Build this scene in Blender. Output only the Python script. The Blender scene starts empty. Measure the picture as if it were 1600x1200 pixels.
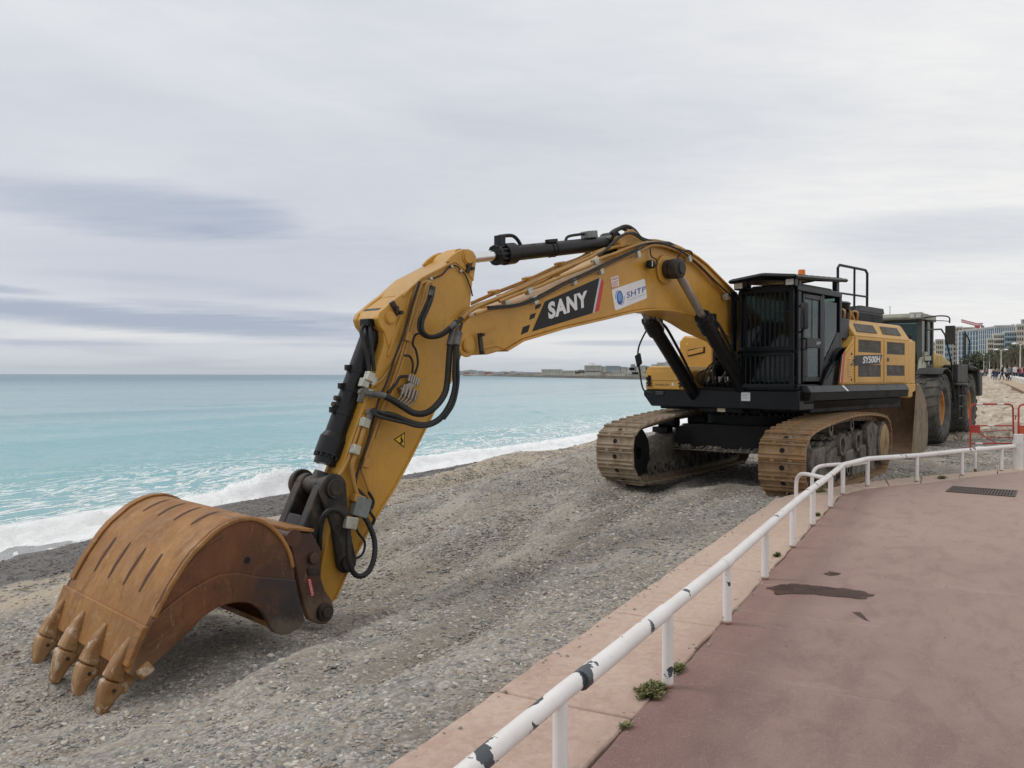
import bpy, bmesh, math, random
from mathutils import Vector, Matrix, noise
R = math.radians
random.seed(7)
S = bpy.context.scene
C = S.collection

# ------------------------------------------------------------------ camera, sky, sun, exposure
cam_d = bpy.data.cameras.new('camera')
cam = bpy.data.objects.new('camera', cam_d)
C.objects.link(cam)
cam_d.sensor_width = 36
cam_d.lens = 36*1294/1600
cam_d.clip_start = 0.05
cam_d.clip_end = 60000
cam.location = (0, 0, 1.7)
cam.rotation_euler = (R(90 - 0.62), R(-0.12), 0)
S.camera = cam
S.render.resolution_x = 1024
S.render.resolution_y = 768
S.view_settings.view_transform = 'Standard'
S.view_settings.look = 'None'
S.view_settings.gamma = 1
S.view_settings.use_curve_mapping = False
S.view_settings.exposure = 0.08

SUN_AZ = math.atan2(0.47, -0.883) + R(18)     # direction towards the sun, over the sea
SUN_EL = R(48)
sd = bpy.data.lights.new('sun', 'SUN')
sun = bpy.data.objects.new('sun', sd)
C.objects.link(sun)
sd.energy = 1.0
sd.angle = R(22)
sd.color = (1.0, 0.95, 0.88)
sv = Vector((math.cos(SUN_AZ)*math.cos(SUN_EL), math.sin(SUN_AZ)*math.cos(SUN_EL), math.sin(SUN_EL)))
sun.rotation_euler = sv.to_track_quat('Z', 'Y').to_euler()

W = bpy.data.worlds.new('World')
S.world = W
W.use_nodes = True
nt = W.node_tree
nt.nodes.clear()

class NT:
    """short-hand for building node trees"""
    def __init__(s, tree): s.t = tree
    def n(s, typ, **k):
        o = s.t.nodes.new(typ)
        ins = k.pop('i', {})
        for a, b in k.items(): setattr(o, a, b)
        for a, b in ins.items():
            if isinstance(b, bpy.types.NodeSocket): s.t.links.new(b, o.inputs[a])
            else: o.inputs[a].default_value = b
        return o
    def m(s, op, a, b=None, c=None, clamp=False):
        i = {0: a}
        if b is not None: i[1] = b
        if c is not None: i[2] = c
        return s.n('ShaderNodeMath', operation=op, use_clamp=clamp, i=i).outputs[0]
    def ramp(s, f, a, b, lo=0.0, hi=1.0, smooth=True):
        return s.n('ShaderNodeMapRange', interpolation_type='SMOOTHSTEP' if smooth else 'LINEAR',
                   i={0: f, 1: a, 2: b, 3: lo, 4: hi}).outputs[0]
    def mix(s, f, a, b, mode='MIX'):
        o = s.n('ShaderNodeMix', data_type='RGBA', blend_type=mode)
        for k, v in ((0, f), (6, a), (7, b)):
            if isinstance(v, bpy.types.NodeSocket): s.t.links.new(v, o.inputs[k])
            elif k == 0: o.inputs[0].default_value = v
            else: o.inputs[k].default_value = (*v, 1) if len(v) == 3 else v
        return o.outputs[2]
    def noise(s, vec, scale, detail=4, rough=0.55, dist=0.0, dim='3D'):
        i = {'Scale': scale, 'Detail': detail, 'Roughness': rough, 'Distortion': dist}
        if vec is not None: i['Vector'] = vec
        return s.n('ShaderNodeTexNoise', noise_dimensions=dim, i=i)
    def map(s, vec, scale=(1, 1, 1), loc=(0, 0, 0), rot=(0, 0, 0)):
        return s.n('ShaderNodeMapping', i={0: vec, 1: loc, 2: rot, 3: scale}).outputs[0]

g = NT(nt)
sky = g.n('ShaderNodeTexSky', sky_type='NISHITA', sun_disc=False, sun_elevation=SUN_EL,
          sun_rotation=math.pi/2 - SUN_AZ, air_density=1.0, dust_density=2.0)
tc = g.n('ShaderNodeTexCoord')
sep = g.n('ShaderNodeSeparateXYZ', i={0: tc.outputs['Generated']})
dx, dy, dz = sep.outputs
zc = g.m('ADD', g.m('MAXIMUM', dz, 0.0), 0.06)
cv = g.n('ShaderNodeCombineXYZ', i={0: g.m('DIVIDE', dx, zc), 1: g.m('DIVIDE', dy, zc), 2: 0.37}).outputs[0]
n1 = g.noise(g.map(cv, (1, 1.0, 1), rot=(0, 0, R(-28))), 0.42, 5, 0.52, 0.5).outputs[0]
n2 = g.noise(g.map(cv, (0.7, 1.6, 1), (3, 8, 0), (0, 0, R(20))), 1.25, 6, 0.55, 0.3).outputs[0]
nB = g.noise(g.map(cv, (1.0, 3.0, 1), (7, 2, 0), (0, 0, R(15))), 2.4, 9, 0.66, 0.6).outputs[0]
el = g.m('ARCSINE', dz)                             # elevation
az = g.m('ARCTAN2', dx, dy)                         # azimuth, 0 straight ahead, + to the right
def blob(a0, e0, sa, se, tilt=0.0, wob=0.35):
    """soft cloud bank round an azimuth and elevation (degrees)"""
    a = g.m('SUBTRACT', az, R(a0)); e = g.m('SUBTRACT', el, R(e0))
    e = g.m('SUBTRACT', e, g.m('MULTIPLY', a, tilt))
    q = g.m('ADD', g.m('POWER', g.m('ABSOLUTE', g.m('DIVIDE', a, R(sa))), 2.0), g.m('POWER', g.m('ABSOLUTE', g.m('DIVIDE', e, R(se))), 2.0))
    q = g.m('ADD', q, g.m('MULTIPLY', g.m('SUBTRACT', g.m('ADD', g.m('MULTIPLY', n2, 0.6), g.m('MULTIPLY', nB, 0.4)), 0.5), wob*8))
    return g.ramp(q, 0.0, 1.6, 1.0, 0.0)
rside = g.ramp(az, R(-20), R(30), 1.0, 0.5)
dark = g.m('MULTIPLY', g.m('MULTIPLY', g.ramp(n1, 0.42, 0.68), 0.38), rside)
for b, w in ((blob(-24, 10.3, 10, 1.7, -0.02, 0.28), 0.75), (blob(-25, 3.5, 17, 0.75, -0.05, 0.30), 1.05),
             (blob(-14, 7.0, 22, 2.6, 0, 0.2), 0.42), (blob(-16, 4.0, 9, 0.5, -0.06, 0.22), 0.55), (blob(-34, 5.1, 5, 0.3, -0.05, 0.15), 0.8),
             (blob(-1, 14, 22, 5, 0.1, 0.2), 0.32), (blob(4.5, 4.6, 7, 0.6, 0, 0.22), 0.55), (blob(8, 2.2, 5, 0.22, 0, 0.2), 0.6), (blob(-8, 2.0, 8, 0.15, 0, 0.15), 0.35),
             (blob(28, 8.5, 9, 1.6, -0.05, 0.2), 0.40), (blob(-30, 1.9, 9, 0.18, 0, 0.15), 0.4)):
    dark = g.m('ADD', dark, g.m('MULTIPLY', b, w))
dark = g.m('MULTIPLY', g.m('MINIMUM', dark, 1.25), 0.95)
bright = g.m('ADD', g.m('MULTIPLY', blob(-24, 2.9, 14, 0.9, 0, 0.35), 0.55), g.m('MULTIPLY', blob(-18, 4.4, 4, 0.16, -0.03, 0.1), 0.6))
bright = g.m('ADD', bright, g.m('MULTIPLY', blob(2, 2.6, 9, 1.3, 0, 0.5), 0.35))
warm = g.ramp(az, R(-25), R(35))
base = g.mix(warm, (6.65, 6.85, 7.35), (8.75, 8.7, 8.45))
base = g.mix(g.m('MULTIPLY', g.ramp(el, R(5), R(24)), 0.6), base, (8.35, 8.4, 8.45))
n3 = g.noise(g.map(cv, (1.0, 2.2, 1), (1, 4, 0), (0, 0, R(12))), 3.4, 10, 0.66, 0.4).outputs[0]
base = g.mix(g.m('MULTIPLY', g.ramp(n3, 0.38, 0.66), 0.27), base, (6.6, 6.85, 7.45))
base = g.mix(g.m('MULTIPLY', g.m('MULTIPLY', g.ramp(n2, 0.35, 0.75), 0.25), rside), base, (6.15, 6.4, 7.1))
base = g.mix(g.m('MULTIPLY', bright, 0.8), base, (8.9, 8.9, 8.4))
base = g.mix(g.m('MULTIPLY', g.ramp(el, R(1.6), R(0.0)), 0.55), base, (6.2, 7.0, 7.6))
cloud = g.mix(dark, base, (3.95, 4.5, 5.55))
cover = g.ramp(n1, 0.0, 0.25, 0.93, 0.985)
col = g.mix(cover, sky.outputs[0], cloud)
bg = g.n('ShaderNodeBackground', i={0: col, 1: 0.1})
g.n('ShaderNodeOutputWorld', i={0: bg.outputs[0]})

# ------------------------------------------------------------------ helpers
class MB:
    """collects shapes into one mesh"""
    def __init__(s): s.v = []; s.f = []; s.mi = []; s.cur = 0
    def add(s, vs, fs):
        o = len(s.v); s.v += [tuple(v) for v in vs]
        for f in fs: s.f.append([o+i for i in f]); s.mi.append(s.cur)
        return s
    def box(s, c, d, rot=None, taper=None):
        x, y, z = d[0]/2, d[1]/2, d[2]/2
        vs = [Vector((a*x, b*y, e*z)) for e in (-1, 1) for b in (-1, 1) for a in (-1, 1)]
        if taper: vs = [Vector((v.x*(taper[0] if v.z > 0 else 1), v.y*(taper[1] if v.z > 0 else 1), v.z)) for v in vs]
        if rot is not None:
            M = rot if isinstance(rot, Matrix) else Matrix.Rotation(rot[2], 3, 'Z') @ Matrix.Rotation(rot[1], 3, 'Y') @ Matrix.Rotation(rot[0], 3, 'X')
            vs = [M @ v for v in vs]
        c = Vector(c)
        return s.add([v+c for v in vs], [(0, 2, 3, 1), (4, 5, 7, 6), (0, 1, 5, 4), (2, 6, 7, 3), (0, 4, 6, 2), (1, 3, 7, 5)])
    def bx(s, x0, x1, y0, y1, z0, z1):
        return s.box(((x0+x1)/2, (y0+y1)/2, (z0+z1)/2), (abs(x1-x0), abs(y1-y0), abs(z1-z0)))
    def prism(s, poly, a, b, axis='y'):
        """closed outline extruded between a and b; axis y: (x,z); x: (y,z); z: (x,y)"""
        A = sum(poly[i][0]*poly[(i+1) % len(poly)][1]-poly[(i+1) % len(poly)][0]*poly[i][1] for i in range(len(poly)))
        if A < 0: poly = poly[::-1]
        f = {'y': lambda p, t: (p[0], t, p[1]), 'x': lambda p, t: (t, p[0], p[1]), 'z': lambda p, t: (p[0], p[1], t)}[axis]
        n = len(poly)
        vs = [f(p, a) for p in poly]+[f(p, b) for p in poly]
        up = (b > a) != (axis == 'y')
        F = [list(range(n))[::-1], [n+i for i in range(n)]]+[(i, (i+1) % n, n+(i+1) % n, n+i) for i in range(n)]
        if not up: F = [list(q)[::-1] for q in F]
        return s.add(vs, F)
    def strip(s, line, y0, y1, t, side=1):
        """plate of thickness t following a line in x,z, between y0 and y1"""
        n = len(line); off = []
        for i in range(n):
            a = Vector(line[max(i-1, 0)]); b = Vector(line[min(i+1, n-1)])
            d = (b-a).normalized(); off.append((line[i][0]-d.y*t*side, line[i][1]+d.x*t*side))
        vs = []
        for i in range(n): vs += [(line[i][0], y0, line[i][1]), (off[i][0], y0, off[i][1]), (off[i][0], y1, off[i][1]), (line[i][0], y1, line[i][1])]
        fs = [(i*4+k, i*4+(k+1) % 4, i*4+4+(k+1) % 4, i*4+4+k) for i in range(n-1) for k in range(4)]+[(0, 3, 2, 1), (n*4-4, n*4-3, n*4-2, n*4-1)]
        return s.add(vs, fs)
    def tube(s, pts, r, n=8, smooth=0, cap=True):
        pts = [Vector(p) for p in pts]
        rr = r if isinstance(r, (list, tuple)) else [r]*len(pts)
        if smooth:
            q = []; qr = []
            for i in range(len(pts)-1):
                p0 = pts[max(i-1, 0)]; p1 = pts[i]; p2 = pts[i+1]; p3 = pts[min(i+2, len(pts)-1)]
                for k in range(smooth):
                    t = k/smooth
                    q.append(0.5*((2*p1)+(p2-p0)*t+(2*p0-5*p1+4*p2-p3)*t*t+(3*p1-p0-3*p2+p3)*t**3)); qr.append(rr[i]*(1-t)+rr[i+1]*t)
            q.append(pts[-1]); qr.append(rr[-1]); pts = q; rr = qr
        o = len(s.v); up = None
        for i, p in enumerate(pts):
            d = (pts[min(i+1, len(pts)-1)]-pts[max(i-1, 0)]).normalized()
            if up is None: up = Vector((0, 0, 1)) if abs(d.z) < .9 else Vector((1, 0, 0))
            a = d.cross(up).normalized(); b = a.cross(d).normalized(); up = b
            for k in range(n):
                w = 2*math.pi*k/n
                s.v.append(tuple(p+(a*math.cos(w)+b*math.sin(w))*rr[i]))
        for i in range(len(pts)-1):
            for k in range(n):
                s.f.append([o+i*n+k, o+i*n+(k+1) % n, o+(i+1)*n+(k+1) % n, o+(i+1)*n+k][::-1]); s.mi.append(s.cur)
        if cap:
            s.f.append([o+k for k in range(n)]); s.f.append([o+(len(pts)-1)*n+k for k in range(n)][::-1]); s.mi += [s.cur]*2
        return s
    def cyl(s, p0, p1, r0, r1=None, n=20):
        return s.tube([p0, p1], [r0, r0 if r1 is None else r1], n)
    def lathe(s, prof, c, axis='y', n=32, closed=False):
        """prof: (distance along axis, radius)"""
        o = len(s.v)
        for (t, r) in prof:
            for k in range(n):
                w = 2*math.pi*k/n; a, b = r*math.cos(w), r*math.sin(w)
                s.v.append(tuple(Vector(c)+Vector({'y': (a, t, b), 'x': (t, a, b), 'z': (a, b, t)}[axis])))
        m = len(prof)
        for i in range(m if closed else m-1):
            j = (i+1) % m
            for k in range(n):
                s.f.append([o+i*n+k, o+i*n+(k+1) % n, o+j*n+(k+1) % n, o+j*n+k]); s.mi.append(s.cur)
        return s
    def mesh(s, name, mats):
        me = bpy.data.meshes.new(name); me.from_pydata(s.v, [], s.f)
        for m in (mats if isinstance(mats, (list, tuple)) else [mats]): me.materials.append(m)
        if len(me.materials) > 1: me.polygons.foreach_set('material_index', s.mi)
        bm = bmesh.new(); bm.from_mesh(me); bmesh.ops.recalc_face_normals(bm, faces=bm.faces); bm.to_mesh(me); bm.free()
        me.shade_smooth(); me.set_sharp_from_angle(angle=R(38)); me.update()
        return me

def link(name, me, parent=None, loc=(0, 0, 0), rz=0.0, label=None, kind=None, cat=None, group=None):
    o = bpy.data.objects.new(name, me); C.objects.link(o); o.location = loc; o.rotation_euler = (0, 0, rz)
    if parent: o.parent = parent
    if label: o['label'] = label
    if kind: o['kind'] = kind
    if cat: o['category'] = cat
    if group: o['group'] = group
    return o
def obj(name, mb, mat, parent=None, bevel=0.0, **k):
    o = link(name, mb.mesh(name, mat), parent, **k)
    if bevel:
        b = o.modifiers.new('bevel', 'BEVEL'); b.width = bevel; b.segments = 2; b.limit_method = 'ANGLE'; b.angle_limit = R(35)
    return o
def thing(name, label, cat, loc=(0, 0, 0), rz=0.0, group=None):
    return link(name, None, None, loc, rz, label, None, cat, group)

def text(s, ll, lr, ul, place, name, mat, parent, bold=0.0, depth=0.004, spacing=1.0, lift=0.0):
    """lettering as mesh, stretched onto a parallelogram; place maps (a, b, h) to 3-D"""
    cu = bpy.data.curves.new(name, 'FONT'); cu.body = s; cu.offset = bold; cu.space_character = spacing; cu.resolution_u = 3
    t = bpy.data.objects.new(name, cu); C.objects.link(t)
    dg = bpy.context.evaluated_depsgraph_get()
    me = bpy.data.meshes.new_from_object(t.evaluated_get(dg)); bpy.data.objects.remove(t)
    xs = [v.co.x for v in me.vertices]; ys = [v.co.y for v in me.vertices]
    x0, x1, y0, y1 = min(xs), max(xs), min(ys), max(ys)
    if lift == 'cap': y0 = 0
    for v in me.vertices:
        a = (v.co.x-x0)/(x1-x0); b = (v.co.y-y0)/(y1-y0)
        p = (ll[0]+(lr[0]-ll[0])*a+(ul[0]-ll[0])*b, ll[1]+(lr[1]-ll[1])*a+(ul[1]-ll[1])*b)
        v.co = place(p)
    me.materials.append(mat)
    o = bpy.data.objects.new(name, me); C.objects.link(o); o.parent = parent
    return o

# ------------------------------------------------------------------ materials
def new_mat(name):
    m = bpy.data.materials.new(name); m.use_nodes = True; m.node_tree.nodes.clear()
    t = NT(m.node_tree); b = t.n('ShaderNodeBsdfPrincipled'); t.n('ShaderNodeOutputMaterial', i={0: b.outputs[0]})
    tcn = t.n('ShaderNodeTexCoord')
    return m, t, b, tcn.outputs['Object']
def setc(t, b, key, v):
    if isinstance(v, bpy.types.NodeSocket): t.t.links.new(v, b.inputs[key])
    else: b.inputs[key].default_value = (*v, 1) if isinstance(v, tuple) and len(v) == 3 else v
def bump(t, b, h, strength=0.3, dist=0.01):
    n = t.n('ShaderNodeBump', i={'Height': h, 'Strength': strength, 'Distance': dist}); t.t.links.new(n.outputs[0], b.inputs['Normal'])
def M_simple(name, col, rough=0.5, metal=0.0, var=0.25, scale=3.0, dirt=None, dirt_amt=0.3, dirt_scale=4.0, bmp=0.0, bscale=60.0, spec=0.5, coat=0.0):
    m, t, b, co = new_mat(name)
    n = t.noise(co, scale, 6, 0.6).outputs[0]
    c = t.mix(t.ramp(n, 0.25, 0.75), tuple(x*(1-var) for x in col), tuple(min(1, x*(1+var)) for x in col))
    if dirt:
        d = t.noise(t.map(co, (1, 1, 0.6), (5, 2, 9)), dirt_scale, 10, 0.68).outputs[0]
        f = t.ramp(d, 0.62-dirt_amt*0.45, 0.78-dirt_amt*0.2)
        c = t.mix(t.m('MULTIPLY', f, min(1.0, dirt_amt*1.6)), c, dirt)
        setc(t, b, 'Roughness', t.m('ADD', t.m('MULTIPLY', f, 0.3), rough, clamp=True))
    else:
        setc(t, b, 'Roughness', t.ramp(n, 0.2, 0.8, max(0, rough-0.07), min(1, rough+0.07)))
    setc(t, b, 'Base Color', c); setc(t, b, 'Metallic', metal); setc(t, b, 'Specular IOR Level', spec)
    if coat: setc(t, b, 'Coat Weight', coat)
    if bmp: bump(t, b, t.noise(co, bscale, 5, 0.6).outputs[0], bmp, 0.01)
    return m

def M_paint(name, col, dirtc, rough=0.34, grime=0.5):
    """machine paint with grime streaks, scuffs and small chips"""
    m, t, b, co = new_mat(name)
    lo = t.noise(co, 1.1, 5, 0.6).outputs[0]
    st = t.noise(t.map(co, (3.0, 3.0, 0.55)), 2.2, 9, 0.72).outputs[0]
    fine = t.noise(co, 22, 8, 0.7).outputs[0]
    c = t.mix(t.ramp(lo, 0.3, 0.7), tuple(x*0.86 for x in col), tuple(min(1, x*1.08) for x in col))
    f = t.m('MULTIPLY', t.ramp(st, 0.5, 0.82), grime)
    c = t.mix(f, c, dirtc)
    ch = t.ramp(t.noise(t.map(co, (1, 1, 1), (9, 4, 2)), 9, 12, 0.8).outputs[0], 0.70, 0.735)
    c = t.mix(t.m('MULTIPLY', ch, 0.75*min(1, grime+.2)), c, (0.05, 0.035, 0.025))
    c = t.mix(t.m('MULTIPLY', t.ramp(fine, 0.45, 0.8), 0.18), c, dirtc)
    run = t.noise(t.map(co, (7, 7, 0.7), (2, 6, 1)), 2.6, 7, 0.7, 0.3).outputs[0]
    c = t.mix(t.m('MULTIPLY', t.ramp(run, 0.60, 0.70), 0.45*grime*2), c, tuple(x*0.45 for x in col))
    sc = t.noise(t.map(co, (2, 2, 26), (5, 3, 8), (0, 0.5, 0)), 1.8, 7, 0.7).outputs[0]
    c = t.mix(t.m('MULTIPLY', t.ramp(sc, 0.69, 0.73), 0.5*grime*2), c, (0.07, 0.045, 0.025))
    up = t.n('ShaderNodeSeparateXYZ', i={0: t.n('ShaderNodeNewGeometry').outputs['Normal']}).outputs[2]
    c = t.mix(t.m('MULTIPLY', t.m('MULTIPLY', t.ramp(up, 0.3, 0.9), t.ramp(st, 0.3, 0.7)), 0.35), c, (0.50, 0.36, 0.20))
    setc(t, b, 'Base Color', c)
    setc(t, b, 'Roughness', t.m('ADD', t.m('MULTIPLY', f, 0.4), t.ramp(fine, 0.3, 0.7, rough-0.04, rough+0.1)))
    bump(t, b, t.m('ADD', t.noise(co, 3, 3, 0.5).outputs[0], t.m('MULTIPLY', fine, 0.12)), 0.12, 0.02)
    return m

YEL = M_paint('yellow_paint', (0.53, 0.275, 0.038), (0.12, 0.075, 0.03), 0.36, 0.42)
YELC = M_paint('yellow_paint_clean', (0.58, 0.32, 0.055), (0.22, 0.14, 0.06), 0.40, 0.22)
PIPE = M_paint('yellow_pipe_paint', (0.42, 0.22, 0.045), (0.10, 0.06, 0.03), 0.40, 0.6)
BLK = M_simple('black_body_paint', (0.005, 0.0062, 0.0075), 0.34, spec=0.25, var=0.35, dirt=(0.025, 0.023, 0.02), dirt_amt=0.15)
CYL = M_simple('black_cylinder_paint', (0.008, 0.008, 0.0095), 0.36, spec=0.3, var=0.3, dirt=(0.022, 0.02, 0.018), dirt_amt=0.2, bmp=0.1)
CHR = M_simple('chromed_steel', (0.72, 0.72, 0.72), 0.12, 1.0, 0.05)
DULL = M_simple('dull_grey_rod', (0.30, 0.27, 0.24), 0.35, 0.7, 0.2, dirt=(0.12, 0.09, 0.07), dirt_amt=0.3)
GREASE = M_simple('greasy_dark_steel', (0.022, 0.018, 0.015), 0.5, 0.2, 0.4, 5, dirt=(0.10, 0.07, 0.045), dirt_amt=0.45, dirt_scale=7, bmp=0.4, bscale=30)
LINKM = M_simple('scuffed_black_link', (0.018, 0.017, 0.017), 0.45, 0.2, 0.4, 4, dirt=(0.16, 0.115, 0.08), dirt_amt=0.38, dirt_scale=6, bmp=0.25, bscale=25)
CHAR = M_simple('charcoal_skirt', (0.026, 0.028, 0.031), 0.5, var=0.25, dirt=(0.07, 0.065, 0.055), dirt_amt=0.25)
DUST = M_simple('dusty_steel', (0.15, 0.132, 0.11), 0.85, var=0.4, scale=6, dirt=(0.055, 0.048, 0.04), dirt_amt=0.45, dirt_scale=5, bmp=0.5, bscale=30)
DARKF = M_simple('dark_frame', (0.008, 0.008, 0.0085), 0.6, spec=0.25, var=0.5, scale=4, dirt=(0.028, 0.025, 0.022), dirt_amt=0.3, dirt_scale=3, bmp=0.3, bscale=20)
HOSE = M_simple('rubber_hose', (0.016, 0.016, 0.016), 0.5, spec=0.35, var=0.4, scale=8, dirt=(0.07, 0.062, 0.055), dirt_amt=0.3, bmp=0.15)
HOSEG = M_simple('greyed_hose_sleeve', (0.115, 0.112, 0.10), 0.6, var=0.3, scale=9, dirt=(0.04, 0.04, 0.04), dirt_amt=0.35)
CLAMP = M_simple('zinc_clamp', (0.42, 0.42, 0.36), 0.4, 0.5, 0.25, 9)
ZINC = M_simple('painted_grey_block', (0.20, 0.22, 0.21), 0.5, 0.2, 0.25, 9, dirt=(0.08, 0.07, 0.06), dirt_amt=0.3)
GLASSM = bpy.data.materials.new('cab_glass'); GLASSM.use_nodes = True; GLASSM.node_tree.nodes.clear()
_t = NT(GLASSM.node_tree)                            # thin tinted pane: straight-through tint plus a Fresnel reflection
_tr = _t.n('ShaderNodeBsdfTransparent', i={0: (0.36, 0.43, 0.43, 1)}); _gl = _t.n('ShaderNodeBsdfGlossy', i={0: (1, 1, 1, 1), 'Roughness': 0.03})
_df = _t.n('ShaderNodeBsdfDiffuse', i={0: (0.16, 0.16, 0.15, 1)}); _tc = _t.n('ShaderNodeTexCoord').outputs['Object']
_m1 = _t.n('ShaderNodeMixShader', i={0: _t.ramp(_t.noise(_tc, 2.2, 6, 0.65).outputs[0], 0.35, 0.75, 0.02, 0.10), 1: _tr.outputs[0], 2: _df.outputs[0]})
_fr = _t.n('ShaderNodeFresnel', i={'IOR': 1.52})
_m2 = _t.n('ShaderNodeMixShader', i={0: _t.m('MULTIPLY', _fr.outputs[0], 0.5), 1: _m1.outputs[0], 2: _gl.outputs[0]})
_t.n('ShaderNodeOutputMaterial', i={0: _m2.outputs[0]})
WHITE = M_simple('white_decal', (0.72, 0.72, 0.72), 0.5, var=0.06)
DBLK = M_simple('black_decal', (0.006, 0.0065, 0.008), 0.4, spec=0.3, var=0.1)
RED = M_simple('red_decal', (0.50, 0.03, 0.025), 0.42, var=0.1)
SILV = M_simple('silver_decal', (0.50, 0.50, 0.50), 0.4, var=0.05)
BLUE = M_simple('blue_print', (0.03, 0.07, 0.30), 0.4, var=0.1)
LBLUE = M_simple('light_blue_print', (0.10, 0.30, 0.62), 0.35, var=0.15, scale=40)
GREYP = M_simple('grey_print', (0.25, 0.27, 0.32), 0.5, var=0.1)
ORNG = M_simple('orange_plastic', (0.85, 0.20, 0.02), 0.35, var=0.05)
LENS = M_simple('lamp_lens', (0.55, 0.55, 0.50), 0.15, 0.4, 0.2, 30)
MESHM = M_simple('grille_mesh', (0.085, 0.078, 0.07), 0.6, 0.3, 0.5, 6, dirt=(0.20, 0.17, 0.13), dirt_amt=0.3)

# ------------------------------------------------------------------ setting: beach frame, x runs along the shore, y out to sea
BR = math.atan2(0.883, 0.47)
def toW(q, p): return (q*0.47 - p*0.883, q*0.883 + p*0.47)
def toB(x, y): return (0.47*x + 0.883*y, -0.883*x + 0.47*y)
def sm(a, b, x):
    t = max(0.0, min(1.0, (x-a)/(b-a))); return t*t*(3-2*t)
def lerp(a, b, t): return a+(b-a)*t
def ground_z(q, p, fine=True):
    near = -0.10 + lerp(0, -0.74, sm(2.2, 6.2, p))                     # in front of the bucket the shingle falls to the sea
    far = -0.16 - 0.04*sm(5, 9, p)
    z = lerp(near, far, sm(7.5, 13.5, q))
    crest = lerp(-0.80, -0.34, sm(4, 19, q))
    z = lerp(z, crest, sm(6.5, 9.2, p)*0.95)
    sh = 9.7 - 0.9*sm(15, 24, q)
    z -= max(0, p-sh)*0.19*sm(sh, sh+0.8, p)
    if p > 0 or q > 20:
        z += 0.05*noise.noise(Vector((q*0.35, p*0.5, 1.3)))*2 - 0.02
        z += 0.30*math.exp(-((q-19.5)/2.2)**2-((p-7.2)/1.3)**2)*(0.75+0.5*noise.noise(Vector((q, p, 4))))   # heap by the far track
        z += 0.16*math.exp(-((q-24)/3.5)**2-((p-8.3)/1.0)**2)
        # windrows and ruts left by the machines, running along the beach
        rut = noise.noise(Vector((q*0.22+0.3*p, p*1.5, 7.7)))
        z += 0.15*rut*sm(2.4, 3.4, p)*(1-sm(9.5, 11, p)*0.8)
        z += 0.09*max(-0.5, noise.noise(Vector((q*0.55, p*0.9, 17))))*sm(2.6, 3.6, p)*(1-sm(9.5, 11, p)*0.6)
        z -= 0.14*math.exp(-((p-3.7-0.10*(q-6)-0.15*math.sin(q*0.9))/0.28)**2)*sm(3, 5, q)*(1-sm(14, 16, q))
        z += 0.11*math.exp(-((p-4.5-0.10*(q-6)-0.12*math.sin(q*1.3))/0.25)**2)*sm(3, 5, q)*(1-sm(14, 16, q))
        if fine:
            z += 0.032*noise.noise(Vector((q*1.9, p*2.3, 2)))+0.014*noise.noise(Vector((q*5.5, p*6, 9)))
            z += 0.008*noise.noise(Vector((q*13, p*14, 5)))
    # flat close to the kerb
    k = math.exp(-(max(0, p-2.15)/0.5)**2) if q < 13 else 0
    z = lerp(z, -0.11+0.012*noise.noise(Vector((q*6, p*6, 9))), k*0.9)
    # soil stays under the promenade and rises a little at the ramp
    if q > 24 and p < 4: z += 0.012*(q-24)*sm(4, -2, p)*(1-sm(60, 90, q)) + 0.4*sm(60, 90, q)
    bx_, by_ = q-4.15, p-6.35
    z += 0.15*math.exp(-((q-5.45)/0.75)**2-((p-6.0)/1.0)**2)-0.03*math.exp(-((q-4.1)/0.5)**2-((p-6.4)/1.1)**2)
    return z

def grid(name, qs, ps, zf, mats, kind=None, **k):
    vs = [(q, p, zf(q, p)) for q in qs for p in ps]; n = len(ps)
    fs = [(i*n+j, (i+1)*n+j, (i+1)*n+j+1, i*n+j+1) for i in range(len(qs)-1) for j in range(n-1)]
    me = bpy.data.meshes.new(name); me.from_pydata(vs, [], fs); me.shade_smooth(); me.materials.append(mats)
    return link(name, me, None, (0, 0, 0), BR, kind=kind, **k)
def steps(segs):
    """segs: (start, end, step)"""
    out = []
    for a, b, st in segs:
        n = max(1, round((b-a)/st)); out += [a+(b-a)*i/n for i in range(n)]
    return out+[segs[-1][1]]

# shingle ---------------------------------------------------------------
m, t, b, co = new_mat('shingle')
SHINGLE = m
big = t.noise(co, 0.42, 5, 0.6, 0.6).outputs[0]
mid = t.noise(t.map(co, (0.6, 1.3, 1)), 2.1, 6, 0.62).outputs[0]
v1 = t.n('ShaderNodeTexVoronoi', i={'Vector': co, 'Scale': 26.0, 'Randomness': 1.0})
v2 = t.n('ShaderNodeTexVoronoi', i={'Vector': co, 'Scale': 60.0, 'Randomness': 1.0})
v0 = t.n('ShaderNodeTexVoronoi', i={'Vector': co, 'Scale': 11.0, 'Randomness': 1.0})
sp = t.n('ShaderNodeSeparateColor', i={0: v1.outputs['Color']})
sp2 = t.n('ShaderNodeSeparateColor', i={0: v2.outputs['Color']})
stone = t.mix(sp.outputs[0], (0.19, 0.188, 0.178), (0.56, 0.53, 0.475))
stone = t.mix(t.m('MULTIPLY', t.ramp(sp.outputs[1], 0.7, 0.9), 0.6), stone, (0.34, 0.28, 0.215))
fines = t.mix(sp2.outputs[0], (0.32, 0.28, 0.225), (0.58, 0.525, 0.44))
sandy = t.ramp(t.m('ADD', t.m('MULTIPLY', big, 0.6), t.m('MULTIPLY', mid, 0.4)), 0.42, 0.56)
gap = t.ramp(v1.outputs['Distance'], 0.18, 0.55)
stone = t.mix(t.m('MULTIPLY', gap, 0.45), stone, (0.09, 0.082, 0.07))
c = t.mix(t.m('MULTIPLY', sandy, 0.55), stone, fines)
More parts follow.
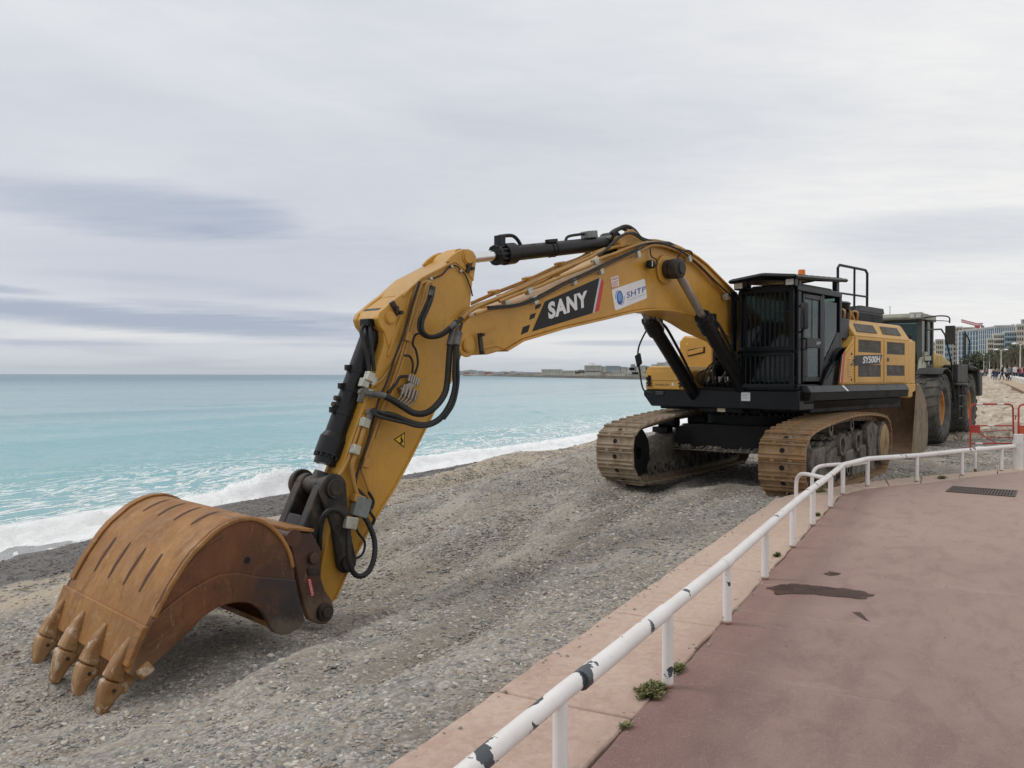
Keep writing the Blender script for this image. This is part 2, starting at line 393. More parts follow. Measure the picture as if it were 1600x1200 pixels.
big2 = t.noise(t.map(co, (0.55, 1.2, 1), (11, 5, 0)), 0.8, 7, 0.66, 0.4).outputs[0]
c = t.mix(t.m('MULTIPLY', t.ramp(big2, 0.46, 0.58), 0.45), c, (0.21, 0.17, 0.125))
c = t.mix(t.m('MULTIPLY', t.ramp(big2, 0.46, 0.34), 0.30), c, (0.46, 0.43, 0.37))
sxyz = t.n('ShaderNodeSeparateXYZ', i={0: co})
tr_ = t.m('SUBTRACT', t.m('SUBTRACT', sxyz.outputs[1], 3.75), t.m('MULTIPLY', t.m('SUBTRACT', sxyz.outputs[0], 6.0), 0.10))     # churned, still damp gravel along the ruts
tr_ = t.m('ABSOLUTE', t.m('ADD', tr_, t.m('MULTIPLY', t.m('SUBTRACT', mid, 0.5), 1.1)))
trk = t.m('MULTIPLY', t.ramp(tr_, 0.55, 0.12), t.m('MULTIPLY', t.ramp(sxyz.outputs[0], 3.0, 5.0), t.ramp(sxyz.outputs[0], 16.0, 12.0)))
c = t.mix(t.m('MULTIPLY', trk, 0.5), c, (0.15, 0.125, 0.095))
pp = t.m('ADD', sxyz.outputs[1], t.m('MULTIPLY', t.m('SUBTRACT', mid, 0.5), 0.7))
wet = t.ramp(pp, 9.85, 10.2)
c = t.mix(wet, c, t.mix(0.25, t.mix(1.0, c, (0.30, 0.275, 0.26), 'MULTIPLY'), (0.05, 0.045, 0.04)))
beige = t.m('MULTIPLY', t.ramp(pp, 8.2, 8.9), t.m('SUBTRACT', 1.0, wet))
c = t.mix(t.m('MULTIPLY', beige, 0.65), c, (0.50, 0.41, 0.30))
setc(t, b, 'Base Color', c)
setc(t, b, 'Roughness', t.m('SUBTRACT', 0.92, t.m('MULTIPLY', wet, 0.45)))
hh = t.m('SUBTRACT', t.m('MULTIPLY', t.m('SUBTRACT', 1.0, v1.outputs['Distance']), 1.0), t.m('MULTIPLY', v2.outputs['Distance'], 0.35))
hh = t.m('ADD', hh, t.m('MULTIPLY', t.m('SUBTRACT', 1.0, v0.outputs['Distance']), 0.9))
bump(t, b, hh, 0.85, 0.016)
qs = steps([(-6, -1, 0.25), (-1, 16, 0.07), (16, 30, 0.16), (30, 60, 0.8), (60, 260, 8)])
ps = steps([(-40, -6, 1.7), (-6, 1.9, 0.4), (1.9, 11, 0.075), (11, 17, 0.25), (17, 26, 1.5)])
beach = grid('beach', qs, ps, ground_z, SHINGLE, 'structure')

# loose pebbles lying on it: one object, instanced by geometry nodes
m, t, b, co = new_mat('pebble')
PEB = m
at = t.n('ShaderNodeAttribute', attribute_type='INSTANCER', attribute_name='shade').outputs['Fac']
cr = t.n('ShaderNodeValToRGB', i={0: at})
e = cr.color_ramp.elements
e[0].position = 0; e[0].color = (0.12, 0.12, 0.12, 1); e[1].position = 1; e[1].color = (0.66, 0.62, 0.55, 1)
for pos, cl in ((0.25, (0.27, 0.265, 0.25, 1)), (0.5, (0.36, 0.335, 0.29, 1)), (0.7, (0.43, 0.41, 0.365, 1)), (0.85, (0.30, 0.225, 0.165, 1))):
    q_ = e.new(pos); q_.color = cl
c = t.mix(t.m('MULTIPLY', t.ramp(t.noise(co, 3, 3).outputs[0], 0.4, 0.7), 0.25), cr.outputs[0], (0.25, 0.235, 0.21))
_pp = t.n('ShaderNodeAttribute', attribute_type='INSTANCER', attribute_name='wet').outputs['Fac']
c = t.mix(_pp, c, t.mix(1.0, c, (0.30, 0.27, 0.25), 'MULTIPLY'))
setc(t, b, 'Base Color', c); setc(t, b, 'Roughness', t.m('SUBTRACT', 0.85, t.m('MULTIPLY', _pp, 0.5)))
qs2 = steps([(-1.5, 14, 0.16), (14, 30, 0.3)]); ps2 = steps([(-6, 2.1, 0.5), (2.1, 10.3, 0.16), (10.3, 16.2, 0.3)])
vs = [(q, p, ground_z(q, p)) for q in qs2 for p in ps2]; n_ = len(ps2)
fs = [(i*n_+j, (i+1)*n_+j, (i+1)*n_+j+1, i*n_+j+1) for i in range(len(qs2)-1) for j in range(n_-1)]
me = bpy.data.meshes.new('pebbles'); me.from_pydata(vs, [], fs); me.materials.append(PEB)
da = me.attributes.new('dens', 'FLOAT', 'POINT'); sa = me.attributes.new('size', 'FLOAT', 'POINT')
for i, (q, p, z) in enumerate(vs):
    x, y = toW(q, p); d = max(2.5, math.hypot(x, y))
    cl = 0.5+0.9*noise.noise(Vector((q*0.45, p*0.9, 3)))+0.5*noise.noise(Vector((q*1.7, p*1.7, 8)))
    cl = max(0.12, min(1.3, cl+0.1))
    if (q < 13.2 and p < 2.15) or (p < 2.15 and p < 2.5-(q-13)*0.55 and q < 20): cl = 0
    da.data[i].value = 3900*(4.5/d)**1.25*cl if y > 0.5 else 0
    sa.data[i].value = (d/5.5)**0.35
pebbles = link('pebbles', me, None, (0, 0, 0), BR, kind='stuff', label='loose grey pebbles strewn over the shingle beach')
ng = bpy.data.node_groups.new('pebbles', 'GeometryNodeTree')
ng.interface.new_socket('Geometry', in_out='INPUT', socket_type='NodeSocketGeometry')
ng.interface.new_socket('Geometry', in_out='OUTPUT', socket_type='NodeSocketGeometry')
G = NT(ng)
gi = G.n('NodeGroupInput'); go = G.n('NodeGroupOutput')
dn = G.n('GeometryNodeInputNamedAttribute', data_type='FLOAT', i={0: 'dens'})
sn = G.n('GeometryNodeInputNamedAttribute', data_type='FLOAT', i={0: 'size'})
dp = G.n('GeometryNodeDistributePointsOnFaces', i={'Mesh': gi.outputs[0], 'Density': dn.outputs[0], 'Seed': 3})
ico = G.n('GeometryNodeMeshIcoSphere', i={'Radius': 1.0, 'Subdivisions': 2})
sh = G.n('GeometryNodeSetShadeSmooth', i={0: ico.outputs[0]})
mt = G.n('GeometryNodeSetMaterial', i={0: sh.outputs[0], 'Material': PEB})
rv = G.n('FunctionNodeRandomValue', data_type='FLOAT_VECTOR', i={0: (0.7, 0.5, 0.28), 1: (1.35, 1.0, 0.55), 'Seed': 5})
rs = G.n('FunctionNodeRandomValue', data_type='FLOAT', i={2: 0.0, 3: 1.0, 'Seed': 11})
pw = G.n('ShaderNodeMath', operation='POWER', i={0: rs.outputs[1], 1: 3.5})
sz = G.n('ShaderNodeMath', operation='MULTIPLY_ADD', i={0: pw.outputs[0], 1: 0.019, 2: 0.0056})
sz2 = G.n('ShaderNodeMath', operation='MULTIPLY', i={0: sz.outputs[0], 1: sn.outputs[0]})
sc = G.n('ShaderNodeVectorMath', operation='SCALE', i={0: rv.outputs[0], 'Scale': sz2.outputs[0]})
rr_ = G.n('FunctionNodeRandomValue', data_type='FLOAT_VECTOR', i={0: (-0.35, -0.35, 0), 1: (0.35, 0.35, 6.283), 'Seed': 9})
ip = G.n('GeometryNodeInstanceOnPoints', i={'Points': dp.outputs[0], 'Instance': mt.outputs[0], 'Scale': sc.outputs[0], 'Rotation': rr_.outputs[0]})
rsh = G.n('FunctionNodeRandomValue', data_type='FLOAT', i={2: 0.0, 3: 1.0, 'Seed': 21})
sa_ = G.n('GeometryNodeStoreNamedAttribute', data_type='FLOAT', domain='INSTANCE', i={0: ip.outputs[0], 'Name': 'shade', 'Value': rsh.outputs[1]})
pos = G.n('GeometryNodeInputPosition'); sy_ = G.n('ShaderNodeSeparateXYZ', i={0: pos.outputs[0]})
wt_ = G.n('ShaderNodeMapRange', i={0: sy_.outputs[1], 1: 9.8, 2: 10.3})
sb_ = G.n('GeometryNodeStoreNamedAttribute', data_type='FLOAT', domain='INSTANCE', i={0: sa_.outputs[0], 'Name': 'wet', 'Value': wt_.outputs[0]})
ng.links.new(sb_.outputs[0], go.inputs[0])
md = pebbles.modifiers.new('pebbles', 'NODES'); md.node_group = ng

# kerb of pink stone slabs ----------------------------------------------
m, t, b, co = new_mat('pink_stone')
PINK = m
oi = t.n('ShaderNodeObjectInfo').outputs['Random']
n1_ = t.noise(co, 1.3, 6, 0.65).outputs[0]; n2_ = t.noise(co, 16, 8, 0.7).outputs[0]; n3_ = t.noise(t.map(co, (1, 1, 1), (7, 1, 0)), 70, 3, 0.6).outputs[0]
c = t.mix(t.ramp(n1_, 0.3, 0.72), (0.36, 0.225, 0.175), (0.55, 0.41, 0.33))
c = t.mix(t.m('MULTIPLY', oi, 0.6), c, (0.60, 0.46, 0.37))
jd = t.m('ABSOLUTE', t.m('SUBTRACT', t.n('ShaderNodeSeparateXYZ', i={0: co}).outputs[1], 1.40))
c = t.mix(t.m('MULTIPLY', t.m('MULTIPLY', t.ramp(jd, 0.16, 0.0), t.ramp(n2_, 0.4, 0.6)), 0.6), c, (0.20, 0.10, 0.08))
kx = t.n('ShaderNodeSeparateXYZ', i={0: co}).outputs[0]
c = t.mix(t.ramp(kx, 3.0, 10.0, 0.08, 0.62), c, (0.62, 0.49, 0.385))
c = t.mix(t.m('MULTIPLY', t.ramp(n2_, 0.35, 0.75), 0.40), c, (0.52, 0.40, 0.33))
c = t.mix(t.m('MULTIPLY', t.ramp(n2_, 0.60, 0.40), 0.22), c, (0.26, 0.13, 0.10))
c = t.mix(t.m('MULTIPLY', t.ramp(n3_, 0.58, 0.72), 0.35), c, (0.60, 0.50, 0.44))
c = t.mix(t.m('MULTIPLY', t.ramp(t.noise(t.map(co, (1, 1, 1), (3, 3, 3)), 11, 12, 0.8).outputs[0], 0.70, 0.74), 0.6), c, (0.12, 0.09, 0.075))
setc(t, b, 'Base Color', c); setc(t, b, 'Roughness', 0.85)
bump(t, b, t.m('ADD', t.m('MULTIPLY', n2_, 1.0), t.m('MULTIPLY', n3_, 0.35)), 0.5, 0.012)

kerb = link('kerb', None, None, (0, 0, 0), BR, kind='structure', label='kerb of pink stone slabs between the red promenade and the shingle')
def ragged(a, bb, n, amp, seed):
    out = []
    for i in range(n+1):
        k = i/n; x = a[0]+(bb[0]-a[0])*k; y = a[1]+(bb[1]-a[1])*k
        d = amp*noise.noise(Vector((x*4, y*4, seed))); L = math.hypot(bb[0]-a[0], bb[1]-a[1])
        nx, ny = -(bb[1]-a[1])/L, (bb[0]-a[0])/L
        out.append((x+nx*d, y+ny*d))
    return out
joints = [-3.5, -1.5, 0.35, 2.15, 3.88, 5.58, 7.32, 9.02, 10.55, 11.9]
def slab(pl, z0=-0.42, z1=0.004, name='slab'):
    mb = MB(); mb.prism(pl, z0, z1, 'z')
    return obj(name, mb, PINK, kerb, bevel=0.012)
for i in range(len(joints)-1):
    a0, a1 = joints[i]+0.009, joints[i+1]-0.009
    slab(ragged((a0, 1.39), (a0, 2.15), 4, 0.01, 1)+ragged((a0, 2.15), (a1, 2.15), 10, 0.022, i)[1:]+ragged((a1, 2.15), (a1, 1.39), 4, 0.01, 3)[1:]+ragged((a1, 1.39), (a0, 1.39), 14, 0.022, 5)[1:-1])
# the kerb turns the corner with the promenade (beach-frame outlines)
outer = [toB(*p) for p in [(4.351,12.187), (4.706,12.428), (5.3,12.94), (6.101,13.496), (6.908,13.967), (7.803,14.425), (8.819,15.016), (10.2,15.713)]]
inner = [toB(*p) for p in [(4.605,11.639), (4.937,12.054), (5.287,12.393), (5.814,12.752), (6.457,13.055), (7.414,13.706), (8.444,14.378), (9.848,15.171)]]
outer = [(11.906, 2.13)]+outer; inner = [(11.906, 1.39)]+inner
for i in range(len(outer)-1):
    o1, o2, i1, i2 = outer[i], outer[i+1], inner[i], inner[i+1]
    f_ = lambda a, b_, k: (a[0]+(b_[0]-a[0])*k, a[1]+(b_[1]-a[1])*k)
    o1, o2 = f_(o1, o2, 0.008), f_(o1, o2, 0.992); i1, i2 = f_(i1, i2, 0.01), f_(i1, i2, 0.99)
    slab(ragged(o1, o2, 5, 0.03, i)+ragged(i2, i1, 5, 0.02, i+9))

# promenade -------------------------------------------------------------
m, t, b, co = new_mat('red_asphalt')
PROM = m
s_ = t.n('ShaderNodeSeparateXYZ', i={0: co})
n1_ = t.noise(co, 0.55, 6, 0.62, 0.4).outputs[0]; n2_ = t.noise(t.map(co, (1, 2.1, 1)), 2.4, 9, 0.7, 0.5).outputs[0]; n3_ = t.noise(co, 60, 5, 0.65).outputs[0]
n4_ = t.noise(t.map(co, (2, 0.7, 1), (4, 4, 4), (0, 0, 0.6)), 5.5, 12, 0.76).outputs[0]
c = t.mix(t.ramp(n1_, 0.3, 0.7), (0.205, 0.118, 0.102), (0.265, 0.165, 0.142))
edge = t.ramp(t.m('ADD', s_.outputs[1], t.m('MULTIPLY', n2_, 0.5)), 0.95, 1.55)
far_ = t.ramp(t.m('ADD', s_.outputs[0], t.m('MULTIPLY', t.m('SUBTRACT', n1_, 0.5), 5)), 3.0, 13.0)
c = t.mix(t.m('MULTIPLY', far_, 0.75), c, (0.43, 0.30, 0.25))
c = t.mix(t.m('MULTIPLY', t.ramp(n2_, 0.42, 0.70), 0.26), c, (0.40, 0.31, 0.265))
c = t.mix(t.m('MULTIPLY', t.ramp(n2_, 0.52, 0.36), 0.28), c, (0.12, 0.055, 0.048))
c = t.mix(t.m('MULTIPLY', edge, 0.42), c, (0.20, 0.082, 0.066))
gm = t.noise(co, 24, 6, 0.8).outputs[0]
c = t.mix(t.m('MULTIPLY', t.ramp(gm, 0.56, 0.68), 0.35), c, (0.45, 0.36, 0.31))
c = t.mix(t.m('MULTIPLY', t.ramp(gm, 0.42, 0.32), 0.35), c, (0.12, 0.06, 0.05))
st_ = t.noise(t.map(co, (1, 1, 1), (6, 9, 0)), 1.7, 12, 0.82, 0.8).outputs[0]
c = t.mix(t.m('MULTIPLY', t.ramp(st_, 0.625, 0.66), 0.35), c, (0.11, 0.06, 0.05))
gr = t.noise(co, 190, 3, 0.7).outputs[0]; gr2 = t.n('ShaderNodeTexVoronoi', i={'Vector': co, 'Scale': 130.0})
c = t.mix(t.m('MULTIPLY', t.ramp(gr, 0.50, 0.72), 0.45), c, (0.46, 0.38, 0.34))
c = t.mix(t.m('MULTIPLY', t.ramp(gr, 0.46, 0.30), 0.40), c, (0.10, 0.05, 0.045))
ck = t.n('ShaderNodeTexVoronoi', feature='DISTANCE_TO_EDGE', i={'Vector': t.n('ShaderNodeVectorMath', operation='ADD', i={0: co, 1: t.n('ShaderNodeVectorMath', operation='SCALE', i={0: t.noise(co, 3.0, 5, 0.65).outputs[1], 'Scale': 0.45}).outputs[0]}).outputs[0], 'Scale': 0.55})
ckm = t.m('MULTIPLY', t.ramp(ck.outputs['Distance'], 0.006, 0.002), t.ramp(n1_, 0.45, 0.60))
c = t.mix(t.m('MULTIPLY', ckm, 0.18), c, (0.07, 0.04, 0.035))
wn = t.noise(t.map(co, (5, 0.5, 1), (3, 1, 0), (0, 0, 0.5)), 1.4, 8, 0.7, 0.3).outputs[0]
c = t.mix(t.m('MULTIPLY', t.ramp(wn, 0.58, 0.72), 0.35), c, (0.44, 0.36, 0.32))
c = t.mix(t.m('MULTIPLY', t.ramp(n3_, 0.40, 0.75), 0.28), c, (0.33, 0.25, 0.21))
c = t.mix(t.m('MULTIPLY', t.ramp(n4_, 0.64, 0.72), 0.55), c, (0.52, 0.44, 0.38))
c = t.mix(t.m('MULTIPLY', t.ramp(n4_, 0.335, 0.29), 0.55), c, (0.07, 0.04, 0.035))
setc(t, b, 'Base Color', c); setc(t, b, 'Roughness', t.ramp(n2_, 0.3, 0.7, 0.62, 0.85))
bump(t, b, t.m('ADD', t.m('MULTIPLY', n3_, 0.5), t.m('MULTIPLY', n2_, 1.5)), 0.35, 0.012)
edgep = ragged((-8, 1.375), (11.9, 1.378), 150, 0.018, 2)+[toB(*p) for p in [(4.648,11.701), (4.975,12.1), (5.327,12.442), (5.858,12.804), (6.504,13.11), (7.468,13.766), (8.506,14.444), (9.94,15.276)]]
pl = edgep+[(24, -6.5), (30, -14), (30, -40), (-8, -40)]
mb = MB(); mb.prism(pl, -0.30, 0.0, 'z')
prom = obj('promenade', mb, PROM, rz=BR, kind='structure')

# wet stains: a thin film of water and tar in shallow dips
m, t, b, co = new_mat('wet_patch')
nn = t.noise(co, 5, 6, 0.6).outputs[0]
setc(t, b, 'Base Color', t.mix(t.ramp(nn, 0.4, 0.65), (0.040, 0.015, 0.010), (0.09, 0.040, 0.028))); setc(t, b, 'Roughness', t.ramp(nn, 0.5, 0.7, 0.45, 0.75)); setc(t, b, 'Specular IOR Level', 0.35); WETM = m
_at = t.n('ShaderNodeAttribute', attribute_name='core').outputs['Fac']; _n = t.noise(co, 9, 8, 0.7).outputs[0]
setc(t, b, 'Alpha', t.ramp(t.m('ADD', _at, t.m('MULTIPLY', t.m('SUBTRACT', _n, 0.5), 2.2)), 0.30, 0.50, 0.0, 0.92))
def patch(poly, label, z=0.004, seed=0):
    """irregular wet film: outer ring fades out into dry ground through an edge attribute"""
    B = [toB(*p) for p in poly]; pts = []
    for i in range(len(B)): pts += ragged(B[i], B[(i+1) % len(B)], 9, 0.022, seed)[:-1]
    cx_ = sum(p[0] for p in pts)/len(pts); cy_ = sum(p[1] for p in pts)/len(pts); n = len(pts)
    out = [(cx_+(x-cx_)*1.14, cy_+(y-cy_)*1.14) for x, y in pts]; inn = [(cx_+(x-cx_)*0.78, cy_+(y-cy_)*0.78) for x, y in pts]
    me = bpy.data.meshes.new('puddle'); me.from_pydata([(x, y, z) for x, y in out+inn], [], [list(range(n, 2*n))]+[(i, (i+1) % n, n+(i+1) % n, n+i) for i in range(n)]); me.materials.append(WETM)
    at_ = me.attributes.new('core', 'FLOAT', 'POINT')
    for i in range(2*n): at_.data[i].value = 0.0 if i < n else 1.0
    return link('puddle', me, None, (0, 0, 0), BR, label=label, kind=None, cat='puddle')
patch([(2.066,6.586), (2.151,6.707), (2.294,6.748), (2.517,6.646), (2.69,6.567), (2.783,6.489), (2.779,6.376), (2.671,6.285), (2.499,6.339), (2.329,6.413), (2.181,6.413), (2.051,6.395)], 'long dark puddle on the red promenade beside the railing')
patch([(2.668,7.073), (2.758,7.165), (2.83,7.096), (2.77,7.028), (2.696,7.006)], 'small dark damp spot just beyond the long puddle', seed=4)
patch([(2.451,5.929), (2.495,5.913), (2.475,5.699), (2.45,5.744)], 'thin dark damp streak on the near side of the long puddle', seed=6)

# pebbles and grit kicked up onto the kerb and the paving
mb = MB(); rnd = random.Random(15)
for k in range(620):
    q = rnd.uniform(0.5, 12.5)
    if k < 330:
        if k % 3: continue
        p = 2.14-abs(rnd.gauss(0, 0.06)); zz = 0.004
    elif k < 470: p = 1.39+rnd.uniform(-0.05, 0.08); zz = 0.002
    else: p = 1.36-abs(rnd.gauss(0, 1.6)); zz = 0.001
    r = rnd.uniform(0.003, 0.011) if k < 470 else rnd.uniform(0.0025, 0.006)
    mb.box((q, p, zz+r*0.4), (r*2, r*rnd.uniform(1, 1.8), r*rnd.uniform(0.7, 1.2)), rot=(rnd.uniform(-.4, .4), rnd.uniform(-.4, .4), rnd.random()*3), taper=(rnd.uniform(.4, .8), rnd.uniform(.4, .8)))
obj('grit', mb, M_simple('grit', (0.34, 0.30, 0.26), 0.85, var=0.6, scale=9), rz=BR, kind='stuff', label='loose pebbles and grit scattered on the kerb and paving')
# drain
gp = [(6.362,12.125), (6.771,12.708), (7.47,12.213), (7.068,11.612)]
IRON = M_simple('worn_iron', (0.11, 0.09, 0.08), 0.6, 0.3, 0.4, 20, dirt=(0.16, 0.11, 0.09), dirt_amt=0.5, bmp=0.4)
HOLE = M_simple('drain_hole', (0.008, 0.008, 0.008), 0.9)
A_, B_, Cc, D_ = [Vector((*p, 0.0)) for p in gp]
dr = thing('drain_grate', 'rusty iron drain grate set into the promenade at the right', 'drain', tuple((A_+Cc)/2))
def gq(u, w, z): 
    p = A_.lerp(D_, u).lerp(B_.lerp(Cc, u), w)-(A_+Cc)/2; return Vector((p.x, p.y, z))
mb = MB(); mb.add([gq(0, 0, .004), gq(1, 0, .004), gq(1, 1, .004), gq(0, 1, .004)], [(0, 1, 2, 3)]); obj('drain_pit', mb, HOLE, dr)
mb = MB()
for (u0, u1, w0, w1) in ((0, 1, 0, .07), (0, 1, .93, 1), (0, .02, .07, .93), (.98, 1, .07, .93), (.02, .98, .47, .53)):
    q_ = [gq(u0, w0, 0), gq(u1, w0, 0), gq(u1, w1, 0), gq(u0, w1, 0)]
    mb.prism([(v.x, v.y) for v in q_], 0.006, 0.014, 'z')
obj('frame', mb, IRON, dr)
bar = None
for i in range(22):
    u = (i+.5)/22*.96+.02
    mb = MB(); q_ = [gq(u-.011, .075, 0), gq(u+.011, .075, 0), gq(u+.011, .925, 0), gq(u-.011, .925, 0)]
    mb.prism([(v.x, v.y) for v in q_], 0.006, 0.013, 'z'); obj('bar', mb, IRON, dr)

# sea -------------------------------------------------------------------
WL = -2.0
def sea_z(q, p):
    a = 1-sm(60, 400, p)
    z = WL
    w = noise.noise(Vector((q*0.05, p*0.16, 0)))
    z += a*(0.10*math.sin(p*0.42+2.2*w+q*0.05)+0.05*noise.noise(Vector((q*0.5, p*1.1, 3)))+0.03*noise.noise(Vector((q*1.3, p*2.6, 6))))*sm(15.5, 20, p)
    # the breaking wave
    c = 18.6+0.8*noise.noise(Vector((q*0.12, 0, 2)))
    h = 0.20+0.35*max(0, noise.noise(Vector((q*0.16+1.3, 4, 2))))+0.26*math.exp(-((q-19.3)/1.6)**2)+0.10*math.exp(-((q-29)/6)**2)
    f = math.exp(-((p-c)/(0.45 if p < c else 1.1))**2)
    rough = 0.16*noise.noise(Vector((q*2.1, p*2.4, 9)))+0.11*noise.noise(Vector((q*5, p*5, 2)))
    z += h*f*(1+1.1*rough)+rough*0.8*math.exp(-((p-17.8)/1.3)**2)
    c2 = 26.5+1.2*noise.noise(Vector((q*0.09, 3, 2)))
    z += 0.20*math.exp(-((p-c2)/1.2)**2)*max(0, 0.4+noise.noise(Vector((q*0.1, 5, 5))))
    z -= 0.10*(1-sm(15.6, 17, p))*0.0
    return z
m, t, b, co = new_mat('sea_water')
SEA = m
s_ = t.n('ShaderNodeSeparateXYZ', i={0: co}); P_ = s_.outputs[1]
wob = t.noise(t.map(co, (0.5, 1, 1)), 0.05, 4, 0.6).outputs[0]
pd = t.m('MULTIPLY', P_, t.m('ADD', 0.65, t.m('MULTIPLY', wob, 0.7)))
c = t.mix(t.ramp(pd, 16, 26), (0.26, 0.42, 0.40), (0.125, 0.39, 0.41))
c = t.mix(t.ramp(pd, 40, 95), c, (0.095, 0.28, 0.325))
c = t.mix(t.ramp(pd, 90, 420), c, (0.075, 0.17, 0.225))
c = t.mix(t.ramp(pd, 600, 5000), c, (0.07, 0.115, 0.16))
band = t.noise(t.map(co, (0.012, 0.06, 1), (2, 5, 0)), 1.0, 4, 0.55).outputs[0]
c = t.mix(t.m('MULTIPLY', t.ramp(band, 0.42, 0.66), 0.5), c, (0.10, 0.40, 0.43))
# foam
fx = t.noise(t.map(co, (0.9, 1.5, 1)), 0.9, 12, 0.68, 1.2).outputs[0]
ridge = t.m('ABSOLUTE', t.m('SUBTRACT', fx, 0.5))
fl_ = t.noise(t.map(co, (0.5, 1.15, 1), (3, 3, 1)), 0.55, 5, 0.62, 1.6).outputs[0]
lace = t.m('MAXIMUM', t.ramp(t.m('ABSOLUTE', t.m('SUBTRACT', fl_, 0.5)), 0.045, 0.012), t.ramp(fl_, 0.585, 0.63))
fx2 = t.noise(t.map(co, (1, 1, 1), (4, 7, 2)), 4.5, 8, 0.7, 0.6).outputs[0]
edgew = t.m('ADD', P_, t.m('MULTIPLY', t.m('SUBTRACT', fx, 0.5), 5.0))
solid = t.m('MULTIPLY', t.ramp(edgew, 21.6, 20.0), t.ramp(t.m('ADD', P_, t.m('MULTIPLY', t.m('SUBTRACT', fl_, 0.5), 3.5)), 16.9, 17.3))
solid = t.m('MULTIPLY', solid, t.ramp(fx2, 0.22, 0.42, 0.55, 1.0))
z3 = t.m('MULTIPLY', t.ramp(edgew, 33.0, 22.0), 1.0)
lacey = t.m('MULTIPLY', t.m('MULTIPLY', lace, z3), t.ramp(fx2, 0.25, 0.5))
fleck = t.m('MULTIPLY', t.m('MULTIPLY', t.ramp(t.noise(t.map(co, (0.5, 2.2, 1), (9, 1, 0)), 0.8, 9, 0.74).outputs[0], 0.80, 0.84), t.ramp(P_, 60, 28)), 0.6)
foam = t.m('MAXIMUM', t.m('MAXIMUM', solid, lacey), fleck, clamp=True)
c = t.mix(foam, c, (0.95, 0.97, 0.97))
film = t.m('MULTIPLY', t.ramp(P_, 19.2, 18.2), t.ramp(foam, 0.8, 0.2))
c = t.mix(t.m('MULTIPLY', film, 0.96), c, (0.33, 0.32, 0.31))
setc(t, b, 'Base Color', c)
setc(t, b, 'Roughness', t.m('ADD', t.m('MULTIPLY', foam, 0.6), t.ramp(P_, 20, 600, 0.10, 0.32)))
setc(t, b, 'Specular IOR Level', 0.42); setc(t, b, 'Subsurface Weight', t.m('MULTIPLY', foam, 0.7)); b.inputs['Subsurface Radius'].default_value = (0.5, 0.5, 0.5); setc(t, b, 'Subsurface Scale', 0.6)
w1 = t.noise(t.map(co, (0.35, 1.0, 1)), 1.6, 6, 0.6, 0.3).outputs[0]; w2 = t.noise(t.map(co, (0.04, 0.14, 1)), 1.0, 5, 0.6).outputs[0]
hh = t.m('ADD', t.m('MULTIPLY', w1, t.ramp(P_, 30, 300, 0.10, 0.30)), t.m('MULTIPLY', w2, t.ramp(P_, 40, 600, 0.2, 1.6)))
hh = t.m('ADD', hh, t.m('MULTIPLY', t.m('MULTIPLY', fx2, foam), 0.12))
bump(t, b, hh, 0.8, 1.0)
qs = steps([(-60, -4, 4), (-4, 44, 0.22), (44, 100, 1.2), (100, 400, 15), (400, 3000, 200), (3000, 25000, 2200)])
ps = steps([(15.0, 21.5, 0.13), (21.5, 34, 0.4), (34, 80, 1.6), (80, 300, 12), (300, 2000, 100), (2000, 25000, 1500)])
sea = grid('sea', [-3000, -600]+qs, ps, sea_z, SEA, 'structure')
# smooth sea on the landward side of the far bay
mb = MB()
sea_floor = None
m, t, b, co = new_mat('surf_spray')
setc(t, b, 'Base Color', (0.85, 0.87, 0.87)); setc(t, b, 'Roughness', 0.8); SPRAY = m
mb = MB(); rnd = random.Random(5)
for k in range(900):
    q = rnd.gauss(19.3, 1.3) if k < 500 else rnd.uniform(8, 34); p = 18.6+rnd.gauss(0, 0.3)
    z = sea_z(q, p)+abs(rnd.gauss(0, 0.10)); r = rnd.uniform(0.006, 0.022)
    mb.add([(q+r, p, z), (q-r, p+r, z), (q-r, p-r, z), (q, p, z+r*1.6), (q, p, z-r)], [(0, 1, 3), (1, 2, 3), (2, 0, 3), (1, 0, 4), (2, 1, 4), (0, 2, 4)])
obj('spray', mb, SPRAY, rz=BR, kind='stuff', label='white droplets thrown up by the breaking wave')

# ------------------------------------------------------------------ excavator (x forward, y to its left, z up from the ground)
ex = thing('excavator', 'big yellow and black tracked excavator lettered SANY, its arm lowered to the shingle', 'excavator', (4.48, 15.2, -0.16), R(233.4))
UR = R(226-233.4)                                   # the upper works are swung a little on the tracks
# tracks
TRM, t, b, co = new_mat('rusty_track')
n1_ = t.noise(co, 4, 8, 0.65).outputs[0]; n2_ = t.noise(t.map(co, (1, 1, 1), (3, 3, 3)), 9, 9, 0.75).outputs[0]; oi = t.n('ShaderNodeObjectInfo').outputs['Random']
c = t.mix(t.ramp(n1_, 0.3, 0.7), (0.22, 0.12, 0.050), (0.40, 0.245, 0.115))
c = t.mix(t.m('MULTIPLY', oi, 0.35), c, (0.15, 0.095, 0.055))
c = t.mix(t.m('MULTIPLY', t.ramp(n2_, 0.50, 0.62), 0.7), c, (0.30, 0.25, 0.19))
c = t.mix(t.m('MULTIPLY', t.ramp(n2_, 0.40, 0.28), 0.6), c, (0.055, 0.035, 0.022))
setc(t, b, 'Base Color', c); setc(t, b, 'Roughness', 0.72); setc(t, b, 'Metallic', 0.15); bump(t, b, n2_, 0.5, 0.01)
TRG, t, b, co = new_mat('dusty_track')
n1_ = t.noise(co, 4, 8, 0.65).outputs[0]; n2_ = t.noise(t.map(co, (1, 1, 1), (3, 3, 3)), 9, 9, 0.75).outputs[0]
c = t.mix(t.ramp(n1_, 0.35, 0.65), (0.22, 0.15, 0.09), (0.36, 0.295, 0.215))
c = t.mix(t.m('MULTIPLY', t.ramp(n2_, 0.55, 0.66), 0.6), c, (0.36, 0.32, 0.26))
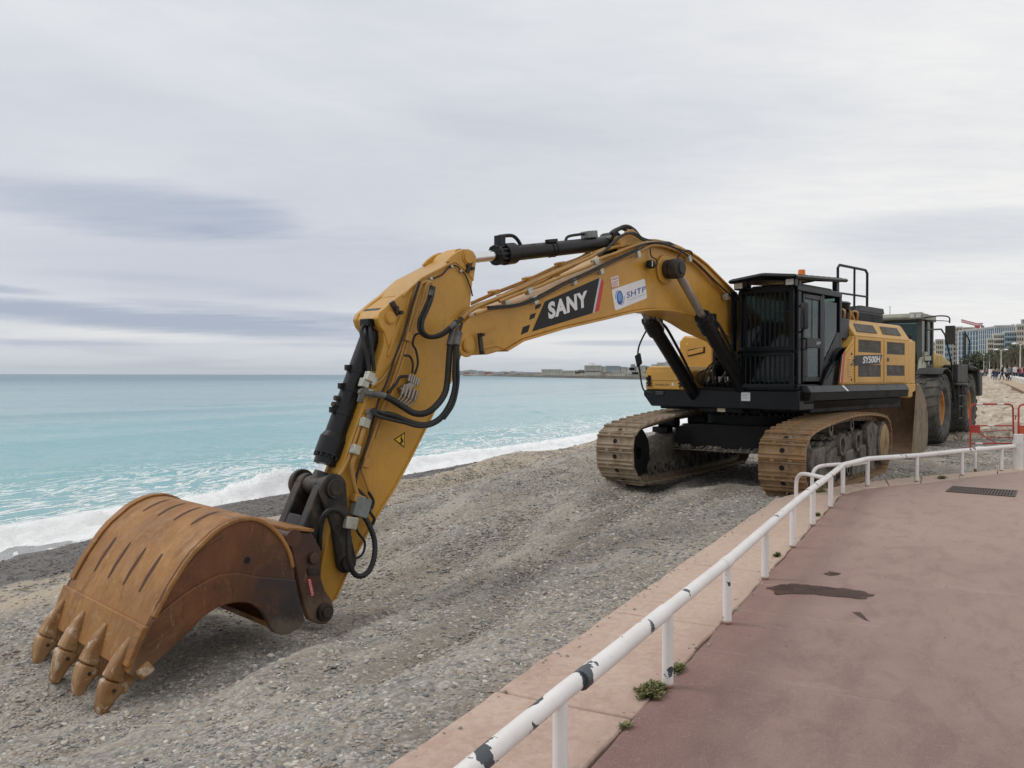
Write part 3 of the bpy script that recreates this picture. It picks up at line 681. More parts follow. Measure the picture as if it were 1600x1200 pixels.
c = t.mix(t.m('MULTIPLY', t.ramp(n2_, 0.40, 0.28), 0.6), c, (0.06, 0.04, 0.028))
setc(t, b, 'Base Color', c); setc(t, b, 'Roughness', 0.8); bump(t, b, n2_, 0.5, 0.01)

def shoe_mesh(mat, seed):
    rn = random.Random(seed); W2 = 0.35; L = 0.255
    mb = MB(); mb.bx(-L/2, L/2, -W2, W2, -0.012, 0.012)
    for x, h in ((-L/2+0.018, 0.035), (0.03, 0.022), (L/2-0.035, 0.035)):
        mb.prism([(x-0.017, 0.012), (x+0.017, 0.012), (x+0.008, 0.012+h), (x-0.008, 0.012+h)], -W2+0.004, W2-0.004)
    for yy in (-0.13, 0.13):                        # link ears through the plate edge
        mb.bx(L/2-0.03, L/2+0.016, yy-0.028, yy+0.028, -0.006, 0.030)
    for yy in (-0.10, 0.10):
        for xx in (-0.055,): mb.cyl((xx, yy, 0.008), (xx, yy, 0.024), 0.014, n=6)
    mb.bx(-L/2+0.02, L/2-0.02, -0.16, -0.11, -0.085, -0.012); mb.bx(-L/2+0.02, L/2-0.02, 0.11, 0.16, -0.085, -0.012)
    mb.cur = 1; mb.cyl((-0.024, 0, 0.0), (-0.024, 0, 0.0135), 0.040, n=16)
    return mb.mesh('track_shoe', [mat, HOLE])
TPATH = [(2.12, 0.0), (2.50, 0.09), (2.72, 0.30), (2.77, 0.55), (2.74, 0.80), (2.55, 0.97), (2.18, 1.06), (1.2, 1.15), (0.12, 1.205), (-0.7, 1.20), (-1.6, 1.16),
         (-2.35, 1.07), (-2.66, 0.88), (-2.76, 0.60), (-2.66, 0.30), (-2.40, 0.09), (-2.05, 0.0), (0, -0.012)]
def smooth_path(P, n=10):
    q = []
    for i in range(len(P)):
        p0, p1, p2, p3 = [Vector(P[(i+k) % len(P)]) for k in (-1, 0, 1, 2)]
        for k in range(n):
            t = k/n; q.append(0.5*((2*p1)+(p2-p0)*t+(2*p0-5*p1+4*p2-p3)*t*t+(3*p1-p0-3*p2+p3)*t**3))
    return q
SP = smooth_path(TPATH); cum = [0]
for i in range(len(SP)): cum.append(cum[-1]+(SP[(i+1) % len(SP)]-SP[i]).length)
def at_s(s):
    s %= cum[-1]; i = max(k for k in range(len(SP)) if cum[k] <= s); a, b_ = SP[i], SP[(i+1) % len(SP)]
    return a.lerp(b_, (s-cum[i])/(cum[i+1]-cum[i]))
NS = round(cum[-1]/0.268)
def track(y, mat, seed):
    sgn = 1 if y > 0 else -1
    # chain ring the shoes are bolted to
    mb = MB(); inn = []
    for i, p in enumerate(SP[::3]):
        a, b_ = SP[(i*3-3) % len(SP)], SP[(i*3+3) % len(SP)]; d = (b_-a).normalized(); inn.append((p, Vector((d.y, -d.x))))
    for y0, y1 in ((y-0.15, y-0.11), (y+0.11, y+0.15)):
        n = len(inn)
        for i in range(n):
            (p, u), (p2, u2) = inn[i], inn[(i+1) % n]; sg = 1
            a = p+u*0.05*sg; b_ = p2+u2*0.05*sg; c_ = p2+u2*0.15*sg; d_ = p+u*0.15*sg
            cen = Vector((0, 0.6))
            if (p+u*0.1-cen).length > (p-cen).length: a, b_, c_, d_ = p-u*0.05, p2-u2*0.05, p2-u2*0.15, p-u*0.15
            mb.prism([tuple(a), tuple(b_), tuple(c_), tuple(d_)], y0, y1)
    tr = obj('track', mb, DUST, ex)
    ms = [shoe_mesh(mat, seed)]
    for i in range(NS):
        s = (i+0.35)/NS*cum[-1]; p = at_s(s); d = (at_s(s+0.06)-at_s(s-0.06)).normalized()
        nrm = Vector((-d.y, d.x)); cen = Vector((p.x*0.75, 0.58))
        if nrm.dot(p-cen) < 0: nrm = -nrm
        # object x along the chain, z outwards
        X = Vector((d.x, 0, d.y)); Z = Vector((nrm.x, 0, nrm.y)); Y = Z.cross(X)
        if Y.y < 0: X = -X; Y = Z.cross(X)
        o = link('track_shoe', ms[0], tr)
        pos = p - nrm*0.035
        Mx = Matrix((X, Y, Z)).transposed().to_4x4(); Mx.translation = (pos.x, y, pos.y)
        o.matrix_basis = Mx
    return tr
track(1.40, TRM, 1); track(-1.40, TRG, 2)

def side_frame(sg):
    yo = 1.40*sg
    mb = MB()
    mb.prism([(-2.0, 0.30), (1.75, 0.28), (1.85, 0.52), (1.2, 0.74), (0.35, 0.82), (-1.0, 0.86), (-1.9, 0.84), (-2.1, 0.6)], yo-0.2, yo+0.2)
    fr = obj('track_frame', mb, DUST, ex, bevel=0.03)
    # idler at the front
    mb = MB(); mb.lathe([(-0.17, 0.1), (-0.17, 0.40), (-0.12, 0.46), (0.12, 0.46), (0.17, 0.40), (0.17, 0.1)], (2.22, yo, 0.53), n=28); obj('idler', mb, DARKF if sg < 0 else DUST, fr)
    mb = MB(); mb.prism([(1.55, 0.26), (2.28, 0.30), (2.34, 0.55), (2.20, 0.74), (1.62, 0.76)], yo+0.19*sg, yo+0.30*sg)
    mb.bx(1.6, 2.25, yo-0.30, yo-0.18, 0.34, 0.70); obj('idler_guard', mb, DUST, fr, bevel=0.02)
    # sprocket and final drive at the rear
    mb = MB()
    for k in range(17):
        w = 2*math.pi*k/17; mb.box((-2.22+0.47*math.cos(w), yo, 0.58+0.47*math.sin(w)), (0.07, 0.08, 0.05), rot=(0, -w, 0))
    mb.lathe([(-0.05, 0.1), (-0.05, 0.46), (0.05, 0.46), (0.05, 0.1)], (-2.22, yo, 0.58), n=34); obj('sprocket', mb, DUST, fr)
    mb = MB(); mb.lathe([(0.0, 0.40), (0.30*sg, 0.40), (0.32*sg, 0.36)], (-2.22, yo, 0.58), n=36)
    mb.lathe([(-0.3*sg, 0.34), (0, 0.34)], (-2.22, yo, 0.58), n=30); obj('final_drive', mb, DUST, fr)
    if sg > 0:
        mb = MB(); mb.lathe([(0.322, 0.0), (0.322, 0.355), (0.335, 0.33), (0.335, 0.0)], (-2.22, yo, 0.58), n=36); obj('drive_cover', mb, M_simple('tan_drive_cover', (0.30, 0.20, 0.10), 0.75, var=0.25, dirt=(0.12, 0.08, 0.05), dirt_amt=0.4, bmp=0.3), fr)
        mb = MB(); mb.prism([(-2.0, 0.34), (-1.25, 0.36), (-1.1, 0.92), (-1.5, 1.02), (-1.95, 0.90)], yo+0.16, yo+0.27); obj('drive_bracket', mb, DUST, fr, bevel=0.02)
    # bottom rollers, track guide
    for k in range(9):
        x = -1.7+k*0.43; mb = MB(); mb.lathe([(-0.24, 0.05), (-0.24, 0.10), (-0.17, 0.10), (-0.17, 0.15), (-0.1, 0.13), (0.1, 0.13), (0.17, 0.15), (0.17, 0.10), (0.24, 0.10), (0.24, 0.05)], (x, yo, 0.24), n=16); obj('track_roller', mb, DUST, fr)
    mb = MB(); mb.bx(-1.75, -0.2, yo+0.20*sg, yo+0.25*sg, 0.12, 0.34); obj('guide_plate', mb, DUST, fr, bevel=0.01)
    # carrier rollers and ringed brackets
    for x in (0.75, -0.55):
        mb = MB(); mb.lathe([(-0.17, 0.05), (-0.17, 0.12), (-0.1, 0.09), (0.1, 0.09), (0.17, 0.12), (0.17, 0.05)], (x, yo-0.02*sg, 0.985), n=18)
        mb.bx(x-0.12, x+0.12, yo-0.26, yo+0.04, 0.80, 0.90); obj('carrier_roller', mb, DARKF if sg < 0 else DUST, fr)
    for x in (0.55, -0.45, -1.25):
        mb = MB(); mb.lathe([(0.10*sg, 0.12), (0.10*sg, 0.175), (0.285*sg, 0.175), (0.285*sg, 0.12)], (x, yo, 0.70), n=24, closed=True); obj('bracket_ring', mb, DUST, fr, bevel=0.008)
        mb = MB(); mb.lathe([(0.12*sg, 0.001), (0.12*sg, 0.119), (0.2*sg, 0.119), (0.2*sg, 0.001)], (x, yo, 0.70), n=20); obj('ring_recess', mb, DARKF, fr)
    mb = MB(); a_, b2 = sorted((0.18*sg+yo, 0.275*sg+yo)); mb.prism([(1.45, 0.40), (1.5, 0.58), (0.85, 0.70), (0.78, 0.36)], a_, b2); obj('frame_cover', mb, DUST, fr, bevel=0.03)
    mb = MB(); mb.prism([(0.32, 0.34), (0.36, 0.56), (-0.22, 0.60), (-0.25, 0.34)], a_, b2); obj('frame_cover', mb, DUST, fr, bevel=0.03)
    mb = MB(); mb.prism([(-0.68, 0.34), (-0.66, 0.60), (-1.02, 0.62), (-1.05, 0.34)], a_, b2); obj('frame_cover', mb, DUST, fr, bevel=0.03)
    return fr
side_frame(1); side_frame(-1)
# caked dirt on the near frame's top, lumps of shingle
mb = MB(); rn = random.Random(3)
for k in range(160):
    x = rn.uniform(-1.9, 1.6); y = 1.4+rn.uniform(-0.1, 0.24); s_ = rn.uniform(0.012, 0.035)
    zt = 0.76 if x > 1.2 else 0.84
    mb.box((x, y, zt+s_*0.3), (s_*2, s_*1.6, s_), rot=(rn.random(), rn.random(), rn.random()*3))
o = obj('caked_dirt', mb, DUST, ex)
o['kind'] = 'stuff'
mb = MB()                                           # car body and its arched cross-beams
mb.prism([(-1.10, 0.62), (-0.75, 0.50), (-0.35, 0.56), (0.35, 0.56), (0.75, 0.50), (1.10, 0.62), (1.12, 0.93), (0.7, 1.0), (-0.7, 1.0), (-1.12, 0.93)], -1.15, 1.05, 'x')
cb = obj('car_body', mb, DARKF, ex, bevel=0.02)
mb = MB(); rn = random.Random(8)
for k in range(150):
    y = rn.uniform(-1.1, 1.15); s_ = rn.uniform(0.01, 0.035); mb.box((1.06+rn.uniform(0, .10), y, 0.555+rn.uniform(-.01, .03)+0.05*abs(y)**2*0.5), (s_*2.2, s_*2, s_), rot=(rn.random(), rn.random(), 0))
mb.bx(1.051, 1.18, -1.1, 1.12, 0.535, 0.55); o = obj('gravel_ledge', mb, DUST, cb)
mb = MB(); mb.cyl((0, 0, 0.98), (0, 0, 1.16), 0.86, n=48); sbr = obj('swing_bearing', mb, DARKF, ex)
blt = MB().cyl((0, 0, -0.003), (0, 0, 0.03), 0.022, n=6).mesh('bearing_bolt', DUST)
for k in range(40):
    w = 2*math.pi*k/40; link('bearing_bolt', blt, sbr, (0.80*math.cos(w), 0.80*math.sin(w), 1.16))

def UP(name, mb, mat, bevel=0.0, label=None):
    return obj(name, mb, mat, ex, bevel=bevel, rz=UR, label=label)
# deck
mb = MB(); mb.bx(-3.0, 1.28, -0.42, 0.43, 1.22, 1.60); mb.bx(-3.2, 0.95, -1.45, 1.45, 1.24, 1.56)
mb.bx(0.0, 1.05, -0.62, 0.62, 1.2, 1.3); deck = UP('deck', mb, DARKF, 0.02)
mb = MB(); mb.bx(1.281, 1.286, -0.05, 0.10, 1.235, 1.315); obj('deck_sticker', mb, M_simple('cream_sticker', (0.55, 0.48, 0.32), 0.5, var=0.1), deck)
# --- right-hand side of the machine: toolboxes
K = [(-1.51,2.002), (-0.507,1.995), (-1.51,1.6), (-1.482,1.365), (-1.202,1.371)]
tb_l, tb_r = -1.50, -0.52
mb = MB(); mb.prism([(tb_l, 1.60), (tb_r, 1.60), (tb_r, 1.93), (tb_r-0.09, 2.03), (tb_l+0.09, 2.03), (tb_l, 1.95)], 0.35, 1.35, 'x'); tbx = UP('toolbox', mb, YELC, 0.025)
mb = MB(); mb.bx(1.351, 1.368, tb_l+0.02, tb_r-0.24, 1.615, 1.755); mb.bx(1.351, 1.368, tb_l+0.02, tb_r-0.24, 1.765, 1.94); mb.bx(1.351, 1.36, tb_r-0.22, tb_r-0.02, 1.615, 1.93); obj('toolbox_door', mb, YELC, tbx, bevel=0.008)
for yy in (-1.40, -0.72):
    mb = MB(); mb.bx(1.368, 1.385, yy-0.028, yy+0.028, 1.66, 1.86); mb.bx(1.380, 1.40, yy-0.05, yy+0.05, 1.70, 1.73); mb.cyl((1.38, yy-0.02, 1.80), (1.41, yy-0.02, 1.80), 0.035, n=10); mb.bx(1.368, 1.39, yy-0.055, yy+0.055, 1.66, 1.675); obj('latch', mb, BLK, tbx)
onfront = lambda x: (lambda p: (x, p[0], p[1]))
text('SY500-031', (-1.27, 1.672), (-0.98, 1.672), (-1.27, 1.702), onfront(1.3695), 'stencil_lettering', DBLK, tbx, 0.01)
mb = MB(); mb.bx(1.368, 1.371, -0.92, -0.88, 1.675, 1.725); obj('sticker', mb, WHITE, tbx)
mb = MB(); mb.prism([(-1.55, 1.56), (-1.55, 1.50), (-1.38, 1.30), (0.44, 1.30), (0.44, 1.60), (-1.50, 1.60)], -3.0, 1.34, 'x'); 
fs_ = UP('front_step', mb, BLK, 0.012)
mb = MB(); mb.bx(1.341, 1.36, -1.28, -1.10, 1.50, 1.57); obj('step_lamp', mb, CHAR, fs_, bevel=0.01)
mb = MB(); mb.bx(-0.35, 0.42, -1.46, -0.55, 1.60, 2.05)
mb.prism([(-1.385,1.713), (-0.626,1.694), (-0.653,2.405), (-0.747,2.563), (-1.271,2.616), (-1.37,2.509)], -1.2, 0.43, 'x'); tank = UP('fuel_tank', mb, YELC, 0.03)
hp = [(-1.167,2.321), (-0.836,2.386), (-0.836,2.302), (-1.167,2.236)]
mb = MB(); mb.prism(hp, 0.431, 0.45, 'x'); obj('handhold', mb, YELC, tank, bevel=0.006)
mb = MB(); h2 = [(-1.181,2.345), (-0.809,2.397), (-0.809,2.278), (-1.181,2.212)]; mb.prism(h2, 0.43, 0.434, 'x'); obj('handhold_recess', mb, DBLK, tank)
w_ = [(-1.223,2.444), (-1.195,2.485), (-1.167,2.442)]
mb = MB(); mb.prism(w_, 0.431, 0.435, 'x'); obj('warning_sticker', mb, M_simple('yellow_sticker', (0.8, 0.6, 0.03), 0.4, var=0.05), tank)
mb = MB(); mb.cyl((-0.3, -0.95, 2.55), (-0.3, -0.95, 2.78), 0.10, n=14); mb.bx(-0.45, -0.1, -0.9, -0.72, 2.55, 2.70); UP('tank_filler', mb, BLK, 0.01)
# mirror arm
ma = [(-1.417,2.791), (-1.545,2.619), (-1.66,2.408), (-1.689,2.218), (-1.645,1.931), (-1.588,1.658), (-1.517,1.564), (-1.347,1.543)]
mb = MB(); mb.tube([(1.33, y, z) for y, z in ma], 0.016, smooth=4); mar = UP('mirror_arm', mb, BLK)
mc = [(-1.747,2.219), (-1.645,2.277), (-1.602,2.086), (-1.689,2.003)]
mb = MB(); mb.prism([(y, z) for y, z in mc], 1.30, 1.36, 'x'); mb.cyl((1.36, mc[0][0], 1.98), (1.45, mc[0][0]-0.04, 1.98), 0.03, n=8); mb.bx(1.32, 1.40, mc[0][0]-0.03, mc[0][0]+0.07, 1.88, 1.92); obj('mirror', mb, BLK, mar, bevel=0.01)
# hydraulics at the boom foot
mb = MB(); mb.bx(-0.8, 0.9, -0.38, -0.30, 1.60, 2.45); mb.bx(-0.8, 0.9, 0.30, 0.40, 1.60, 2.45)
mb.bx(0.9, 1.30, -0.40, 0.42, 1.58, 1.66); UP('boom_foot_bracket', mb, DARKF, 0.02)
mb = MB(); mb.bx(0.75, 1.22, -0.36, 0.38, 1.66, 1.80)
rn = random.Random(4)
for k in range(9): mb.cyl((1.22, -0.32+k*0.08, 1.70), (1.30+0.03*rn.random(), -0.32+k*0.08, 1.70), 0.022, n=8)
vb = UP('valve_block', mb, DARKF, 0.01)
for k in range(9):
    y = -0.34+k*0.085; mb = MB()
    mb.tube([(1.28, y, 1.70), (1.42, y+rn.uniform(-.04, .04), 1.72+rn.uniform(0, .08)), (1.35, y+rn.uniform(-.1, .1), 1.92+rn.uniform(-.05, .12)), (1.0, y*0.8, 2.02+rn.uniform(-.05, .12)), (0.75, y*0.6, 1.9)], 0.017, 6, smooth=4)
    obj('hose', mb, HOSE, vb)
for k in range(5):
    y = -0.25+k*0.12; mb = MB(); mb.prism([(y-0.04, 1.84), (y+0.04, 1.84), (y+0.03, 1.76), (y-0.02, 1.74)], 1.23, 1.27, 'x'); obj('valve_cap', mb, DULL, vb)

# --- cab --------------------------------------------------------------
cx0, cx1, cy0, cy1, cz0, cz1 = -0.20, 1.50, 0.47, 1.50, 1.62, 3.30
mb = MB()
mb.bx(cx0, cx1, cy0, cy1, cz0, 1.72)                                    # floor
mb.bx(cx0, cx1+0.02, cy0, cy1, 3.20, cz1)                               # roof
for (x0, x1, y0, y1) in ((1.40, 1.50, cy0, 0.57), (1.38, 1.50, 1.40, cy1), (cx0, cx0+0.10, cy0, 0.57), (cx0, cx0+0.10, 1.40, cy1), (0.52, 0.62, 1.43, cy1)):
    mb.bx(x0, x1, y0, y1, 1.72, 3.20)
mb.bx(cx0, 0.60, 1.44, cy1, 1.72, 2.10)
mb.bx(cx0, cx1, cy0, 0.50, 1.72, 2.15); mb.bx(cx0, cx0+0.04, 0.57, 1.40, 1.72, 2.2); mb.bx(1.46, 1.495, 0.57, 1.40, 2.20, 2.30)
mb.prism([(0.0, 3.295), (1.38, 3.295), (1.30, 3.345), (0.05, 3.345)], 0.6, 1.42)
cab = UP('cab', mb, BLK, 0.022)
# door on the near side
mb = MB(); D0, D1 = 0.64, 1.36
for (x0, x1, z0, z1) in ((D0, D0+0.08, 1.76, 3.17), (D1-0.07, D1, 1.76, 3.17), (D0+.08, D1-.07, 3.09, 3.17), (D0+.08, D1-.07, 1.76, 1.84), (D0+.08, D1-.07, 2.31, 2.47)):
    mb.bx(x0, x1, 1.475, 1.515, z0, z1)
mb.bx(1.17, D1-0.07, 1.475, 1.512, 1.84, 2.31)
door = obj('door', mb, BLK, cab, bevel=0.012)
mb = MB(); mb.bx(D0+.08, 1.295, 1.488, 1.494, 2.47, 3.09); mb.bx(D0+.08, 1.17, 1.488, 1.494, 1.84, 2.31); obj('door_pane', mb, GLASSM, door)
mb = MB(); mb.bx(0.98, 0.995, 1.494, 1.50, 2.47, 3.09); obj('pane_joint', mb, CHAR, door)
mb = MB(); mb.tube([(1.33, 1.515, 2.45), (1.33, 1.56, 2.45), (1.33, 1.56, 2.28), (1.33, 1.515, 2.28)], 0.014); obj('door_handle', mb, BLK, door)
onleft = lambda y: (lambda p: (p[0], y, p[1]))
text('SANY', (0.86, 2.365), (0.70, 2.375), (0.86, 2.415), onleft(1.5165), 'door_lettering', SILV, door, 0.02)
# rear side window with slanted foot
mb = MB(); mb.prism([(0.50, 2.15), (0.50, 3.10), (0.02, 3.10), (0.02, 2.60)], 1.486, 1.492); obj('side_pane', mb, GLASSM, cab)
mb = MB(); mb.prism([(0.52, 2.10), (0.0, 2.60), (-0.10, 2.60), (-0.15, 2.1)], 1.44, 1.497); obj('pillar_panel', mb, BLK, cab)
# front panes, rear and right panes
mb = MB(); mb.bx(1.470, 1.478, 0.57, 1.40, 2.30, 3.20); mb.bx(1.470, 1.478, 0.57, 1.38, 1.76, 2.20); obj('front_pane', mb, GLASSM, cab)
mb = MB(); mb.bx(cx0+0.02, cx0+0.028, 0.57, 1.40, 2.2, 3.20); obj('rear_pane', mb, GLASSM, cab)
mb = MB(); mb.bx(cx0+0.1, 1.40, cy0+0.01, cy0+0.018, 2.15, 3.20); obj('right_pane', mb, GLASSM, cab)
# inside
SEATM = M_simple('grey_seat_cloth', (0.085, 0.09, 0.10), 0.9, var=0.2, scale=20)
mb = MB(); mb.box((0.55, 0.98, 2.12), (0.5, 0.5, 0.16)); mb.box((0.28, 0.98, 2.50), (0.14, 0.48, 0.72), rot=(0, -0.18, 0)); mb.box((0.20, 0.98, 2.93), (0.10, 0.28, 0.20), rot=(0, -0.1, 0)); mb.bx(0.35, 0.75, 0.78, 1.18, 1.72, 2.04); obj('seat', mb, SEATM, cab, bevel=0.04)
mb = MB()
for yy in (0.68, 1.28): mb.box((0.62, yy, 2.28), (0.5, 0.16, 0.12)); mb.tube([(0.82, yy, 2.32), (0.86, yy, 2.50)], 0.02); mb.cyl((0.86, yy, 2.48), (0.87, yy, 2.58), 0.035, 0.03, 10)
mb.bx(1.28, 1.44, 0.60, 0.80, 2.2, 2.75); mb.tube([(1.3, 0.9, 1.75), (1.25, 0.9, 2.1), (1.2, 0.9, 2.12)], 0.012); mb.tube([(1.3, 1.1, 1.75), (1.25, 1.1, 2.1), (1.2, 1.1, 2.12)], 0.012); obj('console', mb, CHAR, cab, bevel=0.015)
mb = MB(); mb.tube([(1.42, 0.62, 2.45), (1.42, 0.95, 2.75), (1.42, 1.25, 2.85)], 0.008); mb.tube([(1.42, 0.62, 2.4), (1.42, 1.0, 2.55), (1.42, 1.3, 2.6)], 0.01); mb.lathe([(0.0, 0.10), (0.02, 0.115), (0.04, 0.10)], (1.40, 0.98, 2.55), axis='x', n=18); obj('wiper', mb, BLK, cab)
# bar guard in front of the windscreen
mb = MB(); gx = 1.565
for z0, z1 in ((2.26, 3.24), (1.66, 2.22)):
    for (y0, y1, a, c_) in ((0.50, 0.56, z0, z1), (1.38, 1.46, z0, z1)): mb.bx(gx-0.02, gx+0.02, y0, y1, a, c_)
    mb.bx(gx-0.02, gx+0.02, 0.56, 1.38, z0, z0+0.07); mb.bx(gx-0.02, gx+0.02, 0.56, 1.38, z1-0.05, z1)
for z in (1.8, 2.1, 2.5, 3.1):
    mb.bx(1.50, gx-.02, 0.50, 0.54, z, z+0.05); mb.bx(1.50, gx-.02, 1.42, 1.46, z, z+0.05)
gd = obj('front_guard', mb, BLK, cab, bevel=0.006)
bm_ = MB().cyl((0, 0, 0), (0, 0, 0.87), 0.013, n=8).mesh('guard_bar', BLK); bm2 = MB().cyl((0, 0, 0), (0, 0, 0.45), 0.013, n=8).mesh('guard_bar', BLK)
for k in range(9):
    y = 0.635+k*0.084; link('guard_bar', bm_, gd, (gx, y, 2.325)); link('guard_bar', bm2, gd, (gx, y, 1.725))
mb = MB(); mb.tube([(gx, 0.57, 2.87), (gx, 1.37, 2.87)], 0.006); mb.bx(1.50, 1.62, 0.39, 0.43, 2.05, 3.25); mb.bx(1.50, 1.60, 0.43, 0.50, 2.2, 2.26); mb.bx(1.50, 1.60, 0.43, 0.50, 3.1, 3.16)
for z in (2.3, 2.36, 2.42, 2.48): mb.cyl((1.62, 0.41, z), (1.632, 0.41, z), 0.012, n=8)
obj('guard_hinge', mb, BLK, gd)
# roof guard: tilted slats on posts
mb = MB()
def roofp(x, y): return 3.40+0.10*(1.75-x)/1.95 - 0.0*y + (0.06 if 0.9 < y < 1.1 else 0.0)
for (a, b_) in (((1.72, 0.42), (1.72, 1.0)), ((1.72, 1.0), (1.72, 1.55)), ((-0.25, 0.42), (-0.25, 1.0)), ((-0.25, 1.0), (-0.25, 1.55)), ((1.72, 0.42), (-0.25, 0.42)), ((1.72, 1.55), (-0.25, 1.55)), ((1.72, 1.0), (-0.25, 1.0))):
    mb.tube([(a[0], a[1], roofp(*a)), (b_[0], b_[1], roofp(*b_))], 0.032, 4)
for x, y in ((1.35, 0.55), (1.35, 1.42), (-0.1, 0.55), (-0.1, 1.42)): mb.bx(x-0.04, x+0.04, y-0.04, y+0.04, 3.30, roofp(x, y))
rg = obj('roof_guard', mb, BLK, cab)
for k in range(9):
    x = 1.62-k*0.22
    for (y0, y1) in ((0.44, 0.99), (1.01, 1.54)):
        mb = MB(); z0_, z1_ = roofp(x, y0), roofp(x, y1)
        a = [(x-0.10, y0, z0_-.005), (x+0.085, y0, z0_+.025), (x+0.085, y1, z1_+.025), (x-0.10, y1, z1_-.005)]
        mb.add(a+[(p[0], p[1], p[2]+0.012) for p in a], [(3, 2, 1, 0), (4, 5, 6, 7), (0, 1, 5, 4), (1, 2, 6, 5), (2, 3, 7, 6), (3, 0, 4, 7)]); obj('slat', mb, BLK, rg)
for x, y in ((1.62, 0.56), (1.62, 1.44)):
    mb = MB(); mb.box((x, y, 3.33), (0.12, 0.17, 0.13)); mb.cyl((x, y, 3.22), (x, y, 3.27), 0.02, n=8); w = obj('work_light', mb, BLK, cab, bevel=0.015)
    mb = MB(); mb.bx(x+0.061, x+0.066, y-0.065, y+0.065, 3.285, 3.375); obj('lens', mb, LENS, w)
mb = MB(); mb.cyl((0.85, 1.25, 3.49), (0.85, 1.25, 3.61), 0.062, 0.055, 16); obj('beacon', mb, ORNG, cab)
mb = MB(); mb.tube([(1.46, 1.50, 2.95), (1.52, 1.58, 2.97), (1.52, 1.60, 2.60), (1.46, 1.50, 2.55)], 0.014, smooth=3); obj('mirror_bracket', mb, BLK, cab)
mb = MB(); mb.box((1.50, 1.60, 2.80), (0.06, 0.12, 0.42), rot=(0, 0, 0.3)); mi = obj('mirror', mb, CHAR, cab, bevel=0.03)
# plinth under the cab with its sticker
mb = MB(); mb.bx(0.95, 1.50, 0.44, 1.52, 1.30, 1.62); pl_ = UP('cab_plinth', mb, BLK, 0.02)
mb = MB(); mb.bx(1.5, 1.505, 0.52, 0.68, 1.44, 1.58); obj('sticker', mb, WHITE, pl_)
mb = MB()
for k, z in enumerate((1.55, 1.525, 1.50, 1.475)): mb.bx(1.505, 1.507, 0.535, 0.66-0.02*(k % 2), z, z+0.006)
obj('sticker_print', mb, GREYP, pl_)

# --- near side of the house: bonnet panels ----------------------------
YS = 1.55
hood = [(0.209,1.666), (0.07,2.23), (-0.335,2.404), (-0.587,2.512), (-3.757,2.614), (-3.898,2.03), (-3.948,1.676), (-3.719,1.665), (-3.459,1.77)]
P0 = hood[3]; P1 = hood[4]
zt = 2.62; zb = 1.70
mb = MB()
mb.prism([(-0.03, zb), (-0.14, 2.22), (-0.50, 2.45), (-0.62, 2.56), (-3.72, 2.56), (-3.72, zb)], 1.30, YS)
mb.prism([(1.30, 2.55), (YS-0.004, 2.56), (1.36, 2.86), (1.30, 2.88), (-0.45, 2.88), (-0.45, 2.55)], -3.45, -0.66, 'x')
hd = UP('bonnet', mb, YELC, 0.02)
mb = MB(); mb.prism([(-0.66, 2.50), (-0.66, 2.86), (-0.25, 2.86), (-0.25, 2.52)], 1.20, 1.44); UP('bonnet_corner', mb, CHAR, 0.015)
# rear counterweight
mb = MB(); mb.prism([(-3.30, -1.40), (-3.30, 1.56), (-3.74, 1.50), (-3.95, 0.9), (-4.0, 0), (-3.95, -0.9), (-3.74, -1.45)], 1.42, 2.60, 'z')
mb.prism([(-3.35, -1.30), (-3.35, 1.36), (-3.60, 1.30), (-3.80, 0.8), (-3.85, 0), (-3.80, -0.8), (-3.60, -1.3)], 2.60, 2.86, 'z'); UP('counterweight', mb, YELC, 0.04)
# panels standing 6 mm proud with seams between them
def frame_panel(name, poly, holes, y0, y1, mat, parent):
    """flat panel with rectangular openings, built from butted strips"""
    mb = MB(); xs = sorted({h[0] for h in holes} | {h[1] for h in holes})
    x_lo = min(p[0] for p in poly); x_hi = max(p[0] for p in poly)
    return mb
PX = {'front': (-0.62, -1.98), 'rear': (-2.0, -3.28)}
def panel(x0, x1, rows, dx=0.14, zb=1.735, zt=2.555, nm='bonnet_door'):
    """x0 > x1 (x0 nearer the cab); rows of grille openings"""
    mb = MB(); y0, y1 = YS, YS+0.018
    mb.bx(x1+0.008, x1+dx, y0, y1, zb, zt); mb.bx(x0-dx, x0-0.008, y0, y1, zb, zt)
    z = zb
    for (a, b_) in rows+[(zt, zt)]:
        if a > z: mb.bx(x1+dx, x0-dx, y0, y1, z, a)
        z = b_
    d = obj(nm, mb, YELC, hd, bevel=0.006)
    for (a, b_) in rows:
        mb = MB(); mb.bx(x1+dx, x0-dx, YS+0.0015, YS+0.004, a, b_)
        n = 9
        for k in range(n):
            zz = a+(k+.5)*(b_-a)/n; mb.box(((x0+x1)/2, YS+0.008, zz), (abs(x0-x1)-2*dx-0.002, 0.004, (b_-a)/n*0.72), rot=(0.5, 0, 0))
        obj('grille', mb, MESHM, hd)
    return d
mb = MB(); mb.prism([(-0.06, 1.735), (-0.165, 2.20), (-0.54, 2.42), (-0.54, 1.735)], YS, YS+0.016); cp = obj('corner_panel', mb, YELC, hd, bevel=0.006)
for k in range(8):
    mb = MB(); zz = 1.86+k*0.042; mb.box((-0.36+0.0*k, YS+0.019, zz), (0.15, 0.008, 0.018), rot=(0.5, 0, 0)); obj('louvre', mb, YELC, cp)
for z in (2.24, 1.79):
    mb = MB(); mb.lathe([(0, 0.001), (0, 0.022), (0.008, 0.020), (0.008, 0.001)], (-0.44, YS+0.016, z), n=14); obj('lock', mb, DARKF, cp)
mb = MB(); mb.prism([(0.03, 1.74), (-0.075, 2.24), (-0.16, 2.28), (-0.07, 1.74)], YS+0.0165, YS+0.0195)
obj('red_stripe', mb, RED, hd)
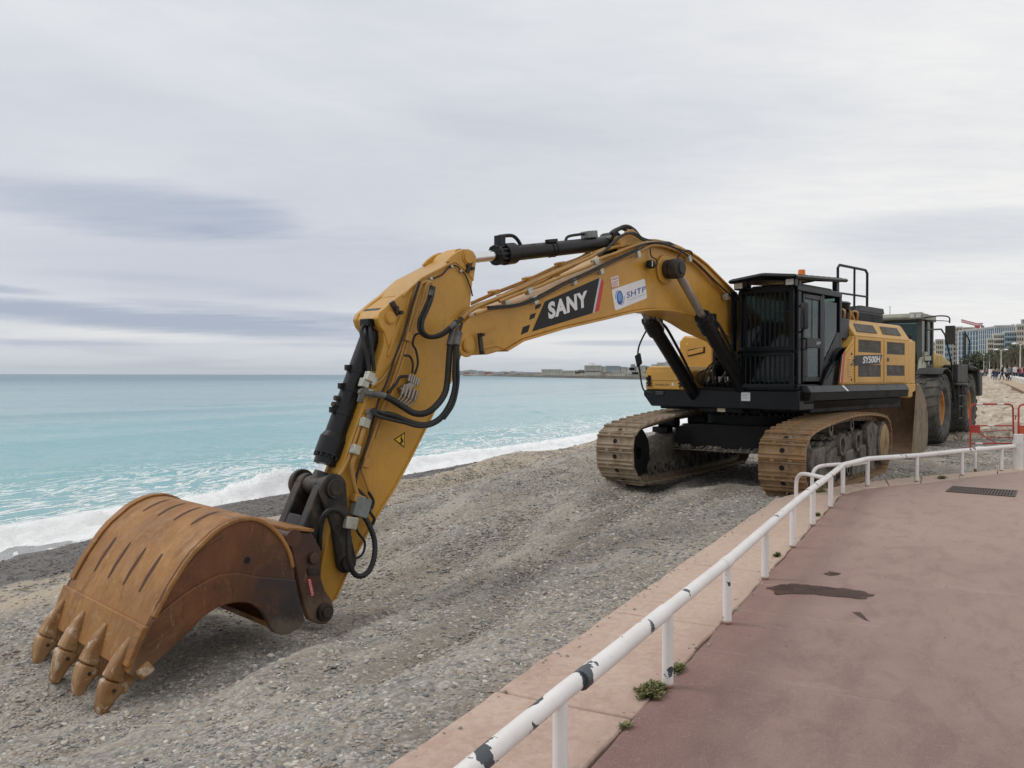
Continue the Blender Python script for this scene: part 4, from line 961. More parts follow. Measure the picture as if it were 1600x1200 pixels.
mb = MB(); mb.prism([(0.055, 1.74), (-0.055, 2.22), (-0.085, 2.235), (0.03, 1.74)], YS+0.0165, YS+0.0195); obj('silver_stripe', mb, SILV, hd)
mb = MB(); mb.prism([(0.757,1.671), (0.658,1.797), (0.431,1.999), (0.067,2.186), (-0.201,2.345), (0.067,2.262), (0.199,2.141), (0.354,1.667)], 1.50, YS+0.012); UP('black_side_panel', mb, BLK, 0.01)
rows = [(1.86, 2.04), (2.29, 2.49)]
panel(-0.60, -1.95, [(1.84, 2.06), (2.28, 2.50)]); panel(-1.97, -3.20, [(1.86, 2.06), (2.27, 2.50)])
# upper sloping grilles
for (a, b_) in ((-0.85, -1.80), (-2.10, -3.05)):
    mb = MB()
    def sl(x, k): return (x, YS-0.004-(0.19)*k+0.004, 2.56+0.30*k+0.003)
    q_ = [sl(a, .28), sl(b_, .28), sl(b_-0.02, .78), sl(a-0.08, .78)]
    mb.add(q_+[(p[0], p[1]+0.008, p[2]+0.006) for p in q_], [(0, 1, 2, 3), (7, 6, 5, 4), (0, 4, 5, 1), (1, 5, 6, 2), (2, 6, 7, 3), (3, 7, 4, 0)]); obj('grille', mb, MESHM, hd)
# black name panel
npn = [(-0.649,2.22), (-1.872,2.254), (-1.729,2.079), (-0.522,2.034)]
mb = MB(); mb.prism(npn, YS+0.0185, YS+0.0215); obj('name_panel', mb, DBLK, hd)
tx = [(-0.923,2.077), (-1.729,2.109), (-0.953,2.203)]
text('SY500H', tx[0], tx[1], tx[2], onleft(YS+0.023), 'model_lettering', WHITE, hd, 0.03)
for q_ in ([(-0.578,2.208), (-0.649,2.215), (-0.621,2.175), (-0.55,2.168)], [(-0.508,2.151), (-0.592,2.158), (-0.55,2.118), (-0.48,2.111)], [(-0.424,2.083), (-0.508,2.095), (-0.466,2.039), (-0.391,2.032)]):
    mb = MB(); mb.prism(q_, YS+0.0185, YS+0.0215); obj('name_square', mb, DBLK, hd)
mb = MB(); mb.bx(-2.20, -2.12, YS+0.018, YS+0.026, 2.13, 2.20); obj('latch', mb, CHAR, hd)
# chamfered skirt below
mb = MB()
zs = 1.70
mb.prism([(YS+0.03, 1.70), (1.42, 1.70), (1.42, 1.592), (YS+0.10, 1.592)], -3.10, 1.35, 'x'); sk = UP('side_skirt', mb, CHAR, 0.006)
mb = MB(); mb.prism([(1.42, 1.588), (YS+0.092, 1.588), (YS+0.07, 1.46), (1.42, 1.44)], -3.09, 1.34, 'x'); obj('skirt_lower', mb, DARKF, sk)  # lower face of the skirt, its shade put into a near-black colour
mb = MB(); mb.prism([(1.20, 1.436), (1.54, 1.436), (1.46, 1.32), (1.20, 1.26)], -3.0, 1.30, 'x'); obj('skirt_underside', mb, DARKF, sk)
mb = MB(); mb.add([(0.02, YS+0.036, 1.695), (-0.07, YS+0.036, 1.695), (-0.13, YS+0.104, 1.60), (-0.04, YS+0.104, 1.60)], [(0, 1, 2, 3)]); obj('reflector', mb, WHITE, sk)
mb = MB(); mb.prism([(-3.1, 1.70), (-3.72, 1.70), (-3.72, 1.56), (-3.1, 1.44)], 1.30, YS+0.01); UP('rear_corner', mb, YELC, 0.01)
# engine box, filter, rails, handles on top
mb = MB(); mb.prism([(-1.75, 2.80), (-1.75, 3.10), (-1.85, 3.19), (-3.0, 3.19), (-3.05, 3.10), (-3.05, 2.80)], -0.10, 1.15); eb = UP('engine_cover', mb, BLK, 0.015)
mb = MB()
for k in range(26): mb.bx(-1.80-k*0.047, -1.822-k*0.047, 1.15, 1.165, 2.84, 3.06)
obj('cover_grille', mb, BLK, eb)
mb = MB(); mb.prism([(-1.745, 3.095), (-1.845, 3.195), (-3.01, 3.195), (-3.06, 3.095)], 1.10, 1.172); obj('cover_rim', mb, CHAR, eb)
mb = MB(); mb.lathe([(2.80, 0.0), (2.80, 0.215), (3.14, 0.215), (3.17, 0.235), (3.20, 0.20), (3.22, 0.06), (3.25, 0.0)], (-0.95, 1.10, 0), axis='z', n=28); UP('air_filter', mb, BLK)
mb = MB(); mb.bx(-1.5, -0.4, -0.4, 1.2, 2.5, 2.86); UP('engine_deck', mb, DARKF)
for x in (-0.62, -0.88, -1.20, ):
    mb = MB(); mb.tube([(x, 1.36, 2.87), (x-0.02, 1.36, 3.02), (x-0.28, 1.16, 3.04), (x-0.42, 1.16, 2.87)], 0.019, smooth=4); UP('grab_rail', mb, PIPE)
rl = [(-1.23,3.144), (-1.201,3.784), (-1.288,3.84), (-2.419,3.932), (-2.614,3.886), (-2.68,3.282)]
mb = MB(); mb.tube([(rl[0][0], 1.0, 2.85), (rl[1][0], 1.0, 3.86), (rl[1][0]-0.08, 1.0, 3.92), (rl[4][0]+0.10, 1.0, 3.94), (rl[4][0], 1.0, 3.88), (rl[4][0], 1.0, 2.85)], 0.026)
mm_ = rl[1][0]*0.45+rl[4][0]*0.55
mb.tube([(mm_, 1.0, 3.93), (mm_, 1.0, 2.85)], 0.022); mb.tube([(rl[1][0], 1.0, 3.40), (rl[4][0], 1.0, 3.42)], 0.02); UP('handrail', mb, BLK)
mb = MB(); mb.bx(-0.75, -0.55, 1.1, 1.2, 2.88, 3.05); UP('grey_box', mb, ZINC)

# --- boom -------------------------------------------------------------
lower = [(7.626,2.088), (7.596,2.081), (7.159,2.103), (6.871,2.17), (6.576,2.304), (6.184,2.397), (5.808,2.486), (5.345,2.575), (4.852,2.668), (4.48,2.746), (4.17,2.8), (3.881,2.84), (3.598,2.861), (3.324,2.867), (3.04,2.859), (2.654,2.82), (2.328,2.745), (1.971,2.636), (1.578,2.556), (1.169,2.472)]
upper = [(0.391,2.837), (0.901,3.057), (1.386,3.265), (1.828,3.455), (2.25,3.637), (2.521,3.723), (2.784,3.786), (3.076,3.814), (3.428,3.814), (3.766,3.776), (4.027,3.71), (4.327,3.603), (4.779,3.431), (5.277,3.235), (5.679,3.081), (6.061,2.927), (6.293,2.83), (6.77,2.704), (7.1,2.616), (7.29,2.59), (7.435,2.538), (7.596,2.434), (7.646,2.285)]
lower = lower+[(0.55, 2.05), (0.25, 1.80)]
upper = [(0.05, 1.85), (0.05, 2.10), (0.35, 2.45)]+upper
mb = MB(); mb.prism(lower+upper, -0.29, 0.29)
boom = UP('boom', mb, YEL, 0.012)
mb = MB(); mb.strip(lower[3:], -0.325, 0.325, 0.03, 1); obj('lower_flange', mb, YEL, boom, bevel=0.006)
mb = MB(); mb.strip(upper[3:-5], -0.322, 0.322, 0.028, 1); obj('upper_flange', mb, YEL, boom, bevel=0.006)
# tip fork
pv = [(7.525,2.2)][0]
def disc(mb, c, y0, y1, r, n=28, hub=0.0):
    mb.lathe([(y0, 0.001), (y0, r), (y1, r), (y1, 0.001)], (c[0], 0, c[1]), n=n)
    return mb
mb = MB(); disc(mb, pv, 0.29, 0.318, 0.135); bs = obj('pivot_boss', mb, YEL, boom, bevel=0.01)
mb = MB(); disc(mb, pv, 0.318, 0.345, 0.078); disc(mb, pv, 0.345, 0.351, 0.062); obj('pivot_pin', mb, YEL, boom, bevel=0.006)
mb = MB(); mb.box((pv[0]-0.19, 0.345, pv[1]+0.03), (0.05, 0.03, 0.24), rot=(0, 0.15, 0)); 
for dz in (-0.09, 0.12): mb.cyl((pv[0]-0.19, 0.34, pv[1]+0.01+dz), (pv[0]-0.19, 0.40, pv[1]+0.01+dz), 0.022, n=6)
obj('pin_keeper', mb, GREASE, boom)
# cast ribs near the tip
for pl_s in ([(7.259,2.2), (7.035,2.243), (6.948,2.223), (6.904,2.177), (7.035,2.205), (7.238,2.162)], [(7.29,2.357), (7.057,2.434), (7.035,2.42), (7.269,2.335)]):
    mb = MB(); mb.prism(pl_s, 0.29, 0.305); obj('weld_rib', mb, YEL, boom, bevel=0.006)
# top ears for the arm cylinder, at the bend
ce = [(4.392,3.782)][0]
for y0, y1 in ((0.14, 0.18), (-0.18, -0.14)):
    mb = MB(); mb.prism([(4.55, 3.45), (4.35, 3.80), (4.25, 3.95), (4.10, 4.00), (3.96, 3.95), (3.80, 3.88), (3.55, 3.86), (3.2, 3.62), (3.3, 3.4)], y0, y1); obj('cylinder_ear', mb, YEL, boom, bevel=0.008)
mb = MB(); disc(mb, ce, -0.22, 0.22, 0.085); obj('cylinder_pin', mb, YEL, boom, bevel=0.006)
# boom-cylinder trunnion
bc = (3.46, 3.45)
mb = MB(); disc(mb, bc, 0.29, 0.34, 0.22); disc(mb, bc, -0.34, -0.29, 0.22); obj('trunnion_boss', mb, YEL, boom, bevel=0.02)
mb = MB(); mb.lathe([(0.34, 0.001), (0.34, 0.13), (0.36, 0.145), (0.43, 0.145), (0.435, 0.12), (0.45, 0.12), (0.455, 0.15), (0.58, 0.15), (0.60, 0.12), (0.60, 0.085), (0.63, 0.08), (0.63, 0.001)], (bc[0], 0, bc[1]), n=30)
mb.lathe([(-0.34, 0.001), (-0.34, 0.13), (-0.6, 0.13), (-0.6, 0.001)], (bc[0], 0, bc[1]), n=24); obj('trunnion', mb, GREASE, boom)
def dirv(a, b_): return (Vector(b_)-Vector(a)).normalized()
for sg in (1, -1):
    y = 0.50*sg
    A = Vector((bc[0], y, bc[1])); B_ = Vector((1.22, y, 1.47)); d = (B_-A).normalized(); Lr = (B_-A).length
    g0 = A+d*1.02
    mb = MB(); mb.cyl(A+d*0.12, g0+d*0.05, 0.062, n=22); cyl_ = UP('boom_cylinder', mb, DULL)
    mb = MB(); mb.cyl(g0-d*0.02, g0+d*0.10, 0.13, n=26); mb.cyl(g0+d*0.10, g0+d*0.30, 0.142, n=26)
    up_ = Vector((-d.z, 0, d.x)); 
    for k in range(10):
        w = 2*math.pi*k/10; c_ = g0+(up_*math.cos(w)+Vector((0, 1, 0))*math.sin(w))*0.105; mb.cyl(c_-d*0.045, c_, 0.020, n=6)
    mb.box(g0+d*0.18-up_*(-0.16)*-1, (0.14, 0.14, 0.12)); obj('gland', mb, CYL, cyl_, bevel=0.008)
    mb = MB(); mb.cyl(g0+d*0.30, B_, 0.112, n=26); obj('barrel', mb, CYL, cyl_)
    mb = MB(); p_ = g0+d*0.2-up_*-0.17*-1
    mb.tube([g0+d*0.22+up_*-0.18, g0+d*0.45+up_*-0.25, g0+d*0.85+up_*-0.24, B_-d*0.7+up_*-0.21, B_-d*0.3+up_*-0.16], 0.024, smooth=4); obj('cylinder_hose', mb, HOSE, cyl_)
# arm cylinder on top
ae_ = [(7.431,3.23)][0]; A = Vector((ae_[0], 0, ae_[1])); B_ = Vector((ce[0], 0, ce[1])); d = (B_-A).normalized(); up_ = Vector((-d.z, 0, d.x))*-1
if up_.z < 0: up_ = -up_
mb = MB(); mb.cyl(A+d*0.05, A+d*0.75, 0.068, n=26); ac = UP('arm_cylinder', mb, CHR)
mb = MB(); mb.lathe([(-0.10, 0.001), (-0.10, 0.12), (0.10, 0.12), (0.10, 0.001)], (A.x, 0, A.z), n=22); obj('rod_eye', mb, YEL, ac)
g0 = A+d*0.68
mb = MB(); mb.cyl(g0, g0+d*0.05, 0.128, n=28); mb.cyl(g0+d*0.05, g0+d*0.15, 0.10, n=24); mb.cyl(g0+d*0.15, g0+d*0.34, 0.138, 0.135, n=28); mb.cyl(g0+d*0.34, g0+d*0.38, 0.135, 0.102, n=28)
for k in range(12):
    w = 2*math.pi*k/12; c_ = g0+(up_*math.cos(w)+Vector((0, 1, 0))*math.sin(w))*0.110; mb.cyl(c_-d*0.012, c_+d*0.15, 0.019, n=6)
mb.box(g0+d*0.12+up_*0.17, (0.11, 0.10, 0.13)); obj('gland', mb, CYL, ac, bevel=0.006)
mb = MB(); mb.cyl(g0+d*0.38, B_-d*0.16, 0.100, n=30); mb.lathe([(-0.11, 0.001), (-0.11, 0.15), (0.11, 0.15), (0.11, 0.001)], (B_.x, 0, B_.z), n=24); obj('barrel', mb, CYL, ac)
mb = MB(); mb.tube([g0+d*0.12+up_*0.225, g0+d*0.34+up_*0.225, g0+d*0.44+up_*0.17, g0+d*0.50+up_*0.08], 0.024, smooth=4); obj('port_pipe', mb, CYL, ac)
mb = MB(); mb.tube([B_-d*1.02+up_*0.08, B_-d*0.95+up_*0.145, B_-d*0.72+up_*0.16, B_-d*0.60+up_*0.16], 0.020, smooth=4); obj('port_pipe', mb, CYL, ac)
mb = MB(); mb.box(B_-d*0.48+up_*0.145, (0.22, 0.14, 0.10), rot=(0, 0.17, 0)); obj('manifold', mb, ZINC, ac, bevel=0.01)
for k, (s0, s1) in enumerate(((0.9, 0.2),)):
    c_ = B_-d*1.35; mb = MB()
    for a in (-0.02, 0.06):
        pts_ = [c_+d*a+(up_*math.cos(w*math.pi/8)+Vector((0, 1, 0))*math.sin(w*math.pi/8))*0.104 for w in range(17)]; mb.tube(pts_, 0.008, 6)
    mb.box(c_+up_*0.11+Vector((0, 0.04, 0)), (0.18, 0.07, 0.04), rot=(0, 0.17, 0)); obj('hose_clip', mb, CYL, ac)

# hoses over the bend
def hose(name, pts, r, parent, mat=HOSE, smooth=6):
    mb = MB(); mb.tube(pts, r, 10, smooth=smooth); return obj(name, mb, mat, parent)
def ribbed(name, pts, r, parent, mat=HOSE):
    """spiral-wrapped hose: thick and thin rings along a smoothed line"""
    P_ = [Vector(p) for p in pts]; q = []
    for i in range(len(P_)-1):
        p0 = P_[max(i-1, 0)]; p1 = P_[i]; p2 = P_[i+1]; p3 = P_[min(i+2, len(P_)-1)]
        for k in range(12):
            t = k/12; q.append(0.5*((2*p1)+(p2-p0)*t+(2*p0-5*p1+4*p2-p3)*t*t+(3*p1-p0-3*p2+p3)*t**3))
    q.append(P_[-1]); out = [q[0]]; acc = 0; step = 0.017
    for a, b_ in zip(q, q[1:]):
        L = (b_-a).length; s = step-acc
        while s < L: out.append(a.lerp(b_, s/L)); s += step
        acc = L-(s-step)
    mb = MB(); mb.tube(out, [r*(1.0 if i % 2 else 0.86) for i in range(len(out))], 10); return obj(name, mb, mat, parent)
hose('hose', [(4.502,0.1,3.882), (4.334,0.1,3.977), (4.175,0.12,4.032), (4.012,0.14,3.994), (3.878,0.16,3.894), (3.738,0.2,3.849), (3.465,0.22,3.859), (3.156,0.2,3.886), (2.904,0.2,3.805)], 0.031, boom)
hose('hose', [(4.381,-0.05,3.896), (4.227,-0.05,3.99), (4.038,-0.05,4.042), (3.914,0,3.975), (3.788,0.05,3.898), (3.556,0.05,3.867)], 0.028, boom)
hose('hose', [(4.938,0.22,3.53), (4.761,0.24,3.654), (4.596,0.25,3.78), (4.414,0.25,3.875), (4.165,0.25,3.924), (3.895,0.24,3.873), (3.465,0.22,3.868)], 0.015, boom)
hose('hose', [(5.056,0.29,3.493), (4.868,0.3,3.609), (4.705,0.31,3.725), (4.526,0.31,3.836), (4.311,0.31,3.89), (4.013,0.3,3.834), (3.621,0.28,3.825)], 0.015, boom)
# hard pipes along the top of the boom (two groups of three)
yl = 0.26
hose('hard_pipe', [(7.587,0.3,2.508), (7.456,0.3,2.604), (7.177,0.28,2.72), (6.729,0.27,2.874), (6.25,0.26,3.064), (5.738,0.25,3.258), (5.189,0.24,3.458), (4.88,0.22,3.59), (4.484,0.2,3.698), (4.096,0.2,3.779), (3.772,0.2,3.864), (3.435,0.2,3.894), (2.904,0.2,3.865), (2.34,0.2,3.742), (1.945,0.2,3.57), (1.425,0.2,3.313), (1.1,0.2,3.161)], 0.023, boom, PIPE)
hose('hard_pipe', [(7.572,0.24,2.519), (7.35,0.22,2.659), (6.991,0.2,2.775), (6.52,0.18,2.959), (6.016,0.16,3.149), (5.476,0.14,3.352), (4.968,0.12,3.555), (4.678,0.12,3.658)], 0.019, boom, PIPE)
hose('hard_pipe', [(7.012,0.33,2.742), (6.678,0.33,2.858), (6.327,0.33,2.971), (5.832,0.33,3.151), (5.301,0.33,3.334), (5.05,0.33,3.455), (4.732,0.33,3.558), (4.354,0.33,3.69), (3.959,0.33,3.799), (3.543,0.33,3.828), (3.035,0.33,3.757), (2.516,0.33,3.589), (2.065,0.33,3.382), (1.592,0.33,3.153)], 0.022, boom, PIPE)
hose('hard_pipe', [(7.441,0.36,2.565), (7.255,0.36,2.612), (6.933,0.36,2.684), (6.479,0.36,2.782), (5.994,0.36,2.945), (5.474,0.36,3.154), (4.772,0.36,3.426), (4.162,0.36,3.653), (3.872,0.36,3.759), (3.503,0.36,3.781), (2.974,0.36,3.721), (2.45,0.36,3.552), (1.915,0.36,3.286), (1.561,0.36,3.099)], 0.019, boom, PIPE)
hose('thin_pipe', [(7.164,0,2.737), (6.793,0,2.88), (6.21,0,3.088), (5.578,0,3.338), (5.102,0,3.499), (4.817,0,3.656)], 0.012, boom, PIPE)
hose('thin_pipe', [(7.127,-0.04,2.719), (6.754,-0.04,2.862), (6.168,-0.04,3.069), (5.532,-0.04,3.32), (5.054,-0.04,3.482), (4.767,-0.04,3.638)], 0.012, boom, PIPE)
hose('thin_pipe', [(7.218,0.08,2.652), (6.761,0.08,2.798), (6.153,0.06,3.005), (5.515,0.06,3.261), (4.893,0.06,3.533)], 0.016, boom, PIPE)
hose('hose', [(7.283,0.41,2.653), (6.863,0.4,2.701), (6.58,0.4,2.773), (6.285,0.4,2.889), (5.914,0.4,3.047), (5.389,0.4,3.243), (4.97,0.4,3.412), (4.374,0.4,3.635), (4.155,0.4,3.741), (3.732,0.4,3.818), (3.185,0.38,3.775), (2.636,0.38,3.613), (2.091,0.38,3.376), (1.512,0.38,3.144)], 0.014, boom)
hose('hose', [(7.302,0.43,2.628), (6.884,0.42,2.676), (6.59,0.42,2.748), (6.283,0.42,2.864), (5.912,0.42,3.021), (5.387,0.42,3.216), (4.967,0.42,3.384), (4.402,0.42,3.602), (4.138,0.41,3.714)], 0.011, boom)
for (u0, u1) in (([(6.793,0,2.872)], [(6.798,0.05,2.702)]),): pass
def clip(p, sx, sy, sz, mat, parent, rot=0.45, name='pipe_clamp'):
    mb = MB(); mb.box(p, (sx, sy, sz), rot=(0, rot, 0)); return obj(name, mb, mat, parent, bevel=0.006)
for p in [(6.782,0,2.889), (6.162,0,3.108), (5.525,0,3.361), (6.725,0.1,2.838), (6.457,0.12,2.944), (5.768,0.12,3.191)]: clip(p, 0.08, 0.14, 0.055, PIPE, boom, rot=0.35)
for p in [(6.493,0.33,2.903), (5.177,0.33,3.398)]: clip(p, 0.09, 0.08, 0.075, CLAMP, boom, rot=0.4)
for p in [(6.442,0.37,2.792), (5.685,0.37,3.085), (5.116,0.37,3.279), (4.255,0.37,3.596), (2.883,0.36,3.671), (6.872,0.3,2.73), (1.75,0.36,3.161)]:
    clip(p, 0.075, 0.08, 0.10, CLAMP if p[0] < 7 else PIPE, boom, rot=0.4)
# wire loops, work lamp
hose('wire', [(3.892,0.34,3.721), (3.874,0.35,3.609), (3.773,0.36,3.572), (3.769,0.38,3.504), (3.852,0.38,3.449)], 0.010, boom)
hose('wire', [(3.287,0.4,3.587), (3.212,0.42,3.71), (3.033,0.42,3.778), (2.855,0.4,3.769), (2.841,0.38,3.693)], 0.012, boom)
lp = [(3.913,0.36,3.482)]
mb = MB(); mb.box((lp[0][0], 0.37, lp[0][2]), (0.16, 0.12, 0.12), rot=(0, 0.1, 0.5)); wl = obj('boom_lamp', mb, BLK, boom, bevel=0.03)
mb = MB(); mb.box((lp[0][0]+0.045, 0.432, lp[0][2]), (0.11, 0.012, 0.085), rot=(0, 0.1, 0.5)); obj('lens', mb, LENS, wl)
# lettering and stickers on the near plate
YB = 0.2915
onb = lambda p: (p[0], YB+0.004, p[1])
def decal(name, poly, mat, parent, y=YB, th=0.0025):
    mb = MB(); mb.prism(poly, y, y+th); return obj(name, mb, mat, parent)
decal('name_panel', [(6.15,2.8), (5.027,3.197), (5.175,2.705), (6.391,2.407)], DBLK, boom)
decal('silver_stripe', [(5.03,3.192), (4.988,3.192), (5.137,2.713), (5.178,2.705)], SILV, boom)
decal('red_stripe', [(4.985,3.196), (4.927,3.143), (5.035,2.748), (5.137,2.716)], RED, boom)
for q_ in ([(6.325,2.74), (6.217,2.771), (6.241,2.717), (6.337,2.683)], [(6.42,2.618), (6.319,2.648), (6.349,2.581), (6.444,2.549)], [(6.555,2.456), (6.426,2.493), (6.468,2.4), (6.596,2.359)]): decal('name_square', q_, DBLK, boom)
tx = [(6.082,2.57), (5.279,2.791), (6.1,2.787)]
text('SANY', tx[0], tx[1], tx[2], onb, 'maker_lettering', WHITE, boom, 0.048, spacing=1.1)
def rrect(P_, r=0.12):
    """rounded parallelogram"""
    out = []; P_ = [Vector(p) for p in P_]
    for i in range(4):
        a, b_, c_ = P_[i-1], P_[i], P_[(i+1) % 4]; u = (a-b_).normalized()*r*(c_-b_).length*0.9; w = (c_-b_).normalized()*r*(c_-b_).length*0.9
        u = (a-b_).normalized()*0.035; w = (c_-b_).normalized()*0.035
        for k in range(5):
            t = k/4; out.append(tuple(b_+u*(1-t)**2+w*t**2))
    return out
decal('contractor_panel', rrect([(4.753,3.055), (3.958,3.278), (3.896,2.996), (4.671,2.764)]), WHITE, boom)
tx = [(4.403,2.957), (3.934,3.087), (4.403,3.044)]
text('SHTP', tx[0], (tx[1][0], tx[1][1]), tx[2], onb, 'contractor_lettering', BLUE, boom, 0.012, spacing=1.05)
tx = [(4.392,2.919), (3.942,3.042), (4.392,2.941)]
text('Travaux Publics', tx[0], tx[1], tx[2], onb, 'small_lettering', GREYP, boom, 0.0, spacing=1.15)
gc = [(4.565,2.955), (4.565,3.055)]
rg_ = abs(gc[1][1]-gc[0][1]); c0 = gc[0]
mb = MB(); mb.prism([(c0[0]+0.72*rg_*math.cos(w*math.pi/14), c0[1]+1.0*rg_*math.sin(w*math.pi/14)) for w in range(28)], YB+0.0025, YB+0.0045); obj('globe_print', mb, BLUE, boom)
mb = MB(); mb.prism([(c0[0]+0.03*rg_+0.50*rg_*math.cos(w*math.pi/14), c0[1]+0.12*rg_+0.66*rg_*math.sin(w*math.pi/14)) for w in range(28)], YB+0.0045, YB+0.006); obj('globe_print', mb, LBLUE, boom)
for s0, s1, kx in ((-0.2, 1.1, -1), (2.9, 4.3, 1)):
    mb = MB(); pts_ = [(c0[0]+1.0*rg_*math.cos(s0+(s1-s0)*k/10), YB+0.006, c0[1]+1.12*rg_*math.sin(s0+(s1-s0)*k/10)) for k in range(11)]; mb.tube(pts_, 0.004, 4); obj('globe_swoosh', mb, BLUE, boom)
decal('safety_sticker', [(4.775,3.218), (4.604,3.269), (4.582,3.122), (4.745,3.078)], WHITE, boom)
tx = [(4.756,3.175), (4.612,3.219), (4.759,3.213)]
text('GALIA', tx[0], tx[1], tx[2], onb, 'sticker_lettering', RED, boom, 0.02)
mb = MB()
for k in range(5):
    q_ = [(4.748,3.158), (4.604,3.201)]; z_ = -k*0.018
    mb.prism([(q_[0][0], q_[0][1]+z_), (q_[1][0]-(k % 2)*-0.02, q_[1][1]+z_), (q_[1][0]-(k % 2)*-0.02, q_[1][1]+z_-0.007), (q_[0][0], q_[0][1]+z_-0.007)], YB+0.0025, YB+0.004)
obj('sticker_print', mb, RED, boom)

# --- arm --------------------------------------------------------------
AW = 0.215
arm_p = [(7.299,3.238), (7.314,3.131), (7.33,3.054), (7.37,2.734), (7.397,2.544), (7.469,2.354), (7.509,2.114), (7.559,1.979), (7.639,1.816), (7.747,1.67), (7.882,1.527), (7.987,1.364), (8.108,1.176), (8.244,0.979), (8.343,0.832), (8.475,0.656), (8.638,0.467), (8.805,0.264), (8.928,0.08), (9.048,-0.081), (9.142,-0.229), (9.25,-0.424), (9.341,-0.516), (9.394,-0.563), (9.446,-0.539), (9.446,-0.335), (9.431,-0.178), (9.416,-0.059), (9.341,0.212), (9.258,0.401), (9.219,0.611), (9.189,0.862), (9.087,1.11), (8.928,1.467), (8.772,1.833), (8.672,2.064), (8.63,2.209), (8.638,2.324), (8.705,2.39), (8.722,2.457), (8.672,2.541), (8.405,2.716), (8.135,2.93), (7.825,3.083), (7.649,3.173), (7.609,3.237), (7.549,3.291), (7.479,3.317), (7.397,3.319), (7.335,3.288)]
mb = MB(); mb.prism(arm_p, -AW, AW); arm = UP('arm', mb, YEL, 0.012)
# flange along the back of the arm and the raised side strips
bk = [(7.882,1.534), (7.987,1.364), (8.244,0.979), (8.475,0.656), (8.805,0.264), (9.048,-0.081), (9.25,-0.424)]
mb = MB(); mb.strip(bk, -AW-0.02, AW+0.02, 0.022, 1); obj('flange', mb, YEL, arm, bevel=0.005)
tp = [(7.649,3.185), (7.825,3.094), (8.135,2.941), (8.289,2.822), (8.405,2.723)]
mb = MB(); mb.strip(tp, -AW-0.025, AW+0.025, 0.025, -1); obj('top_plate', mb, YEL, arm, bevel=0.006)
# ears for the arm cylinder
for y0, y1 in ((AW-0.03, AW+0.012), (-AW-0.012, -AW+0.03)):
    mb = MB(); mb.prism([(7.767,3.147), (7.689,3.221), (7.599,3.282), (7.509,3.322), (7.418,3.335), (7.346,3.317), (7.294,3.262), (7.299,3.178), (7.335,2.963), (7.448,3.066), (7.609,3.148)], y0, y1); obj('cylinder_ear', mb, YEL, arm, bevel=0.01)
mb = MB(); disc(mb, ae_, -AW-0.03, AW+0.045, 0.07); disc(mb, ae_, AW+0.012, AW+0.026, 0.09); obj('cylinder_pin', mb, YEL, arm, bevel=0.006)
kp = [(7.416,0.235,3.135), (7.375,0.235,3.108)]
mb = MB(); mb.box(kp[0], (0.05, 0.03, 0.16), rot=(0, -0.4, 0)); mb.cyl(kp[1], (kp[1][0], 0.27, kp[1][2]), 0.022, n=6); mb.cyl((kp[0][0]+.03, .23, kp[0][2]), (kp[0][0]+.03, 0.265, kp[0][2]), 0.02, n=6); obj('pin_keeper', mb, GREASE, arm)
# lugs for the bucket cylinder
for sg in (1, -1):
    y0, y1 = sorted((sg*(AW-0.06), sg*(AW+0.012)))
    mb = MB(); mb.prism([(8.217,2.863), (8.135,2.898), (8.289,2.661), (8.457,2.456), (8.536,2.246), (8.587,2.141), (8.638,2.311), (8.705,2.383), (8.731,2.456), (8.705,2.519), (8.553,2.637), (8.405,2.737)], y0, y1); obj('cylinder_lug', mb, YEL, arm, bevel=0.01)
cp_ = [(8.568,2.47)][0]
mb = MB(); disc(mb, cp_, -AW-0.03, AW+0.035, 0.068); disc(mb, cp_, AW+0.035, AW+0.041, 0.055); obj('cylinder_pin', mb, YEL, arm, bevel=0.006)
kp = [(8.512,0.24,2.576), (8.451,0.24,2.531)]
mb = MB(); mb.box(kp[0], (0.05, 0.04, 0.16), rot=(0, 0.6, 0))
for p in kp: mb.cyl(p, (p[0], 0.29, p[2]), 0.024, n=6)
obj('pin_keeper', mb, GREASE, arm)
# side rib
mb = MB(); mb.prism([(8.343,2.685), (8.199,2.85), (8.154,2.875), (8.289,2.675), (8.449,2.318), (8.578,2.052), (8.604,2.065), (8.518,2.315)], AW, AW+0.014); obj('side_rib', mb, YEL, arm, bevel=0.004)
# pipes down the arm
hose('hard_pipe', [(8.043,0.27,2.901), (8.135,0.27,2.879), (8.173,0.26,2.821), (8.254,0.26,2.618), (8.344,0.26,2.355), (8.449,0.26,2.053), (8.553,0.26,1.798), (8.638,0.26,1.629), (8.723,0.26,1.441), (8.805,0.26,1.229), (8.887,0.26,1.02), (8.944,0.26,0.851)], 0.015, arm, PIPE)
hose('hard_pipe', [(8.041,0.29,2.885), (8.115,0.29,2.851), (8.162,0.28,2.679), (8.262,0.27,2.477), (8.334,0.27,2.285), (8.431,0.27,2.005), (8.535,0.27,1.764), (8.629,0.27,1.547), (8.697,0.27,1.393), (8.78,0.27,1.195)], 0.015, arm, PIPE)
hose('hard_pipe', [(8.165,0.24,2.908), (8.238,0.24,2.775), (8.31,0.24,2.532), (8.398,0.24,2.249), (8.503,0.24,2.025), (8.657,0.24,1.833), (8.824,0.24,1.726)], 0.014, arm, PIPE)
hose('hard_pipe', [(8.886,0.27,1.4), (8.926,0.28,1.343), (8.99,0.28,1.174), (9.054,0.28,1.033), (9.093,0.28,0.918), (9.078,0.28,0.786), (9.046,0.28,0.665), (8.998,0.28,0.541)], 0.027, arm, PIPE)
hose('hard_pipe', [(8.921,0.25,1.434), (9.009,0.25,1.239), (9.111,0.25,1.015), (9.175,0.24,0.889), (9.236,0.24,0.829)], 0.018, arm, PIPE)
